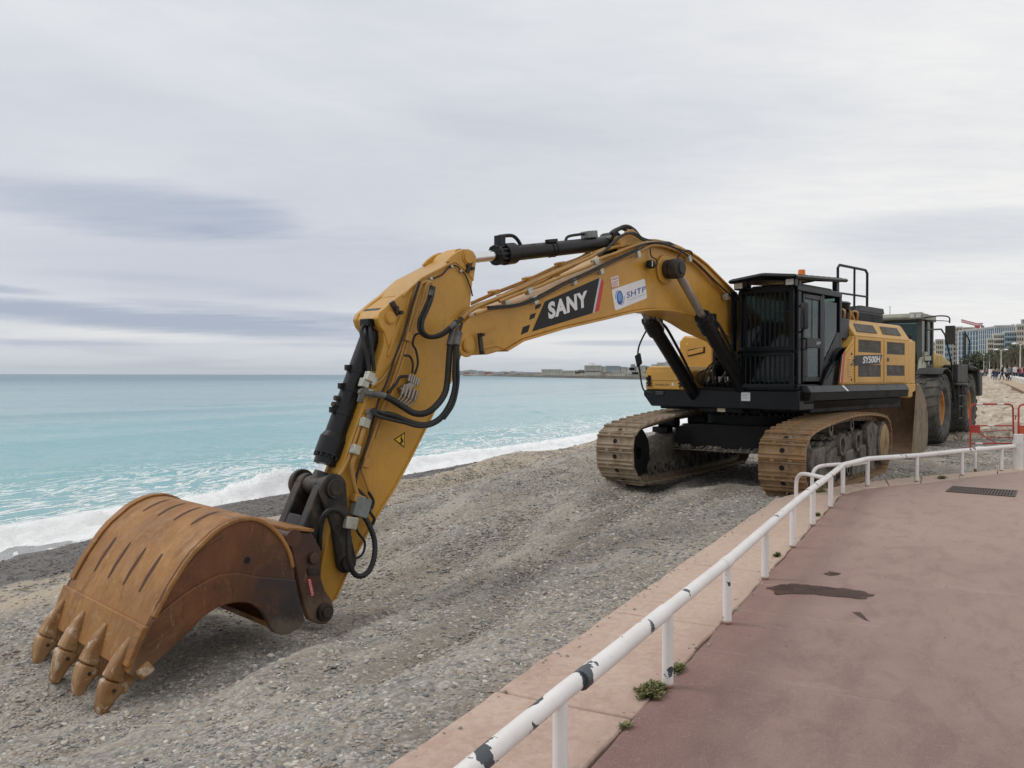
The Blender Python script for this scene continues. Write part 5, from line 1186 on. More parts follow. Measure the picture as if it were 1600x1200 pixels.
hose('hard_pipe', [(8.723,0.26,1.441), (8.821,0.27,1.217), (8.911,0.27,1.022), (8.959,0.27,0.887), (8.919,0.27,0.77), (8.87,0.27,0.646)], 0.018, arm, PIPE)
hose('hose', [(8.224,0.3,2.884), (8.306,0.29,2.655), (8.413,0.28,2.331), (8.552,0.28,2.024), (8.654,0.28,1.779), (8.754,0.28,1.598), (8.819,0.29,1.432), (8.901,0.29,1.169), (8.974,0.29,0.988), (9.045,0.29,0.817), (9.053,0.29,0.686)], 0.013, arm)
hose('wire', [(8.008,0.24,2.928), (7.847,0.24,2.992), (7.721,0.24,3.098), (7.622,0.24,3.115), (7.552,0.24,3.069), (7.482,0.24,3.024), (7.4,0.24,2.881), (7.369,0.24,2.785)], 0.009, arm)
for p in [(7.999,0.23,2.936), (7.692,0.23,3.102), (7.553,0.23,3.063), (8.092,0.24,2.871)]: clip(p, 0.035, 0.04, 0.035, CLAMP, arm, name='bolt')
# ribbed hose loop from the arm pipes across to the boom
ribbed('hose', [(8.05,0.3,2.848), (8.112,0.33,2.707), (8.194,0.34,2.561), (8.257,0.34,2.446), (8.256,0.35,2.334), (8.173,0.38,2.273), (8.024,0.4,2.284), (7.91,0.42,2.344), (7.795,0.42,2.428), (7.679,0.4,2.506)], 0.023, arm, HOSE)
ribbed('hose', [(8.038,0.33,2.833), (8.109,0.37,2.691), (8.182,0.38,2.559), (8.245,0.38,2.431), (8.244,0.4,2.326), (8.152,0.42,2.279), (8.021,0.44,2.318), (7.908,0.45,2.393), (7.784,0.43,2.478)], 0.022, arm, HOSE)
mb = MB()
for a, b_ in (([(8.083,0.35,2.786)], [(8.119,0.36,2.726)]), ([(7.917,0.45,2.379)], [(7.831,0.45,2.439)]), ([(7.843,0.42,2.347)], [(7.766,0.42,2.422)])): mb.cyl(a[0], b_[0], 0.028, n=12)
obj('hose_fitting', mb, HOSEG, arm)
# two big hoses hanging in a loop behind the arm
ribbed('big_hose', [(7.861,0.44,2.346), (7.917,0.46,2.151), (7.945,0.47,1.973), (7.972,0.48,1.796), (8.018,0.5,1.677), (8.11,0.52,1.575), (8.237,0.52,1.481), (8.345,0.5,1.443), (8.444,0.46,1.458), (8.542,0.42,1.521), (8.629,0.38,1.583), (8.733,0.34,1.639)], 0.038, arm, HOSE)
ribbed('big_hose', [(7.801,0.48,2.346), (7.876,0.52,2.151), (7.913,0.54,1.902), (7.931,0.56,1.726), (8.014,0.58,1.553), (8.144,0.58,1.404), (8.289,0.56,1.333), (8.406,0.52,1.33), (8.531,0.46,1.373), (8.653,0.4,1.43), (8.748,0.36,1.452)], 0.036, arm, HOSE)
hose('hose', [(7.734,0.46,2.443), (7.829,0.5,2.259), (7.901,0.58,1.973), (7.92,0.6,1.762), (8.004,0.62,1.54), (8.142,0.62,1.385)], 0.015, arm)
hose('hose', [(8.729,0.4,1.446), (8.846,0.38,1.476), (8.865,0.34,1.502), (8.861,0.4,1.437), (8.726,0.44,1.394), (8.588,0.5,1.357), (8.439,0.56,1.313), (8.287,0.6,1.328)], 0.018, arm)
for a, b_, r in (([(7.851,0.44,2.339)], [(7.917,0.46,2.187)], .042), ([(7.801,0.48,2.339)], [(7.876,0.52,2.186)], .040), ([(8.716,0.34,1.638)], [(8.843,0.3,1.66)], .036), ([(8.74,0.36,1.452)], [(8.868,0.3,1.467)], .032), ([(8.843,0.3,1.66)], [(8.952,0.26,1.674)], .030)):
    mb = MB(); mb.cyl(a[0], b_[0], r, n=12); obj('hose_sleeve', mb, HOSEG, arm)
for p in [(8.952,0.26,1.674), (8.869,0.29,1.467)]:
    mb = MB(); mb.tube([p, (p[0]+0.03, p[1], p[2]-0.10)], 0.034, 10); mb.lathe([(-0.025, 0.015), (-0.025, 0.045), (0.025, 0.045), (0.025, 0.015)], p, n=8); obj('elbow', mb, HOSEG, arm, bevel=0.004)
# small junction block with thin pipes
jb = [(8.336,0.25,1.741)]
mb = MB(); mb.box(jb[0], (0.26, 0.07, 0.07), rot=(0, 0.45, 0)); J = obj('junction_block', mb, DULL, arm, bevel=0.005)
for k in range(5):
    e0 = [(8.413,0.28,1.756), (8.456,0.28,1.646), (8.509,0.27,1.578), (8.57,0.26,1.579)]
    e0 = [(p[0]-k*0.045, p[1], p[2]-k*0.018) for p in e0]; e0[2] = (e0[2][0]+k*0.015, e0[2][1], e0[2][2]); mb = MB(); mb.tube(e0, 0.011, 8, smooth=4); mb.cyl(Vector(e0[0]), Vector(e0[1]), 0.018, n=8); obj('thin_pipe', mb, DULL, J)
    e1 = [(8.36,0.28,1.791), (8.333,0.28,1.867)]
    mb = MB(); mb.cyl((e1[0][0]-k*0.03, .28, e1[0][2]-k*0.012), (e1[1][0]-k*0.03, .28, e1[1][2]-k*0.012), 0.016, n=8); obj('thin_pipe', mb, DULL, J)
hose('hose', [(8.306,0.28,1.874), (8.306,0.29,1.986), (8.35,0.29,2.062), (8.421,0.28,2.067)], 0.013, arm)
hose('hose', [(8.271,0.28,1.867), (8.234,0.29,1.986), (8.261,0.29,2.126), (8.306,0.29,2.195), (8.271,0.28,2.287), (8.207,0.28,2.317)], 0.013, arm)
hose('hose', [(8.369,0.27,1.846), (8.482,0.28,1.832), (8.534,0.29,1.764), (8.644,0.29,1.67)], 0.016, arm)
# clamps along the arm
for p, m_ in (([(8.361,0.27,2.27)][0], PIPE), ([(8.856,0.25,1.84)][0], CLAMP), ([(8.899,0.22,1.773)][0], CLAMP), ([(8.941,0.29,1.363)][0], CLAMP), ([(9.061,0.29,1.093)][0], CLAMP), ([(8.919,0.27,0.943)][0], PIPE)):
    clip(p, 0.085, 0.08, 0.095, m_, arm, rot=-0.35)
# warning triangle
tri = [(8.356,1.235), (8.51,1.163), (8.365,1.064)]
decal('warning_sticker', tri, DBLK, arm, AW+0.001)
c_ = tuple(sum(p[i] for p in tri)/3 for i in (0, 1))
decal('warning_sticker', [tuple(c_[i]+(p[i]-c_[i])*0.78 for i in (0, 1)) for p in tri], M_simple('warning_yellow', (0.72, 0.42, 0.02), 0.4, var=0.05), arm, AW+0.0035)
mb = MB(); mb.box((c_[0]-0.01, AW+0.007, c_[1]-0.005), (0.025, 0.002, 0.05), rot=(0, 0.4, 0)); mb.box((c_[0]+0.0, AW+0.007, c_[1]+0.03), (0.008, 0.002, 0.04), rot=(0, -0.5, 0)); mb.cyl((c_[0], AW+0.006, c_[1]-0.03), (c_[0], AW+0.008, c_[1]-0.03), 0.014, n=10); obj('warning_print', mb, DBLK, arm)
# lower block and loop of hose
mb = MB(); lb = [(8.998,0.29,0.496)]; mb.box(lb[0], (0.19, 0.10, 0.20), rot=(0, -0.35, 0)); obj('grey_block', mb, ZINC, arm, bevel=0.01)
mb = MB(); mb.box([(9.022,0.28,0.583)][0], (0.14, 0.10, 0.08), rot=(0, -0.35, 0)); obj('hose_flange', mb, PIPE, arm, bevel=0.01)
ribbed('big_hose', [(8.965,0.3,0.408), (8.921,0.34,0.301), (8.886,0.38,0.15), (8.916,0.42,-0.004), (8.987,0.44,-0.127), (9.096,0.46,-0.17), (9.189,0.46,-0.134), (9.243,0.45,-0.012), (9.238,0.42,0.174), (9.224,0.4,0.297), (9.24,0.38,0.412), (9.315,0.4,0.494), (9.404,0.4,0.53), (9.472,0.38,0.498), (9.497,0.34,0.402), (9.493,0.3,0.245), (9.454,0.24,0.117)], 0.030, arm, HOSE)
hose('hose', [(9.046,0.28,0.487), (9.076,0.3,0.343), (9.029,0.3,0.232), (8.949,0.3,0.128), (8.973,0.3,0.013), (9.06,0.3,-0.02), (9.115,0.3,0.041), (9.123,0.3,0.205)], 0.013, arm)
hose('hose', [(9.03,0.28,0.689), (8.981,0.3,0.634), (8.894,0.28,0.55), (8.902,0.28,0.471), (9.013,0.3,0.519)], 0.016, arm)
hose('hose', [(8.878,0.27,0.633), (8.821,0.27,0.547), (8.829,0.27,0.481), (8.869,0.28,0.434), (8.812,0.28,0.346), (8.838,0.26,0.274)], 0.016, arm)
mb = MB(); mb.box([(9.207,0.42,0.375)][0], (0.14, 0.06, 0.12), rot=(0, -0.25, 0)); obj('hose_clamp', mb, CLAMP, arm, bevel=0.008)

# --- bucket cylinder, rocker and link ---------------------------------
A = Vector((cp_[0], 0, cp_[1])); B_ = Vector((9.33, 0, 0.72)); d = (B_-A).normalized(); up_ = Vector((-d.z, 0, d.x))
mb = MB(); mb.lathe([(-0.14, 0.001), (-0.14, 0.12), (0.14, 0.12), (0.14, 0.001)], (A.x, 0, A.z), n=24); mb.cyl(A, A+d*0.22, 0.105, 0.112, n=28); mb.cyl(A+d*0.22, A+d*1.38, 0.112, n=32); bcy = UP('bucket_cylinder', mb, CYL)
mb = MB(); mb.cyl(A+d*1.34, A+d*1.40, 0.115, 0.145, n=32); mb.cyl(A+d*1.40, A+d*1.58, 0.145, n=32); mb.cyl(A+d*1.58, A+d*1.68, 0.118, n=30)
for k in range(14):
    w = 2*math.pi*k/14; c_ = A+d*1.60+(up_*math.cos(w)+Vector((0, 1, 0))*math.sin(w))*0.128; mb.cyl(c_-d*0.02, c_+d*0.015, 0.016, n=6)
obj('gland', mb, CYL, bcy)
mb = MB(); mb.cyl(A+d*1.66, B_-d*0.05, 0.058, n=26); obj('rod', mb, CHR, bcy)
mb = MB(); mb.lathe([(-0.11, 0.001), (-0.11, 0.10), (0.11, 0.10), (0.11, 0.001)], tuple(B_), n=24); mb.cyl(B_-d*0.15, B_, 0.075, 0.10, n=20); obj('rod_eye', mb, LINKM, bcy)
for s_, w_ in ((0.62, 0.05), (0.83, 0.05), (1.1, 0.045)):
    mb = MB(); mb.cyl(A+d*s_, A+d*(s_+w_), 0.118, n=30); mb.box(A+d*(s_+.02)+up_*0.13, (0.07, 0.05, 0.06)); mb.box(A+d*(s_+.02)-up_*0.13+Vector((0, 0.05, 0)), (0.10, 0.06, 0.08)); obj('band', mb, CYL, bcy, bevel=0.003)
hose('pipe', [A+d*0.14+up_*0.15+Vector((0, .05, 0)), A+d*0.25+up_*0.19+Vector((0, .09, 0)), A+d*0.42+up_*0.12+Vector((0, .17, 0)), A+d*0.58+up_*0.02+Vector((0, .19, 0)), A+d*0.74-up_*0.04+Vector((0, .20, 0))], 0.022, bcy, HOSE)
hose('pipe', [A+d*0.12+up_*0.14+Vector((0, .10, 0)), A+d*0.25+up_*0.12+Vector((0, .17, 0)), A+d*0.42+up_*0.05+Vector((0, .20, 0)), A+d*0.60-up_*0.05+Vector((0, .21, 0))], 0.020, bcy, HOSE)
mb = MB(); mb.box(A+d*0.12+up_*0.14+Vector((0, 0.07, 0)), (0.10, 0.15, 0.08)); obj('port_block', mb, BLK, bcy, bevel=0.006)
for s_ in (0.66, 0.80): mb = MB(); mb.cyl(A+d*s_-up_*0.09+Vector((0, 0.19, 0)), A+d*(s_+.09)-up_*0.09+Vector((0, 0.19, 0)), 0.055, n=16); obj('zinc_clamp', mb, CLAMP, bcy)
for s_ in (0.98, 1.05): mb = MB(); mb.cyl(A+d*s_+up_*0.10, A+d*(s_+0.02)+up_*0.16, 0.028, n=8); obj('fitting', mb, GREASE, bcy)
pc, pr, pb, pt = (9.33, 0.72), (9.17, -0.045), (9.60, 0.06), (9.40, -0.52)    # cylinder, rocker, bucket-top and arm-tip pins
def lever(a, b_, ra, rb, y0, y1, waist=0.8):
    a, b_ = Vector(a), Vector(b_); L = (b_-a).length; u = (b_-a)/L; v = Vector((-u.y, u.x)); out = []
    for k in range(13):
        w = math.pi/2+math.pi*k/12; out.append(a+(u*math.cos(w)+v*math.sin(w))*ra)
    out.append(a+u*L*0.5-v*min(ra, rb)*waist)
    for k in range(13):
        w = -math.pi/2+math.pi*k/12; out.append(b_+(u*math.cos(w)+v*math.sin(w))*rb)
    out.append(a+u*L*0.5+v*min(ra, rb)*waist)
    return [tuple(p) for p in out]
for sg in (1, -1):
    y0, y1 = sorted((0.255*sg, 0.315*sg)); mb = MB(); mb.prism(lever(pc, pr, 0.150, 0.112, 0, 0, 0.85), y0, y1)
    rk = UP('rocker_arm', mb, LINKM, 0.012)
    mb = MB(); y2 = 0.345*sg; a_, b2 = sorted((0.315*sg, y2)); disc(mb, pr, a_, b2, 0.078); obj('rocker_pin', mb, GREASE, rk, bevel=0.006)
    mb = MB(); disc(mb, pc, a_, b2, 0.10); disc(mb, pc, *sorted((y2, y2+0.012*sg)), 0.065); obj('link_pin', mb, GREASE, rk, bevel=0.008)
# H-shaped link down to the bucket with a hole between its legs
hl = [Vector(pc)+Vector(p) for p in ((0, 0),)]
a = Vector(pc); b_ = Vector((9.66, 0.09)); u = (b_-a).normalized(); v = Vector((-u.y, u.x))
Lh = (b_-a).length
def hp_(s, w, y): p = a+u*s+v*w; return (p.x, y, p.y)
mb = MB(); mb.lathe([(-0.235, 0.001), (-0.235, 0.115), (-0.13, 0.115), (-0.13, 0.085), (0.13, 0.085), (0.13, 0.115), (0.235, 0.115), (0.235, 0.001)], (a.x, 0, a.y), n=26)
for sg in (1, -1):
    y0, y1 = sorted((0.12*sg, 0.235*sg))
    ply = [hp_(0.02, -0.10, 0), hp_(0.02, 0.12, 0), hp_(0.35, 0.11, 0), hp_(Lh+0.06, 0.11, 0), hp_(Lh+0.06, -0.10, 0), hp_(0.35, -0.09, 0)]
    mb.prism([(p[0], p[2]) for p in ply], y0, y1)
ply = [hp_(0.34, 0.105, 0), hp_(Lh+0.02, 0.105, 0), hp_(Lh+0.02, 0.04, 0), hp_(0.40, 0.04, 0)]; mb.prism([(p[0], p[2]) for p in ply], -0.12, 0.12)
mb.lathe([(-0.24, 0.001), (-0.24, 0.12), (0.24, 0.12), (0.24, 0.001)], (b_.x, 0, b_.y), n=24)
hk = UP('bucket_link', mb, LINKM, 0.014)

# --- bucket -----------------------------------------------------------
BKT, t, b, co = new_mat('rusty_bucket')
n1_ = t.noise(co, 1.6, 6, 0.6).outputs[0]; n2_ = t.noise(t.map(co, (1, 1, 1), (3, 3, 3)), 7, 11, 0.74).outputs[0]; st = t.noise(t.map(co, (2.0, 9, 2.0), (1, 1, 1)), 2.5, 10, 0.7).outputs[0]
c = t.mix(t.ramp(n1_, 0.3, 0.7), (0.235, 0.100, 0.024), (0.37, 0.178, 0.048))
c = t.mix(t.m('MULTIPLY', t.ramp(st, 0.50, 0.72), 0.5), c, (0.42, 0.235, 0.09))
c = t.mix(t.m('MULTIPLY', t.ramp(st, 0.46, 0.30), 0.5), c, (0.13, 0.055, 0.025))
c = t.mix(t.m('MULTIPLY', t.ramp(n2_, 0.60, 0.68), 0.6), c, (0.46, 0.33, 0.20))
scr = t.noise(t.map(co, (3, 40, 3), (1, 2, 1), (0, 0.1, 0)), 1.6, 6, 0.7).outputs[0]
c = t.mix(t.m('MULTIPLY', t.ramp(scr, 0.66, 0.74), 0.55), c, (0.48, 0.36, 0.24))
c = t.mix(t.m('MULTIPLY', t.ramp(scr, 0.36, 0.28), 0.5), c, (0.12, 0.05, 0.02))
c = t.mix(t.m('MULTIPLY', t.ramp(n2_, 0.36, 0.27), 0.6), c, (0.075, 0.035, 0.02))
pt_ = t.noise(t.map(co, (1, 1, 1), (5, 1, 7)), 2.3, 9, 0.72, 0.7).outputs[0]
c = t.mix(t.m('MULTIPLY', t.ramp(pt_, 0.54, 0.62), 0.5), c, (0.15, 0.060, 0.022))
c = t.mix(t.m('MULTIPLY', t.ramp(pt_, 0.42, 0.34), 0.45), c, (0.42, 0.27, 0.13))
wr_ = t.noise(t.map(co, (1.2, 30, 1.2), (9, 2, 5)), 3.0, 8, 0.75).outputs[0]
c = t.mix(t.m('MULTIPLY', t.ramp(wr_, 0.64, 0.70), 0.45), c, (0.50, 0.40, 0.30))
setc(t, b, 'Base Color', c); setc(t, b, 'Roughness', t.ramp(n2_, 0.3, 0.7, 0.45, 0.8)); setc(t, b, 'Metallic', 0.1); bump(t, b, t.m('ADD', t.m('ADD', n2_, st), pt_), 0.5, 0.012)
def side_mat(name, k):
    m, t, b, co = new_mat(name)
    n1_ = t.noise(co, 1.5, 5, 0.6, 0.4).outputs[0]; n2_ = t.noise(t.map(co, (1, 1, 1), (8, 3, 3)), 3.4, 12, 0.75, 0.8).outputs[0]; n3_ = t.noise(t.map(co, (1, 1, 1), (2, 9, 1)), 11, 12, 0.8).outputs[0]
    sx = t.n('ShaderNodeSeparateXYZ', i={0: co}).outputs[0]
    c = t.mix(t.ramp(n1_, 0.35, 0.65), (0.085, 0.034, 0.015), (0.165, 0.058, 0.020))
    c = t.mix(t.m('MULTIPLY', t.ramp(n2_, 0.48, 0.66), 0.6), c, (0.21, 0.105, 0.042))
    c = t.mix(t.m('MULTIPLY', t.ramp(t.m('ADD', sx, t.m('MULTIPLY', n2_, 1.2)), 11.25, 10.75), k), c, (0.030, 0.028, 0.031))
    c = t.mix(t.m('MULTIPLY', t.ramp(n3_, 0.62, 0.68), 0.6), c, (0.38, 0.27, 0.17))
    c = t.mix(t.m('MULTIPLY', t.ramp(n2_, 0.36, 0.30), 0.6), c, (0.06, 0.03, 0.02))
    zz_ = t.n('ShaderNodeSeparateXYZ', i={0: co}).outputs[2]
    mud = t.ramp(t.m('ADD', zz_, t.m('MULTIPLY', n2_, 0.7)), 0.15, -0.10)
    c = t.mix(t.m('MULTIPLY', mud, 0.45), c, (0.26, 0.20, 0.14))
    sc_ = t.noise(t.map(co, (6, 6, 1.2), (4, 2, 1), (0, 0.7, 0)), 2.2, 10, 0.74, 0.6).outputs[0]
    c = t.mix(t.m('MULTIPLY', t.ramp(sc_, 0.60, 0.66), 0.5), c, (0.30, 0.18, 0.09))
    c = t.mix(t.m('MULTIPLY', t.ramp(sc_, 0.40, 0.33), 0.6), c, (0.030, 0.018, 0.014))
    setc(t, b, 'Base Color', c); setc(t, b, 'Roughness', t.ramp(n2_, 0.3, 0.7, 0.42, 0.72)); setc(t, b, 'Metallic', 0.15); bump(t, b, t.m('ADD', n2_, t.m('MULTIPLY', n3_, 0.4)), 0.3, 0.012)
    return m
BSIDE = side_mat('bucket_side_rust', 0.35); BLOW = side_mat('bucket_side_scraped', 0.9)
BY = 0.90
arc = [(11.416,-0.085), (11.382,-0.021), (11.338,0.064), (11.26,0.196), (11.135,0.368), (11.062,0.449), (10.969,0.522), (10.896,0.579), (10.816,0.621), (10.735,0.65), (10.659,0.664), (10.557,0.662), (10.493,0.644), (10.433,0.614), (10.366,0.567), (10.305,0.51), (10.256,0.453), (10.218,0.392), (10.187,0.331), (10.162,0.265), (10.142,0.167), (10.13,0.063)]
opn = [(10.117,-0.052), (10.04,-0.328), (10.098,-0.377), (10.196,-0.412), (10.274,-0.405), (10.348,-0.366), (10.385,-0.309), (10.412,-0.248), (10.451,-0.18), (10.496,-0.127), (10.552,-0.083), (10.618,-0.054), (10.701,-0.037), (10.777,-0.038), (10.858,-0.048), (10.931,-0.075), (10.999,-0.112), (11.062,-0.163), (11.145,-0.223), (11.242,-0.298), (11.333,-0.359), (11.416,-0.412), (11.484,-0.482), (11.564,-0.412)]
mb = MB(); mb.strip(arc, -BY+0.04, BY-0.04, 0.045, 1)
rear = [(10.142,0.094), (10.123,-0.051), (10.046,-0.321), (10.098,-0.366), (10.199,-0.389), (10.274,-0.383), (10.342,-0.346)]
mb.strip(rear, -BY+0.04, BY-0.04, 0.04, 1)
bk = UP('bucket', mb, BKT, 0.0)
for sg in (1, -1):
    y0, y1 = sorted((sg*(BY-0.04), sg*BY)); mb = MB(); mb.prism(arc+opn, y0, y1); obj('side_plate', mb, BSIDE, bk, bevel=0.008)
    # rim bead round the edge of the side plate
    y2 = sorted((sg*(BY-0.05), sg*(BY+0.022))); mb = MB(); mb.strip(arc[1:-1], y2[0], y2[1], 0.035, 1); obj('edge_bead', mb, BKT, bk, bevel=0.01)
    band = [(11.396,-0.047), (11.258,0.048), (11.14,0.116), (11.009,0.173), (10.847,0.222), (10.679,0.209), (10.504,0.146), (10.324,0.1), (10.136,0.053)]
    y3 = sorted((sg*BY, sg*(BY+0.022))); mb = MB(); mb.prism(band+opn, y3[0], y3[1]); obj('wear_plate', mb, BLOW, bk, bevel=0.01)
    # triangular gusset outline
    gs = [(11.308,0.073), (11.263,0.134), (11.062,0.382), (10.814,0.536), (11.062,0.229)]
    mb = MB(); mb.tube([(p[0], sg*BY, p[1]) for p in [(11.323,0.081), (11.258,0.178), (11.151,0.305), (11.009,0.44), (10.814,0.536)]], 0.012, 6); obj('weld_seam', mb, BSIDE, bk)
hc = [(10.587,0.295)]
mb = MB(); disc(mb, hc[0], BY+0.0005, BY+0.003, 0.028, 18); obj('lifting_hole', mb, HOLE, bk)
# outer wear strips on both edges of the shell
for y0, y1 in ((-BY+0.01, -BY+0.11), ): 
    mb = MB(); mb.strip(arc[1:16], y0, y1, 0.022, -1); obj('wear_strip', mb, BKT, bk, bevel=0.006)
# worn slots in two rows across the shell
SLOT = M_simple('slot_dark_rust', (0.075, 0.030, 0.016), 0.8, var=0.3, scale=12)
def arc_at(s):
    L = [0]
    for p, q_ in zip(arc, arc[1:]): L.append(L[-1]+math.hypot(q_[0]-p[0], q_[1]-p[1]))
    s = max(0, min(L[-1]-1e-4, s)); i = max(k for k in range(len(L)) if L[k] <= s); i = min(i, len(arc)-2)
    k = (s-L[i])/(L[i+1]-L[i]); p, q_ = Vector(arc[i]), Vector(arc[i+1]); dd = (q_-p).normalized(); return p.lerp(q_, k), Vector((dd.y, -dd.x))
_, nn_ = arc_at(0.6); sgn_ = 1 if nn_.dot(Vector((1, 0.3))) > 0 else -1
for row, (s0, s1) in enumerate(((0.20, 0.54), (0.86, 1.13))):
    for yy in (0.50, 0.17, -0.16, -0.49):
        mb = MB(); n = 8; L_ = []
        for k in range(n+1):
            p, nn_ = arc_at(s0+(s1-s0)*k/n); p = p+nn_*sgn_*0.0025; wd = 0.026*math.sin(math.pi*(0.08+0.84*k/n))**0.5; L_ += [(p.x, yy-wd, p.y), (p.x, yy+wd, p.y)]
        mb.add(L_, [(2*k, 2*k+1, 2*k+3, 2*k+2) for k in range(n)]); obj('wear_slot', mb, SLOT, bk)
# lip plate from the fold to the teeth
f1 = Vector(arc[0]); e1 = Vector([(11.564,-0.412)][0]); dl = (e1-f1).normalized(); nl = Vector((-dl.y, dl.x))
if nl.x < 0: nl = -nl
mb = MB(); q_ = [f1+nl*0.03, e1+nl*0.01, e1-nl*0.03, f1-nl*0.05]; mb.prism([tuple(p) for p in q_], -BY-0.012, BY+0.012); lip = obj('lip_plate', mb, BKT, bk, bevel=0.012)
# welded beads on the near corner of the lip
rn = random.Random(2)
for k in range(9):
    p = f1+(e1-f1)*(0.12+k*0.085); mb = MB(); c3 = (p.x+nl.x*0.028, BY-0.045, p.y+nl.y*0.028); mb.box(c3, (0.050+rn.random()*.008, 0.12, 0.03), rot=(0, math.atan2(-dl.y, dl.x)+rn.uniform(-.08, .08), 0)); obj('weld_bead', mb, BKT, bk, bevel=0.010)
# teeth
TOOTH, t, b, co = new_mat('worn_tooth')
n2_ = t.noise(co, 9, 11, 0.74).outputs[0]; n1_ = t.noise(co, 3, 4, 0.6).outputs[0]
c = t.mix(t.ramp(n1_, 0.3, 0.7), (0.24, 0.115, 0.04), (0.38, 0.22, 0.10)); c = t.mix(t.m('MULTIPLY', t.ramp(n2_, 0.53, 0.60), 0.75), c, (0.56, 0.46, 0.35)); c = t.mix(t.m('MULTIPLY', t.ramp(n2_, 0.40, 0.30), 0.7), c, (0.12, 0.05, 0.025))
setc(t, b, 'Base Color', c); setc(t, b, 'Roughness', 0.6); setc(t, b, 'Metallic', 0.1); bump(t, b, n2_, 0.5, 0.012)
tip = Vector((11.73, -0.70))
top0 = f1+(e1-f1)*0.50
def wedge(mb, secs):
    """secs: (centre(x,z), normal half height, half width) boxes lofted"""
    o = len(mb.v); vs = []
    for (c_, h, w, yy, ch) in secs:
        for (a_, b2) in ((-1, -ch), (-ch, -1), (ch, -1), (1, -ch), (1, ch), (ch, 1), (-ch, 1), (-1, ch)): vs.append((c_.x+nT.x*h*a_, yy+w*b2, c_.y+nT.y*h*a_))
    n = len(secs); fs = [(i*8+k, i*8+(k+1) % 8, (i+1)*8+(k+1) % 8, (i+1)*8+k) for i in range(n-1) for k in range(8)]+[tuple(range(8))[::-1], tuple((n-1)*8+k for k in range(8))]
    mb.add(vs, fs)
for k, yy in enumerate((0.76, 0.25, -0.25, -0.76)):
    uT = (tip-top0).normalized(); nT = Vector((-uT.y, uT.x)); 
    if nT.x < 0: nT = -nT
    L = (tip-top0).length
    mb = MB(); wedge(mb, [(top0-uT*0.06+nT*0.03, 0.012, 0.028, yy, 0.6), (top0+uT*0.04+nT*0.035, 0.035, 0.052, yy, 0.6), (top0+uT*L*0.25+nT*0.03, 0.055, 0.062, yy, 0.65), (top0+uT*L*0.50+nT*0.01, 0.080, 0.068, yy, 0.7), (top0+uT*L*0.53, 0.060, 0.055, yy, 0.7)])
    mb.box((top0+uT*L*0.5-nT*0.09).to_3d().xzy if False else ((top0+uT*L*0.5-nT*0.07).x, yy, (top0+uT*L*0.5-nT*0.07).y), (0.14, 0.12, 0.10), rot=(0, 0.9, 0))
    ad = obj('tooth_adapter', mb, TOOTH, bk, bevel=0.008)
    dz = (0.0, -0.01, 0.02, 0.01)[k]
    mb = MB(); wedge(mb, [(top0+uT*L*0.535, 0.080, 0.070, yy, 0.7), (top0+uT*L*0.58, 0.090, 0.076, yy, 0.72), (top0+uT*L*0.72+nT*0.004, 0.070, 0.070, yy, 0.72), (top0+uT*L*0.86, 0.050, 0.064, yy, 0.72), (top0+uT*(L*0.98+dz)-nT*0.008, 0.034, 0.060, yy, 0.72), (top0+uT*(L*1.02+dz)-nT*0.012, 0.022, 0.048, yy, 0.6)])
    tt_ = obj('tooth', mb, TOOTH, bk, bevel=0.008)
    mb = MB(); c3 = top0+uT*L*0.64; mb.cyl((c3.x, yy+0.066, c3.y), (c3.x, yy+0.080, c3.y), 0.016, n=10); obj('tooth_pin', mb, GREASE, bk)
# side cutter nub
mb = MB(); p = e1-dl*0.05-nl*0.10; mb.box((p.x, BY+0.03, p.y), (0.12, 0.06, 0.10), rot=(0, 0.6, 0)); obj('side_cutter', mb, TOOTH, bk, bevel=0.02)
# hinge ears
for sg in (1, -1):
    y0, y1 = sorted((0.345*sg, 0.43*sg))
    ear = [(9.94,0.391), (9.831,0.376), (9.664,0.341), (9.614,0.26), (9.56,0.166), (9.556,0.035), (9.556,-0.121), (9.506,-0.254), (9.425,-0.364), (9.41,-0.48), (9.44,-0.549), (9.506,-0.579), (9.592,-0.56), (9.692,-0.495), (9.748,-0.361), (9.803,-0.137), (9.851,0.083), (9.899,0.271)]
    mb = MB(); mb.prism(ear, y0, y1); e = obj('hinge_ear', mb, side_mat('ear_rust', 0.45) if sg > 0 else BLOW, bk, bevel=0.014)
    mb = MB(); c1 = [(9.657,0.094)]; y2 = sorted((0.43*sg, 0.48*sg)); disc(mb, c1[0], y2[0], y2[1], 0.056); obj('link_pin', mb, side_mat('pin_rust', 0.5), bk, bevel=0.012)
    c2 = [(9.528,-0.449)]; mb = MB(); y4 = sorted((0.43*sg, 0.475*sg)); disc(mb, c2[0], y4[0], y4[1], 0.088); y5 = sorted((0.475*sg, 0.50*sg)); disc(mb, c2[0], y5[0], y5[1], 0.048); obj('arm_pin', mb, GREASE, bk, bevel=0.008)
mb = MB(); mb.strip([(9.946,0.401), (9.831,0.382), (9.657,0.346)], -0.46, 0.46, 0.03, -1); obj('hinge_cap', mb, BKT, bk, bevel=0.006)
mb = MB(); mb.prism([(9.899,0.295), (9.803,0.269), (9.776,-0.082), (9.824,-0.073)], -0.34, 0.34); mb.bx(9.66, 9.95, -0.34, 0.34, -0.05, 0.15); obj('hinge_web', mb, BLOW, bk)
mb = MB(); mb.prism([(9.72,0.003), (9.585,-0.013), (9.585,-0.078), (9.706,-0.063)], 0.43, 0.445); obj('keeper_plate', mb, GREASE, bk, bevel=0.004)
decal('red_sticker', [(9.713,-0.099), (9.674,-0.1), (9.639,-0.257), (9.674,-0.275)], RED, bk, 0.431)
tq = [(9.706,-0.109), (9.669,-0.263), (9.681,-0.11)]
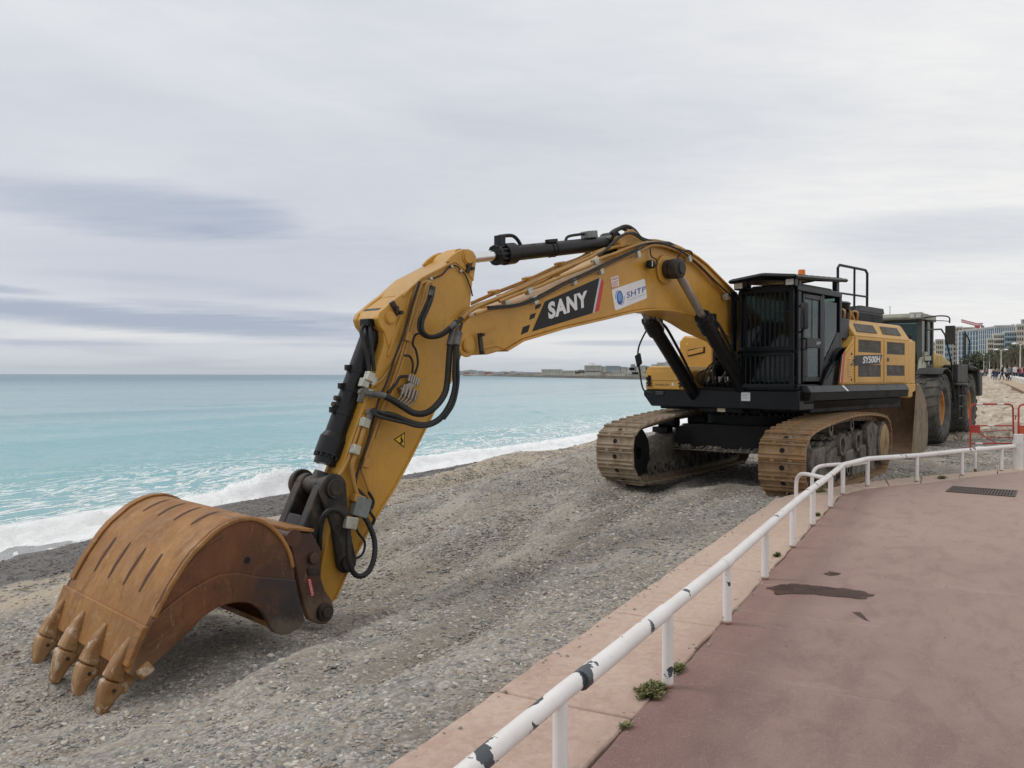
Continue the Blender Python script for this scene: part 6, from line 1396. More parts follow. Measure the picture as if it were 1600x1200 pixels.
text('MORIN', tq[0], tq[1], tq[2], onleft(0.4345), 'sticker_lettering', WHITE, bk, 0.0)
mb = MB(); disc(mb, [(9.899,0.331)][0], -0.50, 0.50, 0.08, 20); obj('cross_tube', mb, BSIDE, bk)

# ------------------------------------------------------------------ white railing along the kerb
m, t, b, co = new_mat('chipped_white_paint')
RAILM = m
n1_ = t.noise(co, 4.6, 8, 0.58).outputs[0]; n2_ = t.noise(co, 2.2, 4, 0.6).outputs[0]; n3_ = t.noise(co, 28, 6, 0.7).outputs[0]
c = t.mix(t.ramp(n2_, 0.3, 0.7), (0.74, 0.71, 0.69), (0.84, 0.82, 0.80))
c = t.mix(t.m('MULTIPLY', t.ramp(n3_, 0.5, 0.75), 0.25), c, (0.60, 0.54, 0.48))
sx = t.n('ShaderNodeSeparateXYZ', i={0: co})
nearf = t.ramp(sx.outputs[0], 9.0, 1.0, 0.0, 0.085)
chip = t.ramp(t.m('ADD', t.m('ADD', n1_, t.m('MULTIPLY', n2_, 0.25)), nearf), 0.770, 0.778)
c = t.mix(chip, c, (0.055, 0.062, 0.075))
c = t.mix(t.ramp(sx.outputs[2], 0.035, 0.005), c, (0.22, 0.10, 0.05))
setc(t, b, 'Base Color', c); setc(t, b, 'Roughness', 0.42); bump(t, b, t.m('SUBTRACT', t.m('ADD', n3_, n2_), t.m('MULTIPLY', chip, 0.8)), 0.35, 0.004)
FARW = M_simple('white_railing_paint', (0.74, 0.72, 0.68), 0.45, var=0.08, dirt=(0.35, 0.28, 0.2), dirt_amt=0.1)
rail = thing('railing', 'low white railing of chipped tube along the kerb, turning the corner at the grate', 'railing', (0, 0, 0), BR)
postsW = [toW(0.9, 1.355), toW(2.95, 1.40)]+[(0.852,4.499), (1.477,5.655), (2.116,6.896), (2.781,8.178), (3.407,9.361), (4.098,10.627), (4.734,11.827), (5.468,12.716), (6.488,13.252), (7.672,14.101), (8.769,14.813)]
posts = [toB(*p) for p in postsW]; posts[1] = (3.0, 1.375)
H = 0.425
path = [(posts[0][0]-2.0, 1.34, H)]
for i, (q, p) in enumerate(posts): path.append((q, p, H))
end = toB(*[(9.187,15.067)][0]); path.append((end[0], end[1], H))
mb = MB()
joint = 2.18
near_path = [path[0], path[1], path[2], (posts[2][0]-0.02, posts[2][1], H+0.0)]
mb.tube(path[:8]+[(posts[6][0]+0.55, posts[6][1], H)], 0.037, 14); mb.lathe([(0, 0.001), (0.0, 0.036)], (0, 0, 0), n=3)
rp = [path[i] for i in range(8)]
obj('top_rail', mb, RAILM, rail)
mb = MB(); mb.tube([(posts[6][0]+0.40, posts[6][1]-0.01, H+0.004)]+path[8:], 0.037, 14); obj('top_rail', mb, RAILM, rail)
# sleeve joint
mb = MB(); mb.tube([(posts[2][0]-0.05, posts[2][1], H), (posts[2][0]-0.42, posts[2][1]-0.0, H), (posts[2][0]-1.2, posts[2][1]-0.0, H)], 0.0415, 14); obj('sleeve', mb, RAILM, rail)
mb = MB(); mb.tube([(posts[3][0]-0.12, posts[3][1], H), (posts[3][0]+0.03, posts[3][1]-0.0, H)], 0.0415, 14); obj('sleeve', mb, RAILM, rail)
for q, p in posts:
    mb = MB(); mb.cyl((q, p, -0.02), (q, p, H), 0.031, n=14); o = obj('post', mb, RAILM, rail)
# side hoops
def hoop(pts, r=0.026):
    mb = MB(); mb.tube(pts, r, 10, smooth=5); return obj('hoop', mb, RAILM, rail)
for (ql, pl2, qj, pj) in ((11.62, 1.85, 10.95, 1.41), (12.42, 1.76, 12.75, 1.42)):
    hoop([(ql, pl2, -0.05), (ql, pl2, 0.24), (ql+(qj-ql)*0.06, pl2+(pj-pl2)*0.06, 0.34), (ql+(qj-ql)*0.2, pl2+(pj-pl2)*0.2, 0.395), (ql+(qj-ql)*0.45, pl2+(pj-pl2)*0.45, 0.415), (qj, pj, H)])
hoop([(posts[8][0]+0.1, posts[8][1]-0.05, 0.40), (posts[8][0]+0.3, posts[8][1]+0.0, 0.375), (posts[9][0]-0.05, posts[9][1]+0.02, 0.365), (posts[9][0], posts[9][1], 0.34)], 0.018)
hq = [toB(*p) for p in [(8.559,15.171)]]
d9 = [(8.442,14.965), (8.946,15.601)][0]
q0, p0 = toB(*d9); q1, p1 = posts[11]
hoop([(q0, p0+0.05, -0.05), (q0, p0+0.05, 0.26), (q0+0.06, p0+0.04, 0.36), (q0+0.2, p0, 0.39), ((q0+posts[12][0])/2+0.1, (p0+posts[12][1])/2, 0.395), (posts[12][0], posts[12][1], 0.39)], 0.024)
e0 = [(9.222,15.067)][0]
mb = MB(); mb.lathe([(-0.05, 0.001), (-0.05, 0.085), (0.46, 0.085), (0.46, 0.098), (0.52, 0.098), (0.52, 0.080), (0.64, 0.080), (0.64, 0.001)], (0, 0, 0), axis='z', n=24)
obj('gate_post', mb, FARW, loc=(e0[0], e0[1], 0), label='thick round white post where the low railing ends at the right', cat='post')

# weeds ----------------------------------------------------------------
m, t, b, co = new_mat('weed_leaf'); WEED = m
n1_ = t.noise(co, 30, 3).outputs[0]; setc(t, b, 'Base Color', t.mix(t.ramp(n1_, 0.3, 0.7), (0.075, 0.105, 0.028), (0.26, 0.225, 0.095))); setc(t, b, 'Roughness', 0.7)
def weed(x, y, w, d, h, n, label, seed, z=0.0, ang=0.0):
    rn = random.Random(seed); mb = MB(); root = None
    for k in range(n):
        a, r = rn.uniform(0, 6.28), rn.random()**0.5
        r *= 0.55+0.9*abs(noise.noise(Vector((math.cos(a)*2.2, math.sin(a)*2.2, seed*0.37))))*1.5
        px, py = w*r*math.cos(a), d*r*math.sin(a); px, py = px*math.cos(ang)-py*math.sin(ang), px*math.sin(ang)+py*math.cos(ang)
        hh_ = h*(1-r*0.6)*rn.uniform(0.5, 1.1); s_ = rn.uniform(0.007, 0.016); tw = rn.uniform(0, 6.28); L = rn.uniform(0.012, 0.028)
        ux, uy = math.cos(tw), math.sin(tw); lean = rn.uniform(0.3, 1.1)
        zz = rn.uniform(0.15, 1)*hh_
        A_ = (px, py, zz); B2 = (px+ux*L*0.5-uy*s_*0.5, py+uy*L*0.5+ux*s_*0.5, zz+L*lean*0.4); D2 = (px+ux*L*0.5+uy*s_*0.5, py+uy*L*0.5-ux*s_*0.5, zz+L*lean*0.4); C2 = (px+ux*L, py+uy*L, zz+L*lean*0.6)
        mb.add([A_, B2, C2, D2], [(0, 1, 2, 3)])
        if k % 9 == 0: mb.tube([(px*0.3, py*0.3, -0.01), (px, py, zz)], 0.0016, 3)
    return obj('weed', mb, WEED, loc=(x, y, z), label=label, cat='weed')
for (u, v, w, d, h, n, lab) in ((1020, 1086, 0.125, 0.075, 0.055, 1700, 'bushy green weed at the foot of the railing post, largest of the weeds'),
        (1062, 1049, 0.075, 0.03, 0.03, 420, 'small green weed just behind the same railing post as the largest one'),
        (979, 1140, 0.03, 0.02, 0.02, 70, 'tiny green sprig in the kerb joint, nearest the camera'),
        (1216, 869, 0.10, 0.025, 0.03, 320, 'thin strip of green weed beside the fourth railing post from the camera'),
        (1279, 806, 0.05, 0.04, 0.05, 200, 'small weed at the kerb edge by the two rail hoops'),
        (1284, 768, 0.16, 0.08, 0.04, 360, 'flat green weed on the kerb under the two rail hoops'),
        (1473, 747, 0.13, 0.09, 0.06, 420, 'green weed at the kerb edge behind the drain grate')):
    x, y = (u-800)/1294*(1.7*1294/(v-586)), 1.7*1294/(v-586)
    weed(x, y, w, d, h, n, lab, u, 0.003, BR)

# ------------------------------------------------------------------ wheel loader behind the excavator
ld = thing('wheel_loader', 'dusty wheel loader with tall black tyres parked behind the excavator', 'wheel loader', (10.36, 22.9, -0.12), R(231.5))
TYRE = M_simple('dusty_tyre', (0.062, 0.062, 0.058), 0.85, var=0.3, scale=5, dirt=(0.15, 0.14, 0.12), dirt_amt=0.5, dirt_scale=4, bmp=0.4, bscale=18)
RIM = M_simple('orange_rim', (0.46, 0.20, 0.035), 0.5, var=0.2, dirt=(0.25, 0.17, 0.10), dirt_amt=0.45)
LGREY = M_simple('loader_grey_green', (0.062, 0.064, 0.052), 0.55, var=0.2, dirt=(0.18, 0.17, 0.13), dirt_amt=0.35)
LPALE = M_simple('loader_pale_panel', (0.29, 0.29, 0.23), 0.5, var=0.15, dirt=(0.12, 0.11, 0.09), dirt_amt=0.35)
LDARK = M_simple('loader_black', (0.018, 0.020, 0.018), 0.55, var=0.3, dirt=(0.08, 0.075, 0.06), dirt_amt=0.35)
LYEL = M_simple('loader_yellow', (0.55, 0.34, 0.05), 0.45, var=0.15, dirt=(0.2, 0.15, 0.08), dirt_amt=0.35)
BUCK = M_simple('loader_bucket_mud', (0.115, 0.068, 0.038), 0.8, var=0.35, scale=2, dirt=(0.20, 0.14, 0.09), dirt_amt=0.5, dirt_scale=3, bmp=0.3, bscale=12)
BUCKE = M_simple('loader_bucket_side', (0.22, 0.165, 0.11), 0.75, var=0.25, scale=3, dirt=(0.10, 0.07, 0.045), dirt_amt=0.4)
def wheel(x, sg, z=0.96, r=0.955):
    yo, yi = 1.46*sg, 0.80*sg; c_ = (x, 0, z); mid = (yo+yi)/2
    mb = MB(); W2 = abs(yo-yi)/2
    prof = [(W2*0.62, r*0.50), (W2*0.95, r*0.60), (W2*1.02, r*0.76), (W2*0.96, r*0.90), (W2*0.80, r*0.965), (0, r*0.985), (-W2*0.80, r*0.965), (-W2*0.96, r*0.90), (-W2*1.02, r*0.76), (-W2*0.95, r*0.60), (-W2*0.62, r*0.50)]
    mb.lathe([(mid+a, q) for a, q in prof], c_, n=56)
    tw = obj('tyre', mb, TYRE, ld)
    lug = MB(); 
    for k in range(22):
        for sd in (1, -1):
            w = 2*math.pi*(k+(0.5 if sd > 0 else 0))/22; w2 = w+0.10
            A_ = []
            for (a, rr2, wa) in ((0.02, r*0.98, w-0.05), (0.55, r*0.975, w), (0.92, r*0.925, w+0.04), (1.03, r*0.82, w+0.05)):
                for dw in (-0.062, 0.062):
                    for dr_ in (-0.02, 0.030): A_.append((x+(rr2+dr_)*math.cos(wa+dw), mid+sd*a*W2+(0.012*sd if a > 0.8 else 0), z+(rr2+dr_)*math.sin(wa+dw)))
            F = []
            for i in range(3):
                o_ = i*4; F += [(o_+1, o_+3, o_+7, o_+5), (o_, o_+1, o_+5, o_+4), (o_+2, o_+3, o_+7, o_+6)[::-1]]
            F += [(0, 1, 3, 2), (12, 13, 15, 14)[::-1]]
            lug.add(A_, F)
    o = obj('tread_lugs', lug, TYRE, tw)
    mb = MB(); f = sg
    mb.lathe([(mid+f*W2*0.62, r*0.51), (mid+f*W2*0.70, r*0.50), (mid+f*W2*0.66, r*0.45), (mid+f*W2*0.30, r*0.42), (mid+f*W2*0.15, r*0.36), (mid+f*W2*0.12, r*0.24), (mid+f*W2*0.55, r*0.20), (mid+f*W2*0.60, r*0.10), (mid+f*W2*0.60, 0.001)], c_, n=36); rm = obj('rim', mb, RIM, ld)
    mb = MB()
    for k in range(16):
        w = 2*math.pi*k/16; p = (x+r*0.30*math.cos(w), mid+f*W2*0.12, z+r*0.30*math.sin(w)); mb.cyl(p, (p[0], p[1]+f*0.035, p[2]), 0.02, n=6)
    obj('wheel_nuts', mb, LDARK, rm)
for x in (0.0, -3.75):
    for sg in (1, -1): wheel(x, sg)
sp_ = [(4.194,0.224), (2.884,0.136), (2.752,0.234), (2.884,0.697), (3.337,1.239), (3.773,1.615), (3.955,1.617), (4.135,1.041)]
mb = MB()                                              # bucket: curved shell, side plates
bp = [(4.15, 0.06), (3.2, 0.08), (2.92, 0.22), (2.80, 0.55), (2.88, 0.95), (3.15, 1.33), (3.66, 1.62)]
mb.strip(bp, -1.60, 1.60, 0.04, 1); lb_ = obj('loader_bucket', mb, BUCK, ld)
for y0, y1 in ((1.60, 1.64), (-1.64, -1.60)):
    mb = MB(); mb.prism([(4.22, 0.05), (3.1, 0.05), (2.86, 0.20), (2.78, 0.55), (2.85, 0.95), (3.15, 1.35), (3.72, 1.66), (3.82, 1.60), (4.0, 0.9)], y0, y1); obj('side_plate', mb, BUCKE, lb_, bevel=0.008)
mb = MB(); mb.bx(4.10, 4.34, -1.64, 1.64, 0.03, 0.07); obj('cutting_edge', mb, DULL, lb_)
mb = MB()
for sg in (0.45, -0.45): mb.prism([(2.8, 0.5), (2.8, 1.0), (1.4, 1.7), (0.2, 2.2), (-0.6, 2.3), (-0.6, 1.9), (0.2, 1.6), (1.2, 1.0)], sg-0.06, sg+0.06)
obj('lift_arm', mb, LYEL, ld, bevel=0.02)
mb = MB(); mb.bx(-1.0, 0.9, -0.65, 0.65, 0.7, 1.7); mb.bx(-4.6, -1.2, -0.75, 0.75, 0.75, 1.6); mb.lathe([(-1.0, 0.001), (-1.0, 0.22), (1.0, 0.22), (1.0, 0.001)], (0, 0, 0.96), n=16); mb.lathe([(-1.0, 0.001), (-1.0, 0.22), (1.0, 0.22), (1.0, 0.001)], (-3.75, 0, 0.96), n=16); obj('chassis', mb, LDARK, ld, bevel=0.02)
for x in (0.0,):                                        # front mudguard
    mb = MB(); fp = [(x+1.12*math.cos(w), 0.96+1.08*math.sin(w)) for w in [R(a) for a in (58, 70, 82, 95, 110, 125, 140, 155, 170)]]; mb.strip(fp, 0.85, 1.50, 0.03, 1); obj('mudguard', mb, LDARK, ld, bevel=0.01)
# cab
mb = MB(); X0, X1 = -2.15, -0.65
for (a, b_, c2, d2) in ((X1-0.10, X1, 0.62, 0.74), (X1-0.10, X1, -0.74, -0.62), (X0, X0+0.12, 0.62, 0.74), (X0, X0+0.12, -0.74, -0.62), (-1.45, -1.33, 0.66, 0.74)): mb.bx(a, b_, c2, d2, 1.7, 3.38)
mb.bx(X0, X1, -0.74, 0.74, 1.5, 2.15); lc = obj('cab', mb, LGREY, ld, bevel=0.02)
mb = MB(); mb.bx(X1-0.05, X1-0.04, -0.62, 0.62, 2.15, 3.36); mb.bx(-1.33, X1-0.1, 0.69, 0.70, 2.15, 3.36); mb.bx(X0+0.12, -1.45, 0.69, 0.70, 2.15, 3.36); mb.bx(X0+0.05, X0+0.06, -0.62, 0.62, 2.15, 3.36); mb.bx(X0+.1, X1-.1, -0.70, -0.69, 2.15, 3.36); obj('cab_panes', mb, GLASSM, lc)
mb = MB(); mb.prism([(X0-0.05, 3.38), (X1+0.12, 3.38), (X1+0.16, 3.46), (X1+0.05, 3.56), (X0, 3.56)], -0.80, 0.80); obj('cab_roof', mb, LPALE, lc, bevel=0.03)
mb = MB(); mb.box((-1.45, 0, 2.25), (0.5, 0.5, 0.2)); mb.box((-1.75, 0, 2.65), (0.15, 0.48, 0.7)); mb.tube([(-0.95, 0, 2.0), (-1.1, 0, 2.6)], 0.03); mb.lathe([(0, 0.17), (0.03, 0.19), (0.06, 0.17)], (-1.1, 0, 2.6), axis='x', n=16); obj('seat', mb, SEATM, lc)
mb = MB(); mb.tube([(X1-0.02, 0.1, 2.2), (X1-0.0, 0.05, 2.75)], 0.012); obj('wiper', mb, LDARK, lc)
lmp = [(0.659,0.78,3.732), (-0.416,0.78,3.823)]
mb = MB(); mb.box((X1+0.10, 0.62, 3.48), (0.20, 0.36, 0.20)); mb.box((X1+0.10, -0.62, 3.48), (0.20, 0.36, 0.20)); fh = obj('lamp_housing', mb, LPALE, lc, bevel=0.04)
for y in (0.54, 0.70): mb = MB(); mb.bx(X1+0.201, X1+0.21, y-0.06, y+0.06, 3.43, 3.53); obj('lens', mb, LENS, fh)
mb = MB(); mb.tube([(X1, 0.80, 3.42), (X1+0.05, 1.15, 3.46), (X1+0.05, 1.42, 3.42), (X1+0.05, 1.44, 3.25)], 0.02, smooth=3); mb.tube([(X1, 0.80, 3.36), (X1+0.05, 1.3, 3.32), (X1+0.05, 1.44, 3.30)], 0.012); mb.box((X1+0.06, 1.46, 2.93), (0.09, 0.24, 0.50), rot=(0, 0, 0.15)); obj('mirror', mb, LDARK, ld, bevel=0.03)
mb = MB(); mb.box((X1+0.15, 0.95, 2.30), (0.14, 0.20, 0.16)); mb.tube([(X1, 0.75, 2.1), (X1+0.15, 0.95, 2.25)], 0.03); hl_ = obj('headlight', mb, LDARK, ld, bevel=0.02)
mb = MB(); mb.bx(X1+0.221, X1+0.228, 0.87, 1.03, 2.24, 2.36); obj('lens', mb, LENS, hl_)
mb = MB(); mb.prism([(-0.65, 1.65), (-0.2, 1.7), (-0.5, 2.25), (-0.95, 2.5), (-0.95, 1.65)], 0.70, 0.80); mb.tube([(-0.15, 0.85, 1.75), (-0.75, 0.85, 2.45)], 0.05, 8); obj('pale_panel', mb, LPALE, ld)
# rear body, ladder, rails, bonnet
mb = MB(); mb.prism([(-2.2, 1.55), (-2.2, 2.25), (-2.6, 2.50), (-3.4, 2.45), (-4.4, 2.25), (-4.8, 2.0), (-4.8, 1.5)], -0.75, 0.75); obj('rear_bonnet', mb, LYEL, ld, bevel=0.06)
mb = MB(); mb.bx(-4.2, -2.3, 0.751, 0.76, 1.6, 2.05); 
for k in range(8): mb.box((-3.3, 0.77, 1.65+k*0.055), (1.7, 0.03, 0.03), rot=(0.5, 0, 0))
obj('rear_grille', mb, LDARK, ld)
mb = MB(); mb.bx(-3.0, -1.35, 0.78, 1.50, 1.55, 1.63); mb.bx(-2.9, -1.45, 1.36, 1.50, 1.63, 2.15); obj('side_platform', mb, LDARK, ld, bevel=0.03)
mb = MB(); mb.prism([(-3.05, 2.02), (-3.05, 2.16), (-4.2, 2.10), (-5.0, 1.95), (-5.0, 1.25), (-4.85, 1.20), (-4.80, 1.75), (-4.4, 1.98)], 0.80, 1.52); mb.prism([(-4.5, 2.0), (-5.05, 1.93), (-5.12, 1.2), (-4.6, 1.2)], 0.2, 1.54); obj('rear_fender', mb, LDARK, ld, bevel=0.05)
mb = MB()
for z in (0.62, 0.95, 1.25): mb.bx(-2.05, -1.55, 1.30, 1.52, z, z+0.035)
mb.tube([(-1.53, 1.50, 0.6), (-1.53, 1.50, 1.6)], 0.02); mb.tube([(-2.07, 1.50, 0.6), (-2.07, 1.50, 1.6)], 0.02); obj('ladder', mb, LDARK, ld)
def L3p(P_): return P_
mb = MB(); mb.tube([(1.603,1.35,2.978), (0.229,1.4,3.053), (-0.245,1.4,2.919), (-0.902,1.4,2.365), (-1.243,1.4,2.016), (-1.157,1.4,1.625)], 0.022, 8); obj('front_handrail', mb, LDARK, ld)
mb = MB(); mb.tube([(-2.75, 1.42, 1.6), (-2.75, 1.42, 3.05), (-2.80, 1.42, 3.12), (-3.55, 1.42, 2.90), (-3.6, 1.42, 2.78), (-3.45, 1.42, 2.2), (-3.45, 1.42, 2.0)], 0.022, 8); mb.tube([(-3.0, 1.42, 1.6), (-3.0, 1.42, 3.05)], 0.018, 8); mb.tube([(-2.75, 1.42, 2.45), (-3.55, 1.42, 2.3)], 0.016, 8); mb.tube([(-2.2, 1.42, 1.6), (-2.2, 1.42, 2.25), (-2.3, 1.42, 2.32), (-3.4, 1.42, 2.3)], 0.02, 8); obj('rear_handrail', mb, LDARK, ld)
mb = MB(); mb.tube([(-1.9, -0.4, 3.56), (-1.9, -0.4, 3.9)], 0.008, 4); obj('aerial', mb, LDARK, ld)

# ------------------------------------------------------------------ red and white barriers
RP = M_simple('red_barrier_paint', (0.42, 0.035, 0.025), 0.45, var=0.15, dirt=(0.2, 0.1, 0.08), dirt_amt=0.2)
OP = M_simple('orange_plate', (0.60, 0.10, 0.025), 0.45, var=0.1)
def barrier(x, y, rz, w, label, plate):
    b0 = thing('barrier', label, 'barrier', (x, y, -0.12), rz); h = 1.12
    mb = MB(); mb.tube([(0, 0, 0), (0, 0, h-0.10), (0.03, 0, h-0.03), (0.10, 0, h), (w-0.10, 0, h), (w-0.03, 0, h-0.03), (w, 0, h-0.10), (w+0.03, 0, 0.05)], 0.021, 8); obj('frame', mb, RP, b0)
    mb = MB(); mb.tube([(0, 0, h*0.52), (w, 0, h*0.52)], 0.017, 8); obj('mid_rail', mb, RP, b0)
    mb = MB(); mb.tube([(0, 0, 0.14), (w, 0, 0.14)], 0.017, 8); obj('low_rail', mb, RP, b0)
    mb = MB(); mb.tube([(0.22, 0, h*0.38), (w, 0, h*0.43)], 0.010, 6); mb.tube([(0.22, 0, 0.30), (w, 0, 0.29)], 0.010, 6); obj('thin_rail', mb, RP, b0)
    mb = MB(); mb.tube([(0.22, 0, h*0.36), (0.68, 0.0, 0.13)], 0.012, 6); obj('brace', mb, RP, b0)
    for (x0, x1, z) in ((0.15, 0.30, h), (w*0.62, w*0.78, h), (w*0.40, w*0.55, h*0.52), (0.12, 0.3, 0.14)):
        mb = MB(); mb.tube([(x0, 0, z), (x1, 0, z)], 0.0225, 8); obj('white_band', mb, FARW, b0)
    if plate:
        mb = MB(); mb.bx(0.02, 0.24, -0.012, 0.012, h*0.36, h*0.52); obj('plate', mb, OP if plate > 1 else RP, b0)
    mb = MB(); mb.tube([(w, 0, h*0.75), (w+0.07, 0, h*0.75), (w+0.07, 0, h*0.65)], 0.012, 6); mb.tube([(0.0, -0.25, 0.01), (0.0, 0.25, 0.01)], 0.018, 6); mb.tube([(w+.03, -0.25, 0.01), (w+.03, 0.25, 0.01)], 0.018, 6); obj('foot', mb, RP, b0)
bp0 = ((1517-800)/1294*20.6, 20.6)
barrier(bp0[0], bp0[1], 0.04, 1.08, 'red and white metal barrier beside the rear wheel of the loader', 1)
barrier(((1592-800)/1294*20.4), 20.4, 0.02, 1.08, 'red and white barrier cut off by the right edge of the picture', 2)

# ------------------------------------------------------------------ rock slope, sea wall, far railing
ROCK, t, b, co = new_mat('pale_limestone')
n1_ = t.noise(co, 0.9, 6, 0.6).outputs[0]; n2_ = t.noise(t.map(co, (1, 1, 1), (2, 2, 2)), 4, 9, 0.7).outputs[0]; oi = t.n('ShaderNodeObjectInfo').outputs['Random']
c = t.mix(t.ramp(n1_, 0.3, 0.7), (0.42, 0.345, 0.27), (0.60, 0.53, 0.44)); c = t.mix(t.m('MULTIPLY', oi, 0.45), c, (0.42, 0.335, 0.26)); c = t.mix(t.m('MULTIPLY', t.ramp(n2_, 0.45, 0.3), 0.55), c, (0.17, 0.14, 0.115))
setc(t, b, 'Base Color', c); setc(t, b, 'Roughness', 0.9); bump(t, b, n2_, 0.6, 0.05)
slope = link('rock_slope', None, None, kind='structure', label='slope of pale boulders below the sea wall')
def rock_mesh(seed):
    rn = random.Random(seed); bm = bmesh.new(); bmesh.ops.create_icosphere(bm, subdivisions=2, radius=1)
    pl_ = [(Vector((rn.gauss(0, 1), rn.gauss(0, 1), rn.gauss(0, 1))).normalized(), rn.uniform(0.55, 0.85)) for _ in range(9)]
    for v in bm.verts:
        for n_, d_ in pl_:
            k = v.co.dot(n_)-d_
            if k > 0: v.co -= n_*k
        v.co += v.co.normalized()*0.06*noise.noise(v.co*2+Vector((seed, 0, 0)))
    me = bpy.data.meshes.new('boulder'); bm.to_mesh(me); bm.free(); me.materials.append(ROCK); me.shade_smooth(); me.set_sharp_from_angle(angle=R(24)); return me
rms = [rock_mesh(s) for s in range(8)]
rn = random.Random(12)
wall_line = lambda d: (37+(d-60)*50/90, d)              # foot of the sea wall: x at distance d
cnt = 0
for d_ in [27, 28.4, 29.8, 31.3, 33, 34.8, 36.7, 38.8, 41, 43.5, 46.2, 49, 52.5, 56.5, 61, 66.5, 73, 81, 91, 104, 120, 140]:
    xr = min(wall_line(d_)[0]-0.9, d_*0.655); xl = d_*0.52 if d_ < 60 else d_*0.535
    x = xl
    while x < xr and cnt < 290:
        s_ = rn.uniform(0.28, 0.72)*(1.0 if d_ < 45 else 1.5)
        k = (x-xl)/max(1, (xr-xl)); zb_ = -0.35+0.55*k*(0.3+0.7*sm(28, 45, d_))+(0.4+0.7*sm(70, 140, d_))*sm(50, 90, d_)
        o = link('boulder', rms[rn.randrange(8)], slope, (x, d_+rn.uniform(-0.6, 0.6), zb_+rn.uniform(-0.1, 0.15)))
        o.scale = (s_*rn.uniform(0.9, 1.5), s_*rn.uniform(0.8, 1.2), s_*rn.uniform(0.45, 0.75)); o.rotation_euler = (rn.uniform(-0.3, 0.3), rn.uniform(-0.3, 0.3), rn.uniform(0, 6.28)); cnt += 1
        x += s_*rn.uniform(1.5, 2.3)
mbr = MB(); rn = random.Random(66)
for k in range(5200):
    d_ = 24.5+105*rn.random()**2.2; xr = min(wall_line(d_)[0]-0.7, d_*0.655); xl = d_*0.52 if d_ < 60 else d_*0.535
    if xr <= xl: continue
    x = rn.uniform(xl, xr); k2 = (x-xl)/(xr-xl); s_ = rn.uniform(0.08, 0.30)*(1 if d_ < 45 else 1.6)
    zb_ = -0.30+0.55*k2*(0.3+0.7*sm(28, 45, d_))+(0.4+0.7*sm(70, 140, d_))*sm(50, 90, d_)+rn.uniform(0, 0.12)
    mbr.box((x, d_, zb_), (s_*2*rn.uniform(.7, 1.3), s_*1.6, s_*rn.uniform(.6, 1.2)), rot=(rn.uniform(-.5, .5), rn.uniform(-.5, .5), rn.random()*3), taper=(rn.uniform(.5, .9), rn.uniform(.5, .9)))
rub = obj('rubble', mbr, ROCK, slope); rub['kind'] = 'stuff'
mbr = MB(); rows_ = [24.5, 27, 31, 36, 42, 50, 60, 75, 95, 130]
for d_ in rows_:
    xr = min(wall_line(d_)[0]+0.5, d_*0.68+1); xl = d_*0.515
    for k2 in (0, 0.5, 1): mbr.v.append((xl+(xr-xl)*k2, d_, -0.36-0.1*(d_ < 25)+0.55*k2*(0.3+0.7*sm(28, 45, d_))+(0.4+0.7*sm(70, 140, d_))*sm(50, 90, d_)))
for i in range(len(rows_)-1):
    for j in (0, 1): mbr.f.append([i*3+j, i*3+j+1, i*3+j+4, i*3+j+3]); mbr.mi.append(0)
obj('slope_bed', mbr, ROCK, slope)
CREAM = M_simple('cream_render', (0.47, 0.36, 0.25), 0.85, var=0.15, scale=0.3, dirt=(0.28, 0.18, 0.11), dirt_amt=0.4, dirt_scale=0.6)
WALLB = M_simple('ochre_wall', (0.36, 0.25, 0.16), 0.9, var=0.2, scale=0.4, dirt=(0.20, 0.13, 0.09), dirt_amt=0.4, dirt_scale=0.5)
WL_ = [((1620-800)/1294*50, 50, 0.52), ((1600-800)/1294*60, 60, 0.63), ((1580-800)/1294*75, 75, 0.86), ((1562-800)/1294*97, 97, 1.15), ((1548-800)/1294*130, 130, 1.42), ((1537-800)/1294*190, 190, 1.62), ((1527-800)/1294*300, 300, 1.68)]
def ribbon(name, pts, z0f, z1f, off0, off1, mat, parent=None, **k):
    mb = MB(); V_ = []
    for i, (x, y, z) in enumerate(pts):
        a = pts[max(0, i-1)]; b_ = pts[min(len(pts)-1, i+1)]; L = math.hypot(b_[0]-a[0], b_[1]-a[1]); nx, ny = (b_[1]-a[1])/L, -(b_[0]-a[0])/L
        for o_ in (off0, off1):
            for zf in (z0f, z1f): V_.append((x+nx*o_, y+ny*o_, z+zf if isinstance(zf, float) else zf(z)))
    F = []
    for i in range(len(pts)-1):
        o_ = i*4; F += [(o_, o_+1, o_+5, o_+4), (o_+2, o_+6, o_+7, o_+3), (o_+1, o_+3, o_+7, o_+5), (o_, o_+4, o_+6, o_+2)]
    F += [(0, 2, 3, 1), (len(V_)-4, len(V_)-3, len(V_)-1, len(V_)-2)]
    mb.add(V_, F); return obj(name, mb, mat, parent, **k)
sw = ribbon('sea_wall', WL_, lambda z: -2.5, -0.09, 0.15, 3.0, WALLB, kind='structure')
ribbon('coping', WL_, -0.09, 0.0, 0.0, 3.0, CREAM, sw)
PAVE = M_simple('far_pavement', (0.26, 0.185, 0.16), 0.8, var=0.15, scale=0.2)
ribbon('far_promenade', WL_, lambda z: -1.0, 0.04, 3.0, 26.0, PAVE, kind='structure')
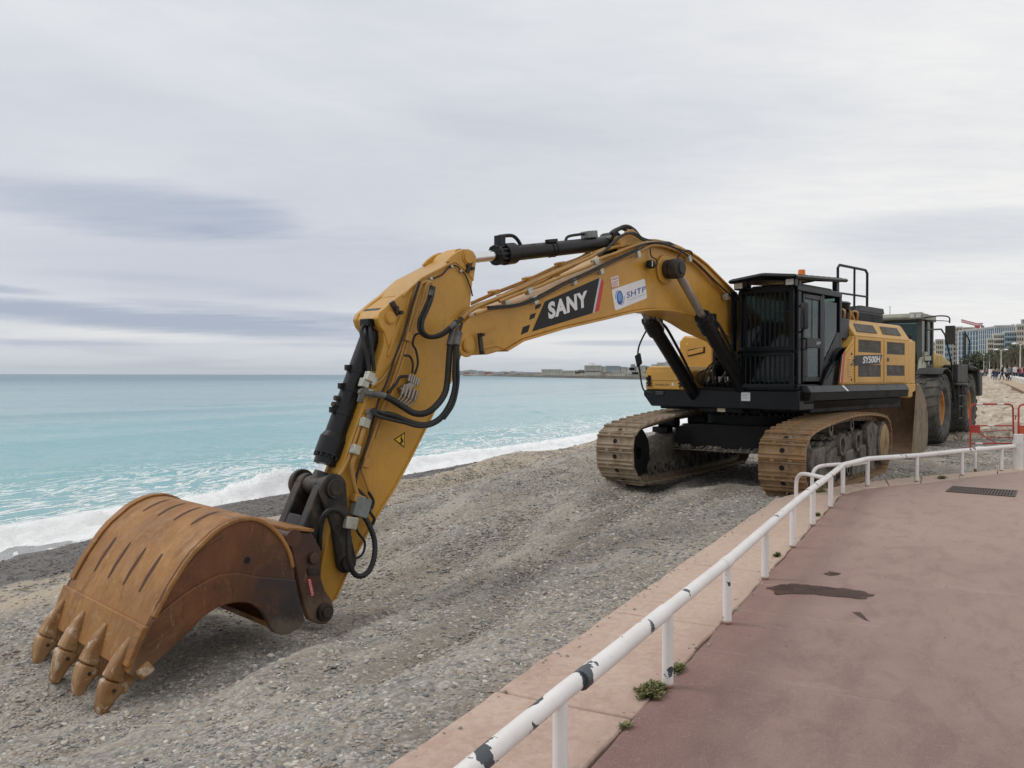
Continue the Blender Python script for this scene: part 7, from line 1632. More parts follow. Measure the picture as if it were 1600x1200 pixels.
# the long white railing of close hoops on the wall
fr_ = thing('railing', 'long white railing of close hoops on the sea wall at the far right', 'railing', (0, 0, 0))
def along(s):
    L = 0
    for a, b_ in zip(WL_, WL_[1:]):
        l = math.hypot(b_[0]-a[0], b_[1]-a[1])
        if s <= L+l:
            k = (s-L)/l; return tuple(a[i]+(b_[i]-a[i])*k for i in range(3)), ((b_[1]-a[1])/l, -(b_[0]-a[0])/l)
        L += l
    return WL_[-1], (1, 0)
mbp = MB(); tr1 = []; tr2 = []
s = 0.0; k = 0
while s < 200:
    (x, y, z), (nx, ny) = along(s); x += nx*1.3; y += ny*1.3
    rr2 = 0.03
    if s < 75:
        mb = MB(); mb.tube([(x, y, z), (x, y, z+0.42), (x+nx*0.06, y+ny*0.06, z+0.5), (x+nx*0.45, y+ny*0.45, z+0.52), (x+nx*0.5, y+ny*0.5, z+0.45), (x+nx*0.5, y+ny*0.5, z)], 0.04, 5); obj('hoop', mb, FARW, fr_)
    else: mbp.tube([(x, y, z), (x, y, z+0.46), (x+nx*0.5, y+ny*0.5, z+0.5), (x+nx*0.5, y+ny*0.5, z)], 0.04, 4)
    tr1.append((x, y, z+0.46)); tr2.append((x+nx*0.5, y+ny*0.5, z+0.5)); s += 1.35 if s < 75 else 2.5
o = obj('far_hoops', mbp, FARW, fr_); o['kind'] = 'stuff'
mb = MB(); mb.tube(tr1, 0.05, 6); mb.tube(tr2, 0.05, 6); obj('top_rail', mb, FARW, fr_)

# ------------------------------------------------------------------ people on the far promenade
SKIN = M_simple('skin', (0.45, 0.28, 0.20), 0.6, var=0.05)
HAIR = M_simple('dark_hair', (0.03, 0.022, 0.016), 0.6, var=0.2)
GREYH = M_simple('grey_hair', (0.40, 0.38, 0.35), 0.6, var=0.1)
def cloth(name, c): return M_simple(name, c, 0.9, var=0.12, scale=8)
CL = {'black': cloth('black_cloth', (0.018, 0.018, 0.022)), 'navy': cloth('navy_cloth', (0.02, 0.03, 0.07)), 'grey': cloth('grey_cloth', (0.16, 0.16, 0.17)), 'white': cloth('white_cloth', (0.65, 0.65, 0.66)),
      'red': cloth('red_cloth', (0.35, 0.05, 0.05)), 'beige': cloth('beige_cloth', (0.38, 0.31, 0.23)), 'blue': cloth('blue_denim', (0.06, 0.10, 0.20)), 'pink': cloth('pink_cloth', (0.50, 0.25, 0.27)), 'yellow': cloth('yellow_cloth', (0.55, 0.38, 0.06)), 'green': cloth('olive_cloth', (0.10, 0.11, 0.06))}
def skin_body(joints, edges, radii, mats, matf):
    me = bpy.data.meshes.new('person'); me.from_pydata(joints, edges, [])
    o = bpy.data.objects.new('tmp', me); C.objects.link(o)
    m_ = o.modifiers.new('s', 'SKIN'); m_.use_smooth_shade = True
    for i, r in enumerate(radii): me.skin_vertices[0].data[i].radius = (r, r)
    me.skin_vertices[0].data[0].use_root = True
    sb = o.modifiers.new('b', 'SUBSURF'); sb.levels = 1; sb.render_levels = 1
    dg = bpy.context.evaluated_depsgraph_get(); r_ = bpy.data.meshes.new_from_object(o.evaluated_get(dg)); bpy.data.objects.remove(o)
    r_.name = 'person'; r_.materials.clear()
    for x in mats: r_.materials.append(x)
    for p in r_.polygons: p.material_index = matf(p.center); p.use_smooth = True
    return r_
def person(x, y, z, rz, top, legs, label, pose='stand', h=1.72, hair=None, stride=0.18, bag=False):
    k = h/1.72
    if pose == 'sit':
        J = [(0, 0, 0.12), (0, 0, 0.38), (0, 0, 0.56), (0.02, 0, 0.67), (0.04, 0, 0.78), (0.05, 0, 0.90), (0.02, 0.17, 0.55), (0.12, 0.24, 0.30), (0.30, 0.16, 0.20), (0.02, -0.17, 0.55), (0.12, -0.24, 0.30), (0.30, -0.16, 0.20), (0.10, 0.10, 0.08), (0.45, 0.13, 0.10), (0.48, 0.13, -0.34), (0.60, 0.13, -0.38), (0.10, -0.10, 0.08), (0.45, -0.13, 0.10), (0.44, -0.13, -0.34), (0.56, -0.13, -0.38)]
    else:
        a = stride
        J = [(0, 0, 0.94), (0, 0, 1.15), (0, 0, 1.38), (0, 0, 1.49), (0.01, 0, 1.60), (0.01, 0, 1.72), (0, 0.18, 1.38), (-a*0.6, 0.24, 1.12), (a*0.3, 0.24, 0.88), (0, -0.18, 1.38), (a*0.5, -0.24, 1.12), (a*1.1, -0.22, 0.90), (0, 0.10, 0.88), (a*0.7, 0.11, 0.50), (a, 0.11, 0.07), (a+0.16, 0.12, 0.03), (0, -0.10, 0.88), (-a*0.2, -0.11, 0.50), (-a, -0.11, 0.09), (-a+0.14, -0.12, 0.04)]
    E = [(0, 1), (1, 2), (2, 3), (3, 4), (4, 5), (2, 6), (6, 7), (7, 8), (2, 9), (9, 10), (10, 11), (0, 12), (12, 13), (13, 14), (14, 15), (0, 16), (16, 17), (17, 18), (18, 19)]
    Rr = [0.13, 0.125, 0.13, 0.06, 0.115, 0.075, 0.065, 0.05, 0.035, 0.065, 0.05, 0.035, 0.095, 0.065, 0.045, 0.04, 0.095, 0.065, 0.045, 0.04]
    J = [(p[0]*k, p[1]*k, p[2]*k) for p in J]; Rr = [r*k for r in Rr]
    zw = (0.10 if pose == 'sit' else 0.92)*k; zn = (0.68 if pose == 'sit' else 1.46)*k; zh = (0.80 if pose == 'sit' else 1.62)*k
    hm = hair or HAIR
    def mf(c_):
        if c_.z > zh or (c_.z > zn+0.06*k and c_.x < 0.0): return 3
        if c_.z > zn: return 2
        if pose == 'sit':
            return 0 if (c_.z > zw and c_.x < 0.2*k) else 1
        if abs(c_.y) > 0.19*k and c_.z < 0.95*k: return 2 if c_.z < 0.90*k else 0
        return 0 if c_.z > zw else 1
    me = skin_body(J, E, Rr, [CL[top], CL[legs], SKIN, hm], mf)
    o = link('person', me, None, (x, y, z), rz, label, None, 'person', 'people on the far promenade')
    if bag: mb = MB(); mb.box((-0.18*k, 0, 1.2*k), (0.16, 0.30, 0.42)); obj('backpack', mb, CL['black'], o, bevel=0.04)
    return o
def wz(y):
    for a, b_ in zip(WL_, WL_[1:]):
        if a[1] <= y <= b_[1]: return a[2]+(b_[2]-a[2])*(y-a[1])/(b_[1]-a[1])+0.04
    return WL_[0][2]+0.04
PL = [(1566, 100, 'black', 'black', 'tall person in black walking at the head of the group', 'stand', 0.2, 1.84), (1573.5, 92, 'black', 'black', 'child in black beside the walker in grey', 'stand', 0.1, 1.05), (1577.5, 96, 'grey', 'navy', 'person in a grey coat walking beside a child', 'stand', 0.25, 1.75),
      (1583, 98, 'black', 'grey', 'person in dark clothes just left of the white cap', 'stand', 0.15, 1.7), (1586.5, 97, 'white', 'black', 'person in a white top and black trousers in the middle of the walkers', 'stand', 0.2, 1.8), (1593.5, 92, 'red', 'navy', 'person in a red jacket near the right edge', 'stand', 0.2, 1.72), (1597, 94, 'pink', 'black', 'person in a pink top at the right edge of the promenade', 'stand', 0.1, 1.68),
      (1590, 120, 'beige', 'blue', 'distant person in beige and jeans behind the red jacket', 'stand', 0.1, 1.7), (1570, 130, 'white', 'grey', 'small distant person in white right of the tall one in black', 'stand', 0.2, 1.7),
      (1546, 170, 'red', 'black', 'far person in red in the crowd by the trees', 'stand', 0.1, 1.7), (1541, 180, 'grey', 'black', 'far person in grey in the crowd by the trees', 'stand', 0.1, 1.75), (1537, 190, 'pink', 'blue', 'far person in pink near the start of the sea wall', 'stand', 0.1, 1.7), (1532, 200, 'yellow', 'navy', 'far person in a yellow jacket, leftmost in the crowd', 'stand', 0.1, 1.7), (1551, 165, 'navy', 'blue', 'far person in navy near the white lamp base', 'stand', 0.2, 1.7), (1576, 150, 'green', 'black', 'far person in olive behind the walking child', 'stand', 0.1, 1.7), (1558, 150, 'beige', 'black', 'far person in beige left of the tall one in black', 'stand', 0.2, 1.7), (1599, 108, 'black', 'blue', 'person in a black jacket and jeans, rightmost of all', 'stand', 0.2, 1.75), (1580, 140, 'navy', 'black', 'far person in navy between the walkers', 'stand', 0.1, 1.7), (1535, 215, 'white', 'black', 'far person in white among the leftmost of the crowd', 'stand', 0.1, 1.7)]
rn = random.Random(31)
for (u, d_, tc_, lg, lab, ps_, st_, hh_) in PL:
    person((u-800)/1294*d_, d_, wz(d_), rn.uniform(-1.6, 1.6)+R(240), tc_, lg, lab, ps_, hh_, GREYH if rn.random() < 0.3 else HAIR, st_, rn.random() < 0.3)
person((1557.5-800)/1294*96, 96, wz(96)+0.42, R(215), 'navy', 'blue', 'person in dark clothes sitting on the sea wall railing', 'sit', 1.7)
person((1553-800)/1294*105, 105, wz(105)+0.42, R(225), 'black', 'black', 'person in black sitting on the wall, behind the other sitter', 'sit', 1.7)

# lamps, palms, trees ---------------------------------------------------
POLE = M_simple('pale_lamp_pole', (0.55, 0.54, 0.50), 0.5, var=0.1)
def lamp(u, d_, vt, label, arms=2):
    x = (u-800)/1294*d_; zt = 1.7-(vt-586)/1294*d_; o = thing('street_lamp', label, 'street lamp', (x, d_, 1.2), 0, 'lamps along the far promenade')
    mb = MB(); mb.tube([(0, 0, 0), (0, 0, 1.0), (0, 0, zt-1.5)], [0.14, 0.10, 0.07], 8); obj('pole', mb, POLE, o)
    for s_ in ((-0.8, 0.8) if arms == 2 else (0,)):
        mb = MB(); mb.tube([(0, 0, zt-1.7), (s_*0.6, 0, zt-1.35), (s_, 0, zt-1.35)], 0.04, 6); mb.lathe([(0.0, 0.05), (0.08, 0.32), (0.16, 0.28), (0.26, 0.08), (0.28, 0.0)], (s_, 0, zt-1.6), axis='z', n=14); obj('lamp_head', mb, FARW, o)
lamp(1514, 190, 532, 'white lamp post left of the palms, nearest the loader', 1); lamp(1564, 130, 542, 'two-headed white lamp post above the sitting people'); lamp(1594, 105, 532, 'tallest white lamp post, at the right edge'); lamp(1537, 240, 551, 'small distant white lamp post among the trees', 1); lamp(1546, 230, 552, 'small white lamp post between two trees', 1)
mb = MB(); mb.bx(-0.16, 0.16, -0.2, 0.2, 0, 1.25); mb.bx(-0.2, 0.45, -0.22, 0.22, 1.25, 1.33); obj('info_post', mb, FARW, loc=((1547.5-800)/1294*118, 118, wz(118)), label='squat white pillar with a short canopy on the far promenade', cat='pillar')
LEAF, t, b, co = new_mat('palm_leaf'); n1_ = t.noise(co, 1.2, 4).outputs[0]; setc(t, b, 'Base Color', t.mix(t.ramp(n1_, 0.35, 0.65), (0.045, 0.052, 0.024), (0.12, 0.125, 0.06))); setc(t, b, 'Roughness', 0.7)
TRUNK = M_simple('palm_trunk', (0.13, 0.10, 0.075), 0.9, var=0.3, scale=3)
LEAF2, t, b, co = new_mat('tree_leaf'); n1_ = t.noise(co, 0.8, 4).outputs[0]; setc(t, b, 'Base Color', t.mix(t.ramp(n1_, 0.35, 0.65), (0.035, 0.048, 0.022), (0.095, 0.105, 0.05))); setc(t, b, 'Roughness', 0.8)
def palm_crown(seed):
    rn = random.Random(seed); mb = MB()
    for k in range(34):
        w = rn.uniform(0, 6.28); e0 = rn.uniform(-0.3, 1.35); L = rn.uniform(2.0, 2.7); P_ = []; p = Vector((0, 0, 0)); e = e0
        for i in range(7):
            P_.append(p.copy()); p = p+Vector((math.cos(w)*math.cos(e), math.sin(w)*math.cos(e), math.sin(e)))*L/6; e -= 0.30
        sd = Vector((-math.sin(w), math.cos(w), 0))
        for i in range(6):
            for s_ in (-1, 1):
                for j in range(3):
                    a = P_[i].lerp(P_[i+1], j/3); wd = 0.42*math.sin(math.pi*(i+j/3+0.8)/7.2); tp = a+sd*s_*wd+Vector((0, 0, -0.22*wd/0.4))+(P_[i+1]-P_[i])*0.4
                    b_ = a+(P_[i+1]-P_[i])*0.2; mb.add([a, b_, tp], [(0, 1, 2)])
    return mb.mesh('crown', LEAF)
PC = [palm_crown(s) for s in (1, 2, 3)]
def palm(u, d_, vt, label, i):
    x = (u-800)/1294*d_; zt = 1.7-(vt-586)/1294*d_-1.2-1.6; o = thing('palm_tree', label, 'palm tree', (x, d_, 1.2), i*1.1, 'palm trees along the far promenade')
    mb = MB(); mb.tube([(0, 0, 0), (0.1, 0, zt*0.5), (0, 0, zt+0.2)], [0.30, 0.22, 0.24], 8); obj('trunk', mb, TRUNK, o)
    c_ = link('crown', PC[i % 3], o, (0, 0, zt)); c_.scale = (1, 1, 1.0)
for i, (u, d_, vt, lab) in enumerate(((1589, 150, 533, 'full palm behind the tallest lamp post'), (1577, 165, 537, 'palm left of the fullest one'), (1600, 140, 534, 'palm cut by the right edge of the picture'), (1571, 185, 543, 'palm just right of the two-headed lamp'), (1559, 190, 540, 'palm with a thin top left of the two-headed lamp'), (1552, 215, 547, 'shorter palm near the middle of the row'), (1583, 195, 541, 'palm half hidden between two larger ones'), (1606, 170, 540, 'palm just outside the right edge'), (1543, 235, 549, 'distant palm above the crowd'), (1566, 230, 546, 'distant palm behind the two-headed lamp'))): palm(u, d_, vt, lab, i)
def blob_tree(u, d_, vt, vb, wpx, label, seed, grp='round trees of the distant avenue', mat=None, name='tree'):
    rn = random.Random(seed); x = (u-800)/1294*d_; zt = 1.7-(vt-586)/1294*d_; zb = 1.7-(vb-586)/1294*d_; w = wpx/1294*d_/2; h = (zt-zb)/2
    o = thing(name, label, 'tree', (x, d_, 1.0), 0, grp); mb = MB(); cz = (zt+zb)/2-1.0
    for k in range(420):
        v = Vector((rn.gauss(0, 1), rn.gauss(0, 1), rn.gauss(0, 1))).normalized()*rn.random()**0.35; v = Vector((v.x*w, v.y*w, v.z*h))*(0.85+0.3*noise.noise(v*1.7+Vector((seed, 0, 0))))
        c_ = Vector((0, 0, cz))+v; s_ = rn.uniform(0.06, 0.14)*(w+h); a = Vector((rn.gauss(0, 1), rn.gauss(0, 1), rn.gauss(0, .6))).normalized()*s_; b_ = a.orthogonal().normalized()*s_*0.7
        mb.add([c_-a, c_-b_, c_+a, c_+b_], [(0, 1, 2, 3)])
    obj('crown', mb, mat or LEAF2, o); mb = MB(); mb.tube([(0, 0, 0), (0, 0, max(0.5, cz))], [0.3, 0.15], 6); obj('trunk', mb, TRUNK, o)
for i, (u, d_, vt, vb, w, lab) in enumerate(((1524, 300, 546, 577, 22, 'dark round tree just right of the first lamp'), (1511, 310, 551, 584, 18, 'dark tree next to the black rear fender'), (1535, 290, 549, 578, 20, 'olive tree in front of the glass building'), (1546, 280, 546, 580, 18, 'tall dark tree left of the cream flats'), (1557, 270, 552, 578, 20, 'low tree under the cream flats'), (1570, 260, 550, 578, 20, 'low tree behind the palms, below the balconies'), (1584, 250, 552, 580, 22, 'low dark tree behind the fullest palm'), (1598, 240, 548, 578, 22, 'dark tree at the right edge behind the palms'), (1518, 330, 552, 590, 16, 'small tree filling the gap by the first lamp'), (1529, 340, 556, 590, 22, 'wide low tree above the start of the wall'))): blob_tree(u, d_, vt, vb, w, lab, i+3)
for i, (u, d_, vt, vb, w) in enumerate(((1584, 470, 505, 511, 14), )): blob_tree(u, d_, vt, vb, w, 'round tree on the roof of the glass building', 40+i, 'roof planting')

# ------------------------------------------------------------------ town
def bmat(name, c, v=0.12): return M_simple(name, c, 0.8, var=v, scale=0.05, dirt=tuple(x*0.6 for x in c), dirt_amt=0.25, dirt_scale=0.15)
B_CREAM = bmat('town_cream', (0.52, 0.46, 0.37)); B_PINK = bmat('town_beige', (0.46, 0.39, 0.32)); B_WHITE = bmat('town_white', (0.62, 0.61, 0.58)); B_GREY = bmat('town_grey', (0.33, 0.34, 0.35))
B_BLUE, t, b, co = new_mat('blue_curtain_glass'); n1_ = t.noise(co, 0.12, 3).outputs[0]; setc(t, b, 'Base Color', t.mix(n1_, (0.04, 0.12, 0.20), (0.10, 0.25, 0.34))); setc(t, b, 'Roughness', 0.15); setc(t, b, 'Specular IOR Level', 0.8)
B_TEAL, t, b, co = new_mat('pale_teal_glass'); setc(t, b, 'Base Color', (0.27, 0.36, 0.39)); setc(t, b, 'Roughness', 0.3)
B_WIN = M_simple('dark_window', (0.035, 0.045, 0.055), 0.15, var=0.3, scale=0.5)
B_RAIL = bmat('balcony_slab', (0.60, 0.57, 0.50))
def building(u0, u1, vt, d_, label, mat, floors, bays, depth=14, style='flat', skew=0.0, zb=-1.0, roof=None, group=None, name='building', vt2=None):
    """u0..u1, vt: where the front stands in metres once turned into x and z at distance d_"""
    x0, x1 = (u0-800)/1294*d_, (u1-800)/1294*d_; z1 = 1.7-(vt-586)/1294*d_; A_ = math.atan2((x0+x1)/2, d_)*0.92; k1 = (u1-800)/1294   # fronts look down the bay
    w = (k1*d_-x0)/(math.cos(A_)+k1*math.sin(A_))
    o = thing(name, label, 'building', (x0, d_, zb), -A_, group); H_ = z1-zb; H2 = H_ if vt2 is None else 1.7-(vt2-586)/1294*d_-zb
    mb = MB(); mb.prism([(0, 0), (w, 0), (w, H2), (0, H_)], 0, depth); obj('walls', mb, mat, o)
    mb = MB(); mb.prism([(-0.2, H_+0.001), (w+0.2, H2+0.001), (w+0.2, H2+0.6), (-0.2, H_+0.6)], -0.3, depth+0.3); obj('parapet', mb, roof or B_WHITE, o)
    fh = (min(H_, H2)-1.0)/floors; bw = w/bays
    if style == 'glass':
        mb = MB(); mb.prism([(0.2, 1.0), (w-0.2, 1.0), (w-0.2, H2-0.6), (0.2, H_-0.6)], -0.12, -0.02); gp_ = obj('curtain_wall', mb, B_BLUE, o)
        mb = MB()
        for i in range(bays+1): mb.bx(i*bw-0.16, i*bw+0.16, -0.38, -0.121, 0.5, min(H_, H2)-0.3)
        for j in range(1, floors): mb.bx(0, w, -0.20, -0.121, 1+j*fh-0.12, 1+j*fh+0.12)
        obj('mullions', mb, B_WHITE, o)
    else:
        mw = MB(); ms = MB(); cnt_ = 0
        win = MB().bx(0, bw*0.56, -0.01, 0.06, 0, fh*0.55).mesh('window', B_WIN) if bays*floors <= 60 else None
        for j in range(floors):
            for i in range(bays):
                x = (i+0.22)*bw; z = 1+j*fh+fh*0.22
                if win: link('window', win, o, (x, -0.05, z))
                else: mw.bx(x, x+bw*0.56, -0.06, 0.01, z, z+fh*0.55)
            if style == 'balcony': ms.bx(-0.3, w+0.1, -1.5, -0.05, 1+j*fh, 1+j*fh+0.2); ms.bx(-0.3, w+0.1, -1.5, -1.44, 1+j*fh+0.2, 1+j*fh+fh*0.33)
        if mw.v: q_ = obj('windows', mw, B_WIN, o); q_['kind'] = 'stuff'
        if ms.v: obj('balconies', ms, B_RAIL if mat is not B_TEAL else B_TEAL, o)
    return o
building(1484, 1503, 511, 420, 'plain beige tower block left of the glass building', B_PINK, 11, 4)
building(1497, 1528, 516.5, 400, 'blue glass building with a white column, left half', B_WHITE, 10, 7, style='glass', vt2=514)
building(1528.5, 1553, 513.5, 395, 'blue glass building with white fins, right half', B_WHITE, 10, 8, style='glass', vt2=510.5)
building(1553.5, 1592, 508.5, 420, 'upper blue glass block behind the cream flats', B_WHITE, 8, 13, style='glass')
building(1505, 1522, 511.5, 440, 'low beige rooftop block under the red crane', B_PINK, 8, 5)
building(1543, 1552, 529, 330, 'lowest step of the cream flats with balconies', B_CREAM, 8, 3, style='balcony')
building(1552.3, 1569, 522, 325, 'cream flats with long balconies', B_CREAM, 9, 5, style='balcony')
building(1569.3, 1588, 518, 320, 'pale blue flats with glazed balconies', B_TEAL, 9, 5, style='balcony')
building(1588.3, 1606, 507, 315, 'tall cream end building at the right edge', B_CREAM, 10, 5)
building(1476, 1488, 531, 360, 'low teal glass building behind the loader railing', B_TEAL, 7, 4)
building(1462, 1476, 530, 480, 'beige flats seen behind the loader bonnet', B_CREAM, 8, 5)
building(1446, 1462, 534, 520, 'white flats half hidden by the loader cab', B_WHITE, 8, 6)
building(1560, 1580, 556, 290, 'low grey kiosk building under the flats', B_GREY, 2, 5)
building(1592, 1612, 553, 280, 'low pale shop row at the right edge', B_CREAM, 2, 5)
building(1500, 1545, 566, 380, 'low pale row behind the avenue trees', B_WHITE, 3, 14)
for k, (u, v) in enumerate(((1597, 505), (1599.5, 505))):
    mb = MB(); mb.bx(-0.4, 0.4, -0.4, 0.4, 0, 2.2); mb.bx(-0.5, 0.5, -0.5, 0.5, 2.2, 2.4); obj('chimney', mb, B_GREY, loc=((u-800)/1294*318, 318, 1.7-(506.5-586)/1294*318-0.2), label=('left' if k == 0 else 'right')+' dark chimney on the roof of the cream end building', cat='chimney')
CR = M_simple('red_crane_paint', (0.45, 0.10, 0.10), 0.5, var=0.15)
cd_ = 450; cxy = lambda u, v: ((u-800)/1294*cd_, 1.7-(v-586)/1294*cd_)
cr_ = thing('tower_crane', 'red tower crane behind the roofs of the glass building', 'crane', (cxy(1526, 586)[0], cd_, 0))
def truss(a, b_, w, n, name):
    A_, B2 = Vector(a), Vector(b_); mb = MB(); up_ = Vector((0, 0, 1)) if abs((B2-A_).normalized().z) < .9 else Vector((1, 0, 0)); 
    for k in range(n):
        p, q_ = A_.lerp(B2, k/n), A_.lerp(B2, (k+1)/n)
        mb.tube([p, q_], 0.22, 4); mb.tube([p+up_*w, q_+up_*w], 0.22, 4); mb.tube([p, q_+up_*w], 0.12, 4); mb.tube([p+up_*w, q_], 0.12, 4); mb.tube([p, p+up_*w], 0.12, 4)
    return obj(name, mb, CR, cr_)
zc = cxy(1526, 508)[1]
truss((-8.5, 0, zc+2.2), (0, 0, zc), 1.3, 7, 'jib'); truss((0, 0, zc), (3.2, 0, zc+0.2), 1.3, 3, 'counter_jib'); truss((0, 0, 20), (0, 0, zc), 1.4, 9, 'mast')
mb = MB(); mb.bx(-0.9, 0.9, -0.8, 0.8, zc-1.2, zc+0.4); obj('cabin', mb, CR, cr_); mb = MB(); mb.bx(2.4, 3.6, -0.6, 0.6, zc-1.0, zc+0.2); obj('counterweight', mb, B_GREY, cr_)
# land under the town
TOWN = M_simple('town_ground', (0.17, 0.15, 0.12), 0.9, var=0.3, scale=0.02)
mb = MB(); mb.prism([(28+26, 62), (100, 60), (420, 60), (420, 900), (150, 1400), (-100, 3200), (-115, 3000), (95, 900), (172, 300)], -2.5, 1.0, 'z'); obj('town_ground', mb, TOWN, kind='structure')

# ------------------------------------------------------------------ far shore across the bay
HILLM, t, b, co = new_mat('far_hill'); n1_ = t.noise(co, 0.004, 6, 0.65).outputs[0]; setc(t, b, 'Base Color', t.mix(t.ramp(n1_, 0.35, 0.65), (0.075, 0.095, 0.11), (0.14, 0.15, 0.155))); setc(t, b, 'Roughness', 0.95)  # bluish tint of distant air is mixed into the hill colour
SCRUB, t, b, co = new_mat('headland_scrub'); n1_ = t.noise(co, 0.02, 8, 0.7).outputs[0]; setc(t, b, 'Base Color', t.mix(t.ramp(n1_, 0.42, 0.6), (0.06, 0.072, 0.05), (0.26, 0.225, 0.17))); setc(t, b, 'Roughness', 0.95)
def ridge(name, prof, d_, depth, mat, zb=-2.4, rough=0.0, seed=0, n=8):
    """landform with a crest line following prof (x, height) and sloping sides"""
    P_ = []
    for (a, za), (c_, zc_) in zip(prof, prof[1:]):
        for k in range(n): P_.append((a+(c_-a)*k/n, za+(zc_-za)*k/n))
    P_.append(prof[-1]); vs = []
    for i, (x, z) in enumerate(P_):
        z2 = z+rough*noise.noise(Vector((i*0.7, seed, 0)))
        vs += [(x, d_-depth*0.5, zb), (x, d_-depth*0.35, zb+(z2-zb)*0.35), (x, d_, z2), (x, d_+depth, zb)]
    fs = [(i*4+j, (i+1)*4+j, (i+1)*4+j+1, i*4+j+1) for i in range(len(P_)-1) for j in range(3)]
    me = bpy.data.meshes.new(name); me.from_pydata(vs, [], fs); me.materials.append(mat); me.shade_smooth()
    return link(name, me, kind='structure')
ridge('distant_hills', [(-1669.24,12.13), (-1112.83,29.52), (-591.19,39.95), (-452.09,57.34), (-333.85,46.91), (-173.88,36.48), (0,43.43), (208.66,33), (486.86,29.52), (904.17,43.43), (1391.04,57.34), (2086.55,78.21)], 9000, 900, HILLM, -2.4, 9, 2)
ridge('headland', [(-150.7,3.31), (-40.19,4.51), (80.37,7.73), (100.46,12.75), (160.74,14.76), (221.02,18.78), (301.39,19.78), (371.72,17.77), (421.95,21.79), (482.23,29.83), (542.5,35.86), (622.87,41.89), (763.52,49.92), (1004.64,53.94)], 2600, 160, SCRUB, -2.4, 3.5, 5)
PALEW = bmat('far_pale_wall', (0.52, 0.46, 0.37)); FARR = M_simple('far_red_roof', (0.40, 0.12, 0.08), 0.7, var=0.1)
FARG = bmat('far_window', (0.16, 0.16, 0.16))
def far_block(u0, u1, vt, vb, d_, mat, label, dark=False, fl=3, bays=6):
    x0, x1 = (u0-800)/1294*d_, (u1-800)/1294*d_; z0, z1 = 1.7-(vb-586)/1294*d_, 1.7-(vt-586)/1294*d_
    o = thing('building', label, 'building', (x0, d_-60, z0-6), 0, 'buildings on the headland across the bay'); w = x1-x0; h = z1-z0+6
    mb = MB(); mb.bx(0, w, 0, 18, 0, h); obj('walls', mb, mat, o); mb = MB(); fh = (h-6)/fl
    for j in range(fl):
        for i in range(bays): mb.bx(w*(0.06+i*0.9/bays), w*(0.06+(i+0.6)*0.9/bays), -0.3, 0.02, 6+j*fh+fh*0.40, 6+j*fh+fh*0.72)
    obj('window_bands', mb, FARG, o); mb = MB(); mb.bx(-0.4, w+0.4, -0.5, 18.5, h, h+1.2); obj('roof', mb, PALEW if dark else B_WHITE, o)
FB = [(845, 877, 577.6, 582.5, PALEW, 'long low cream fort wall at the tip of the headland'), (878, 896, 579.5, 583.5, PALEW, 'cream block right of the fort wall'), (911, 937, 571.5, 577.5, B_PINK, 'stepped grey-beige block at the top of the headland'), (943, 965, 572, 577, B_GREY, 'dark flat-roofed building right of the stepped block'),
      (938, 943, 573, 578, PALEW, 'narrow cream block between the two large ones'), (912, 935, 579, 583, PALEW, 'low cream terrace below the stepped block'), (952, 972, 580, 584, PALEW, 'low pale block by the water below the dark building'), (966, 974, 573.5, 577.5, PALEW, 'small cream block next to the dark building'), (975, 981, 574.5, 579, B_WHITE, 'small white block in the middle of the headland'), (982, 988, 569.5, 577, B_GREY, 'tall grey block left of the hanging mirror'),
      (989, 996, 572.5, 578, PALEW, 'cream block hidden by the hanging mirror'), (997, 1006, 571.5, 577, PALEW, 'cream block just right of the hanging mirror'), (1004, 1012, 573, 580, B_PINK, 'beige block beside the yellow toolbox'), (1013, 1021, 569.5, 575, B_WHITE, 'white block above the yellow toolbox'), (1022, 1034, 567, 573, PALEW, 'wide cream block above the toolbox'), (1034, 1046, 565.5, 571, B_WHITE, 'large white block at the crest above the toolbox'), (1047, 1058, 565, 571, B_GREY, 'grey blue block next to the yellow fuel tank'), (1090, 1130, 560, 575, PALEW, 'pale block behind the boom foot')]
for (a, b_, c_, d2, mt_, lab) in FB: far_block(a, b_, c_, d2, 2500, mt_, lab)
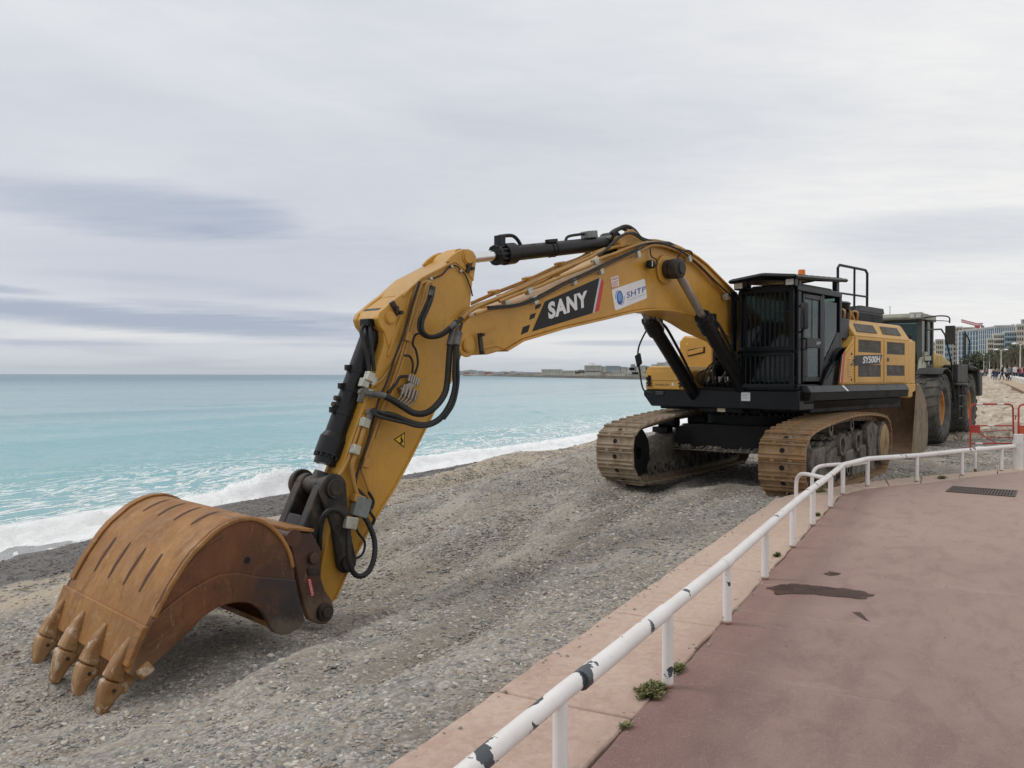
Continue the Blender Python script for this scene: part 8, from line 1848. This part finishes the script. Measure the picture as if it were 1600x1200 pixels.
for i, (u, v) in enumerate(((726, 583.2), (742, 583.4), (758, 583), (772, 583.4), (788, 583.6), (806, 583.2), (822, 583.4))):
    far_block(u, u+(9, 6, 11, 5, 8, 7, 9)[i], v-1.4, v+1.6, 2900, B_WHITE if i % 2 else FARR, 'tiny '+('white' if i % 2 else 'red')+' waterfront shed on the distant shore, '+('left end', 'second from the left', 'third', 'in the middle', 'right of the middle', 'second from the right', 'nearest the headland')[i], fl=1, bays=2)
mb = MB(); fd = MB()
rn = random.Random(77)
for k in range(1500):
    u = rn.uniform(855, 1070); base = 583.2-(u-900)*0.075 if u > 900 else 583.2; v = base-rn.random()**1.8*3.2; d_ = 2470
    c_ = Vector(((u-800)/1294*d_, d_, 1.7-(v-586)/1294*d_)); s_ = rn.uniform(0.8, 2.2); a = Vector((rn.gauss(0, 1), rn.gauss(0, 1), rn.gauss(0, .5))).normalized()*s_*1.4; b_ = a.orthogonal().normalized()*s_
    mb.add([c_-a, c_-b_, c_+a, c_+b_], [(0, 1, 2, 3)])
obj('headland_woods', mb, LEAF2, kind='stuff', label='dark green woods covering the slope of the headland')
cd2 = 2500; c2 = thing('tower_crane', 'tiny crane standing above the stepped block on the headland', 'crane', ((924-800)/1294*cd2, cd2-40, 18))
mb = MB(); mb.bx(-0.8, 0.8, -0.8, 0.8, 0, 17); mb.bx(-12, 8, -0.6, 0.6, 17, 18.2); obj('mast', mb, B_GREY, c2)

# ------------------------------------------------------------------ the air over the bay
HZ = bpy.data.materials.new('haze'); HZ.use_nodes = True; HZ.node_tree.nodes.clear()
_t = NT(HZ.node_tree); _v = _t.n('ShaderNodeVolumePrincipled', i={'Color': (0.86, 0.90, 0.96, 1), 'Density': 0.000025, 'Anisotropy': 0.2})
_o = _t.n('ShaderNodeOutputMaterial'); HZ.node_tree.links.new(_v.outputs[0], _o.inputs['Volume'])
mb = MB(); mb.bx(-30500, 30500, -8000, 48000, -14, 260); obj('haze', mb, HZ, kind='stuff', label='thin sea haze over the bay')
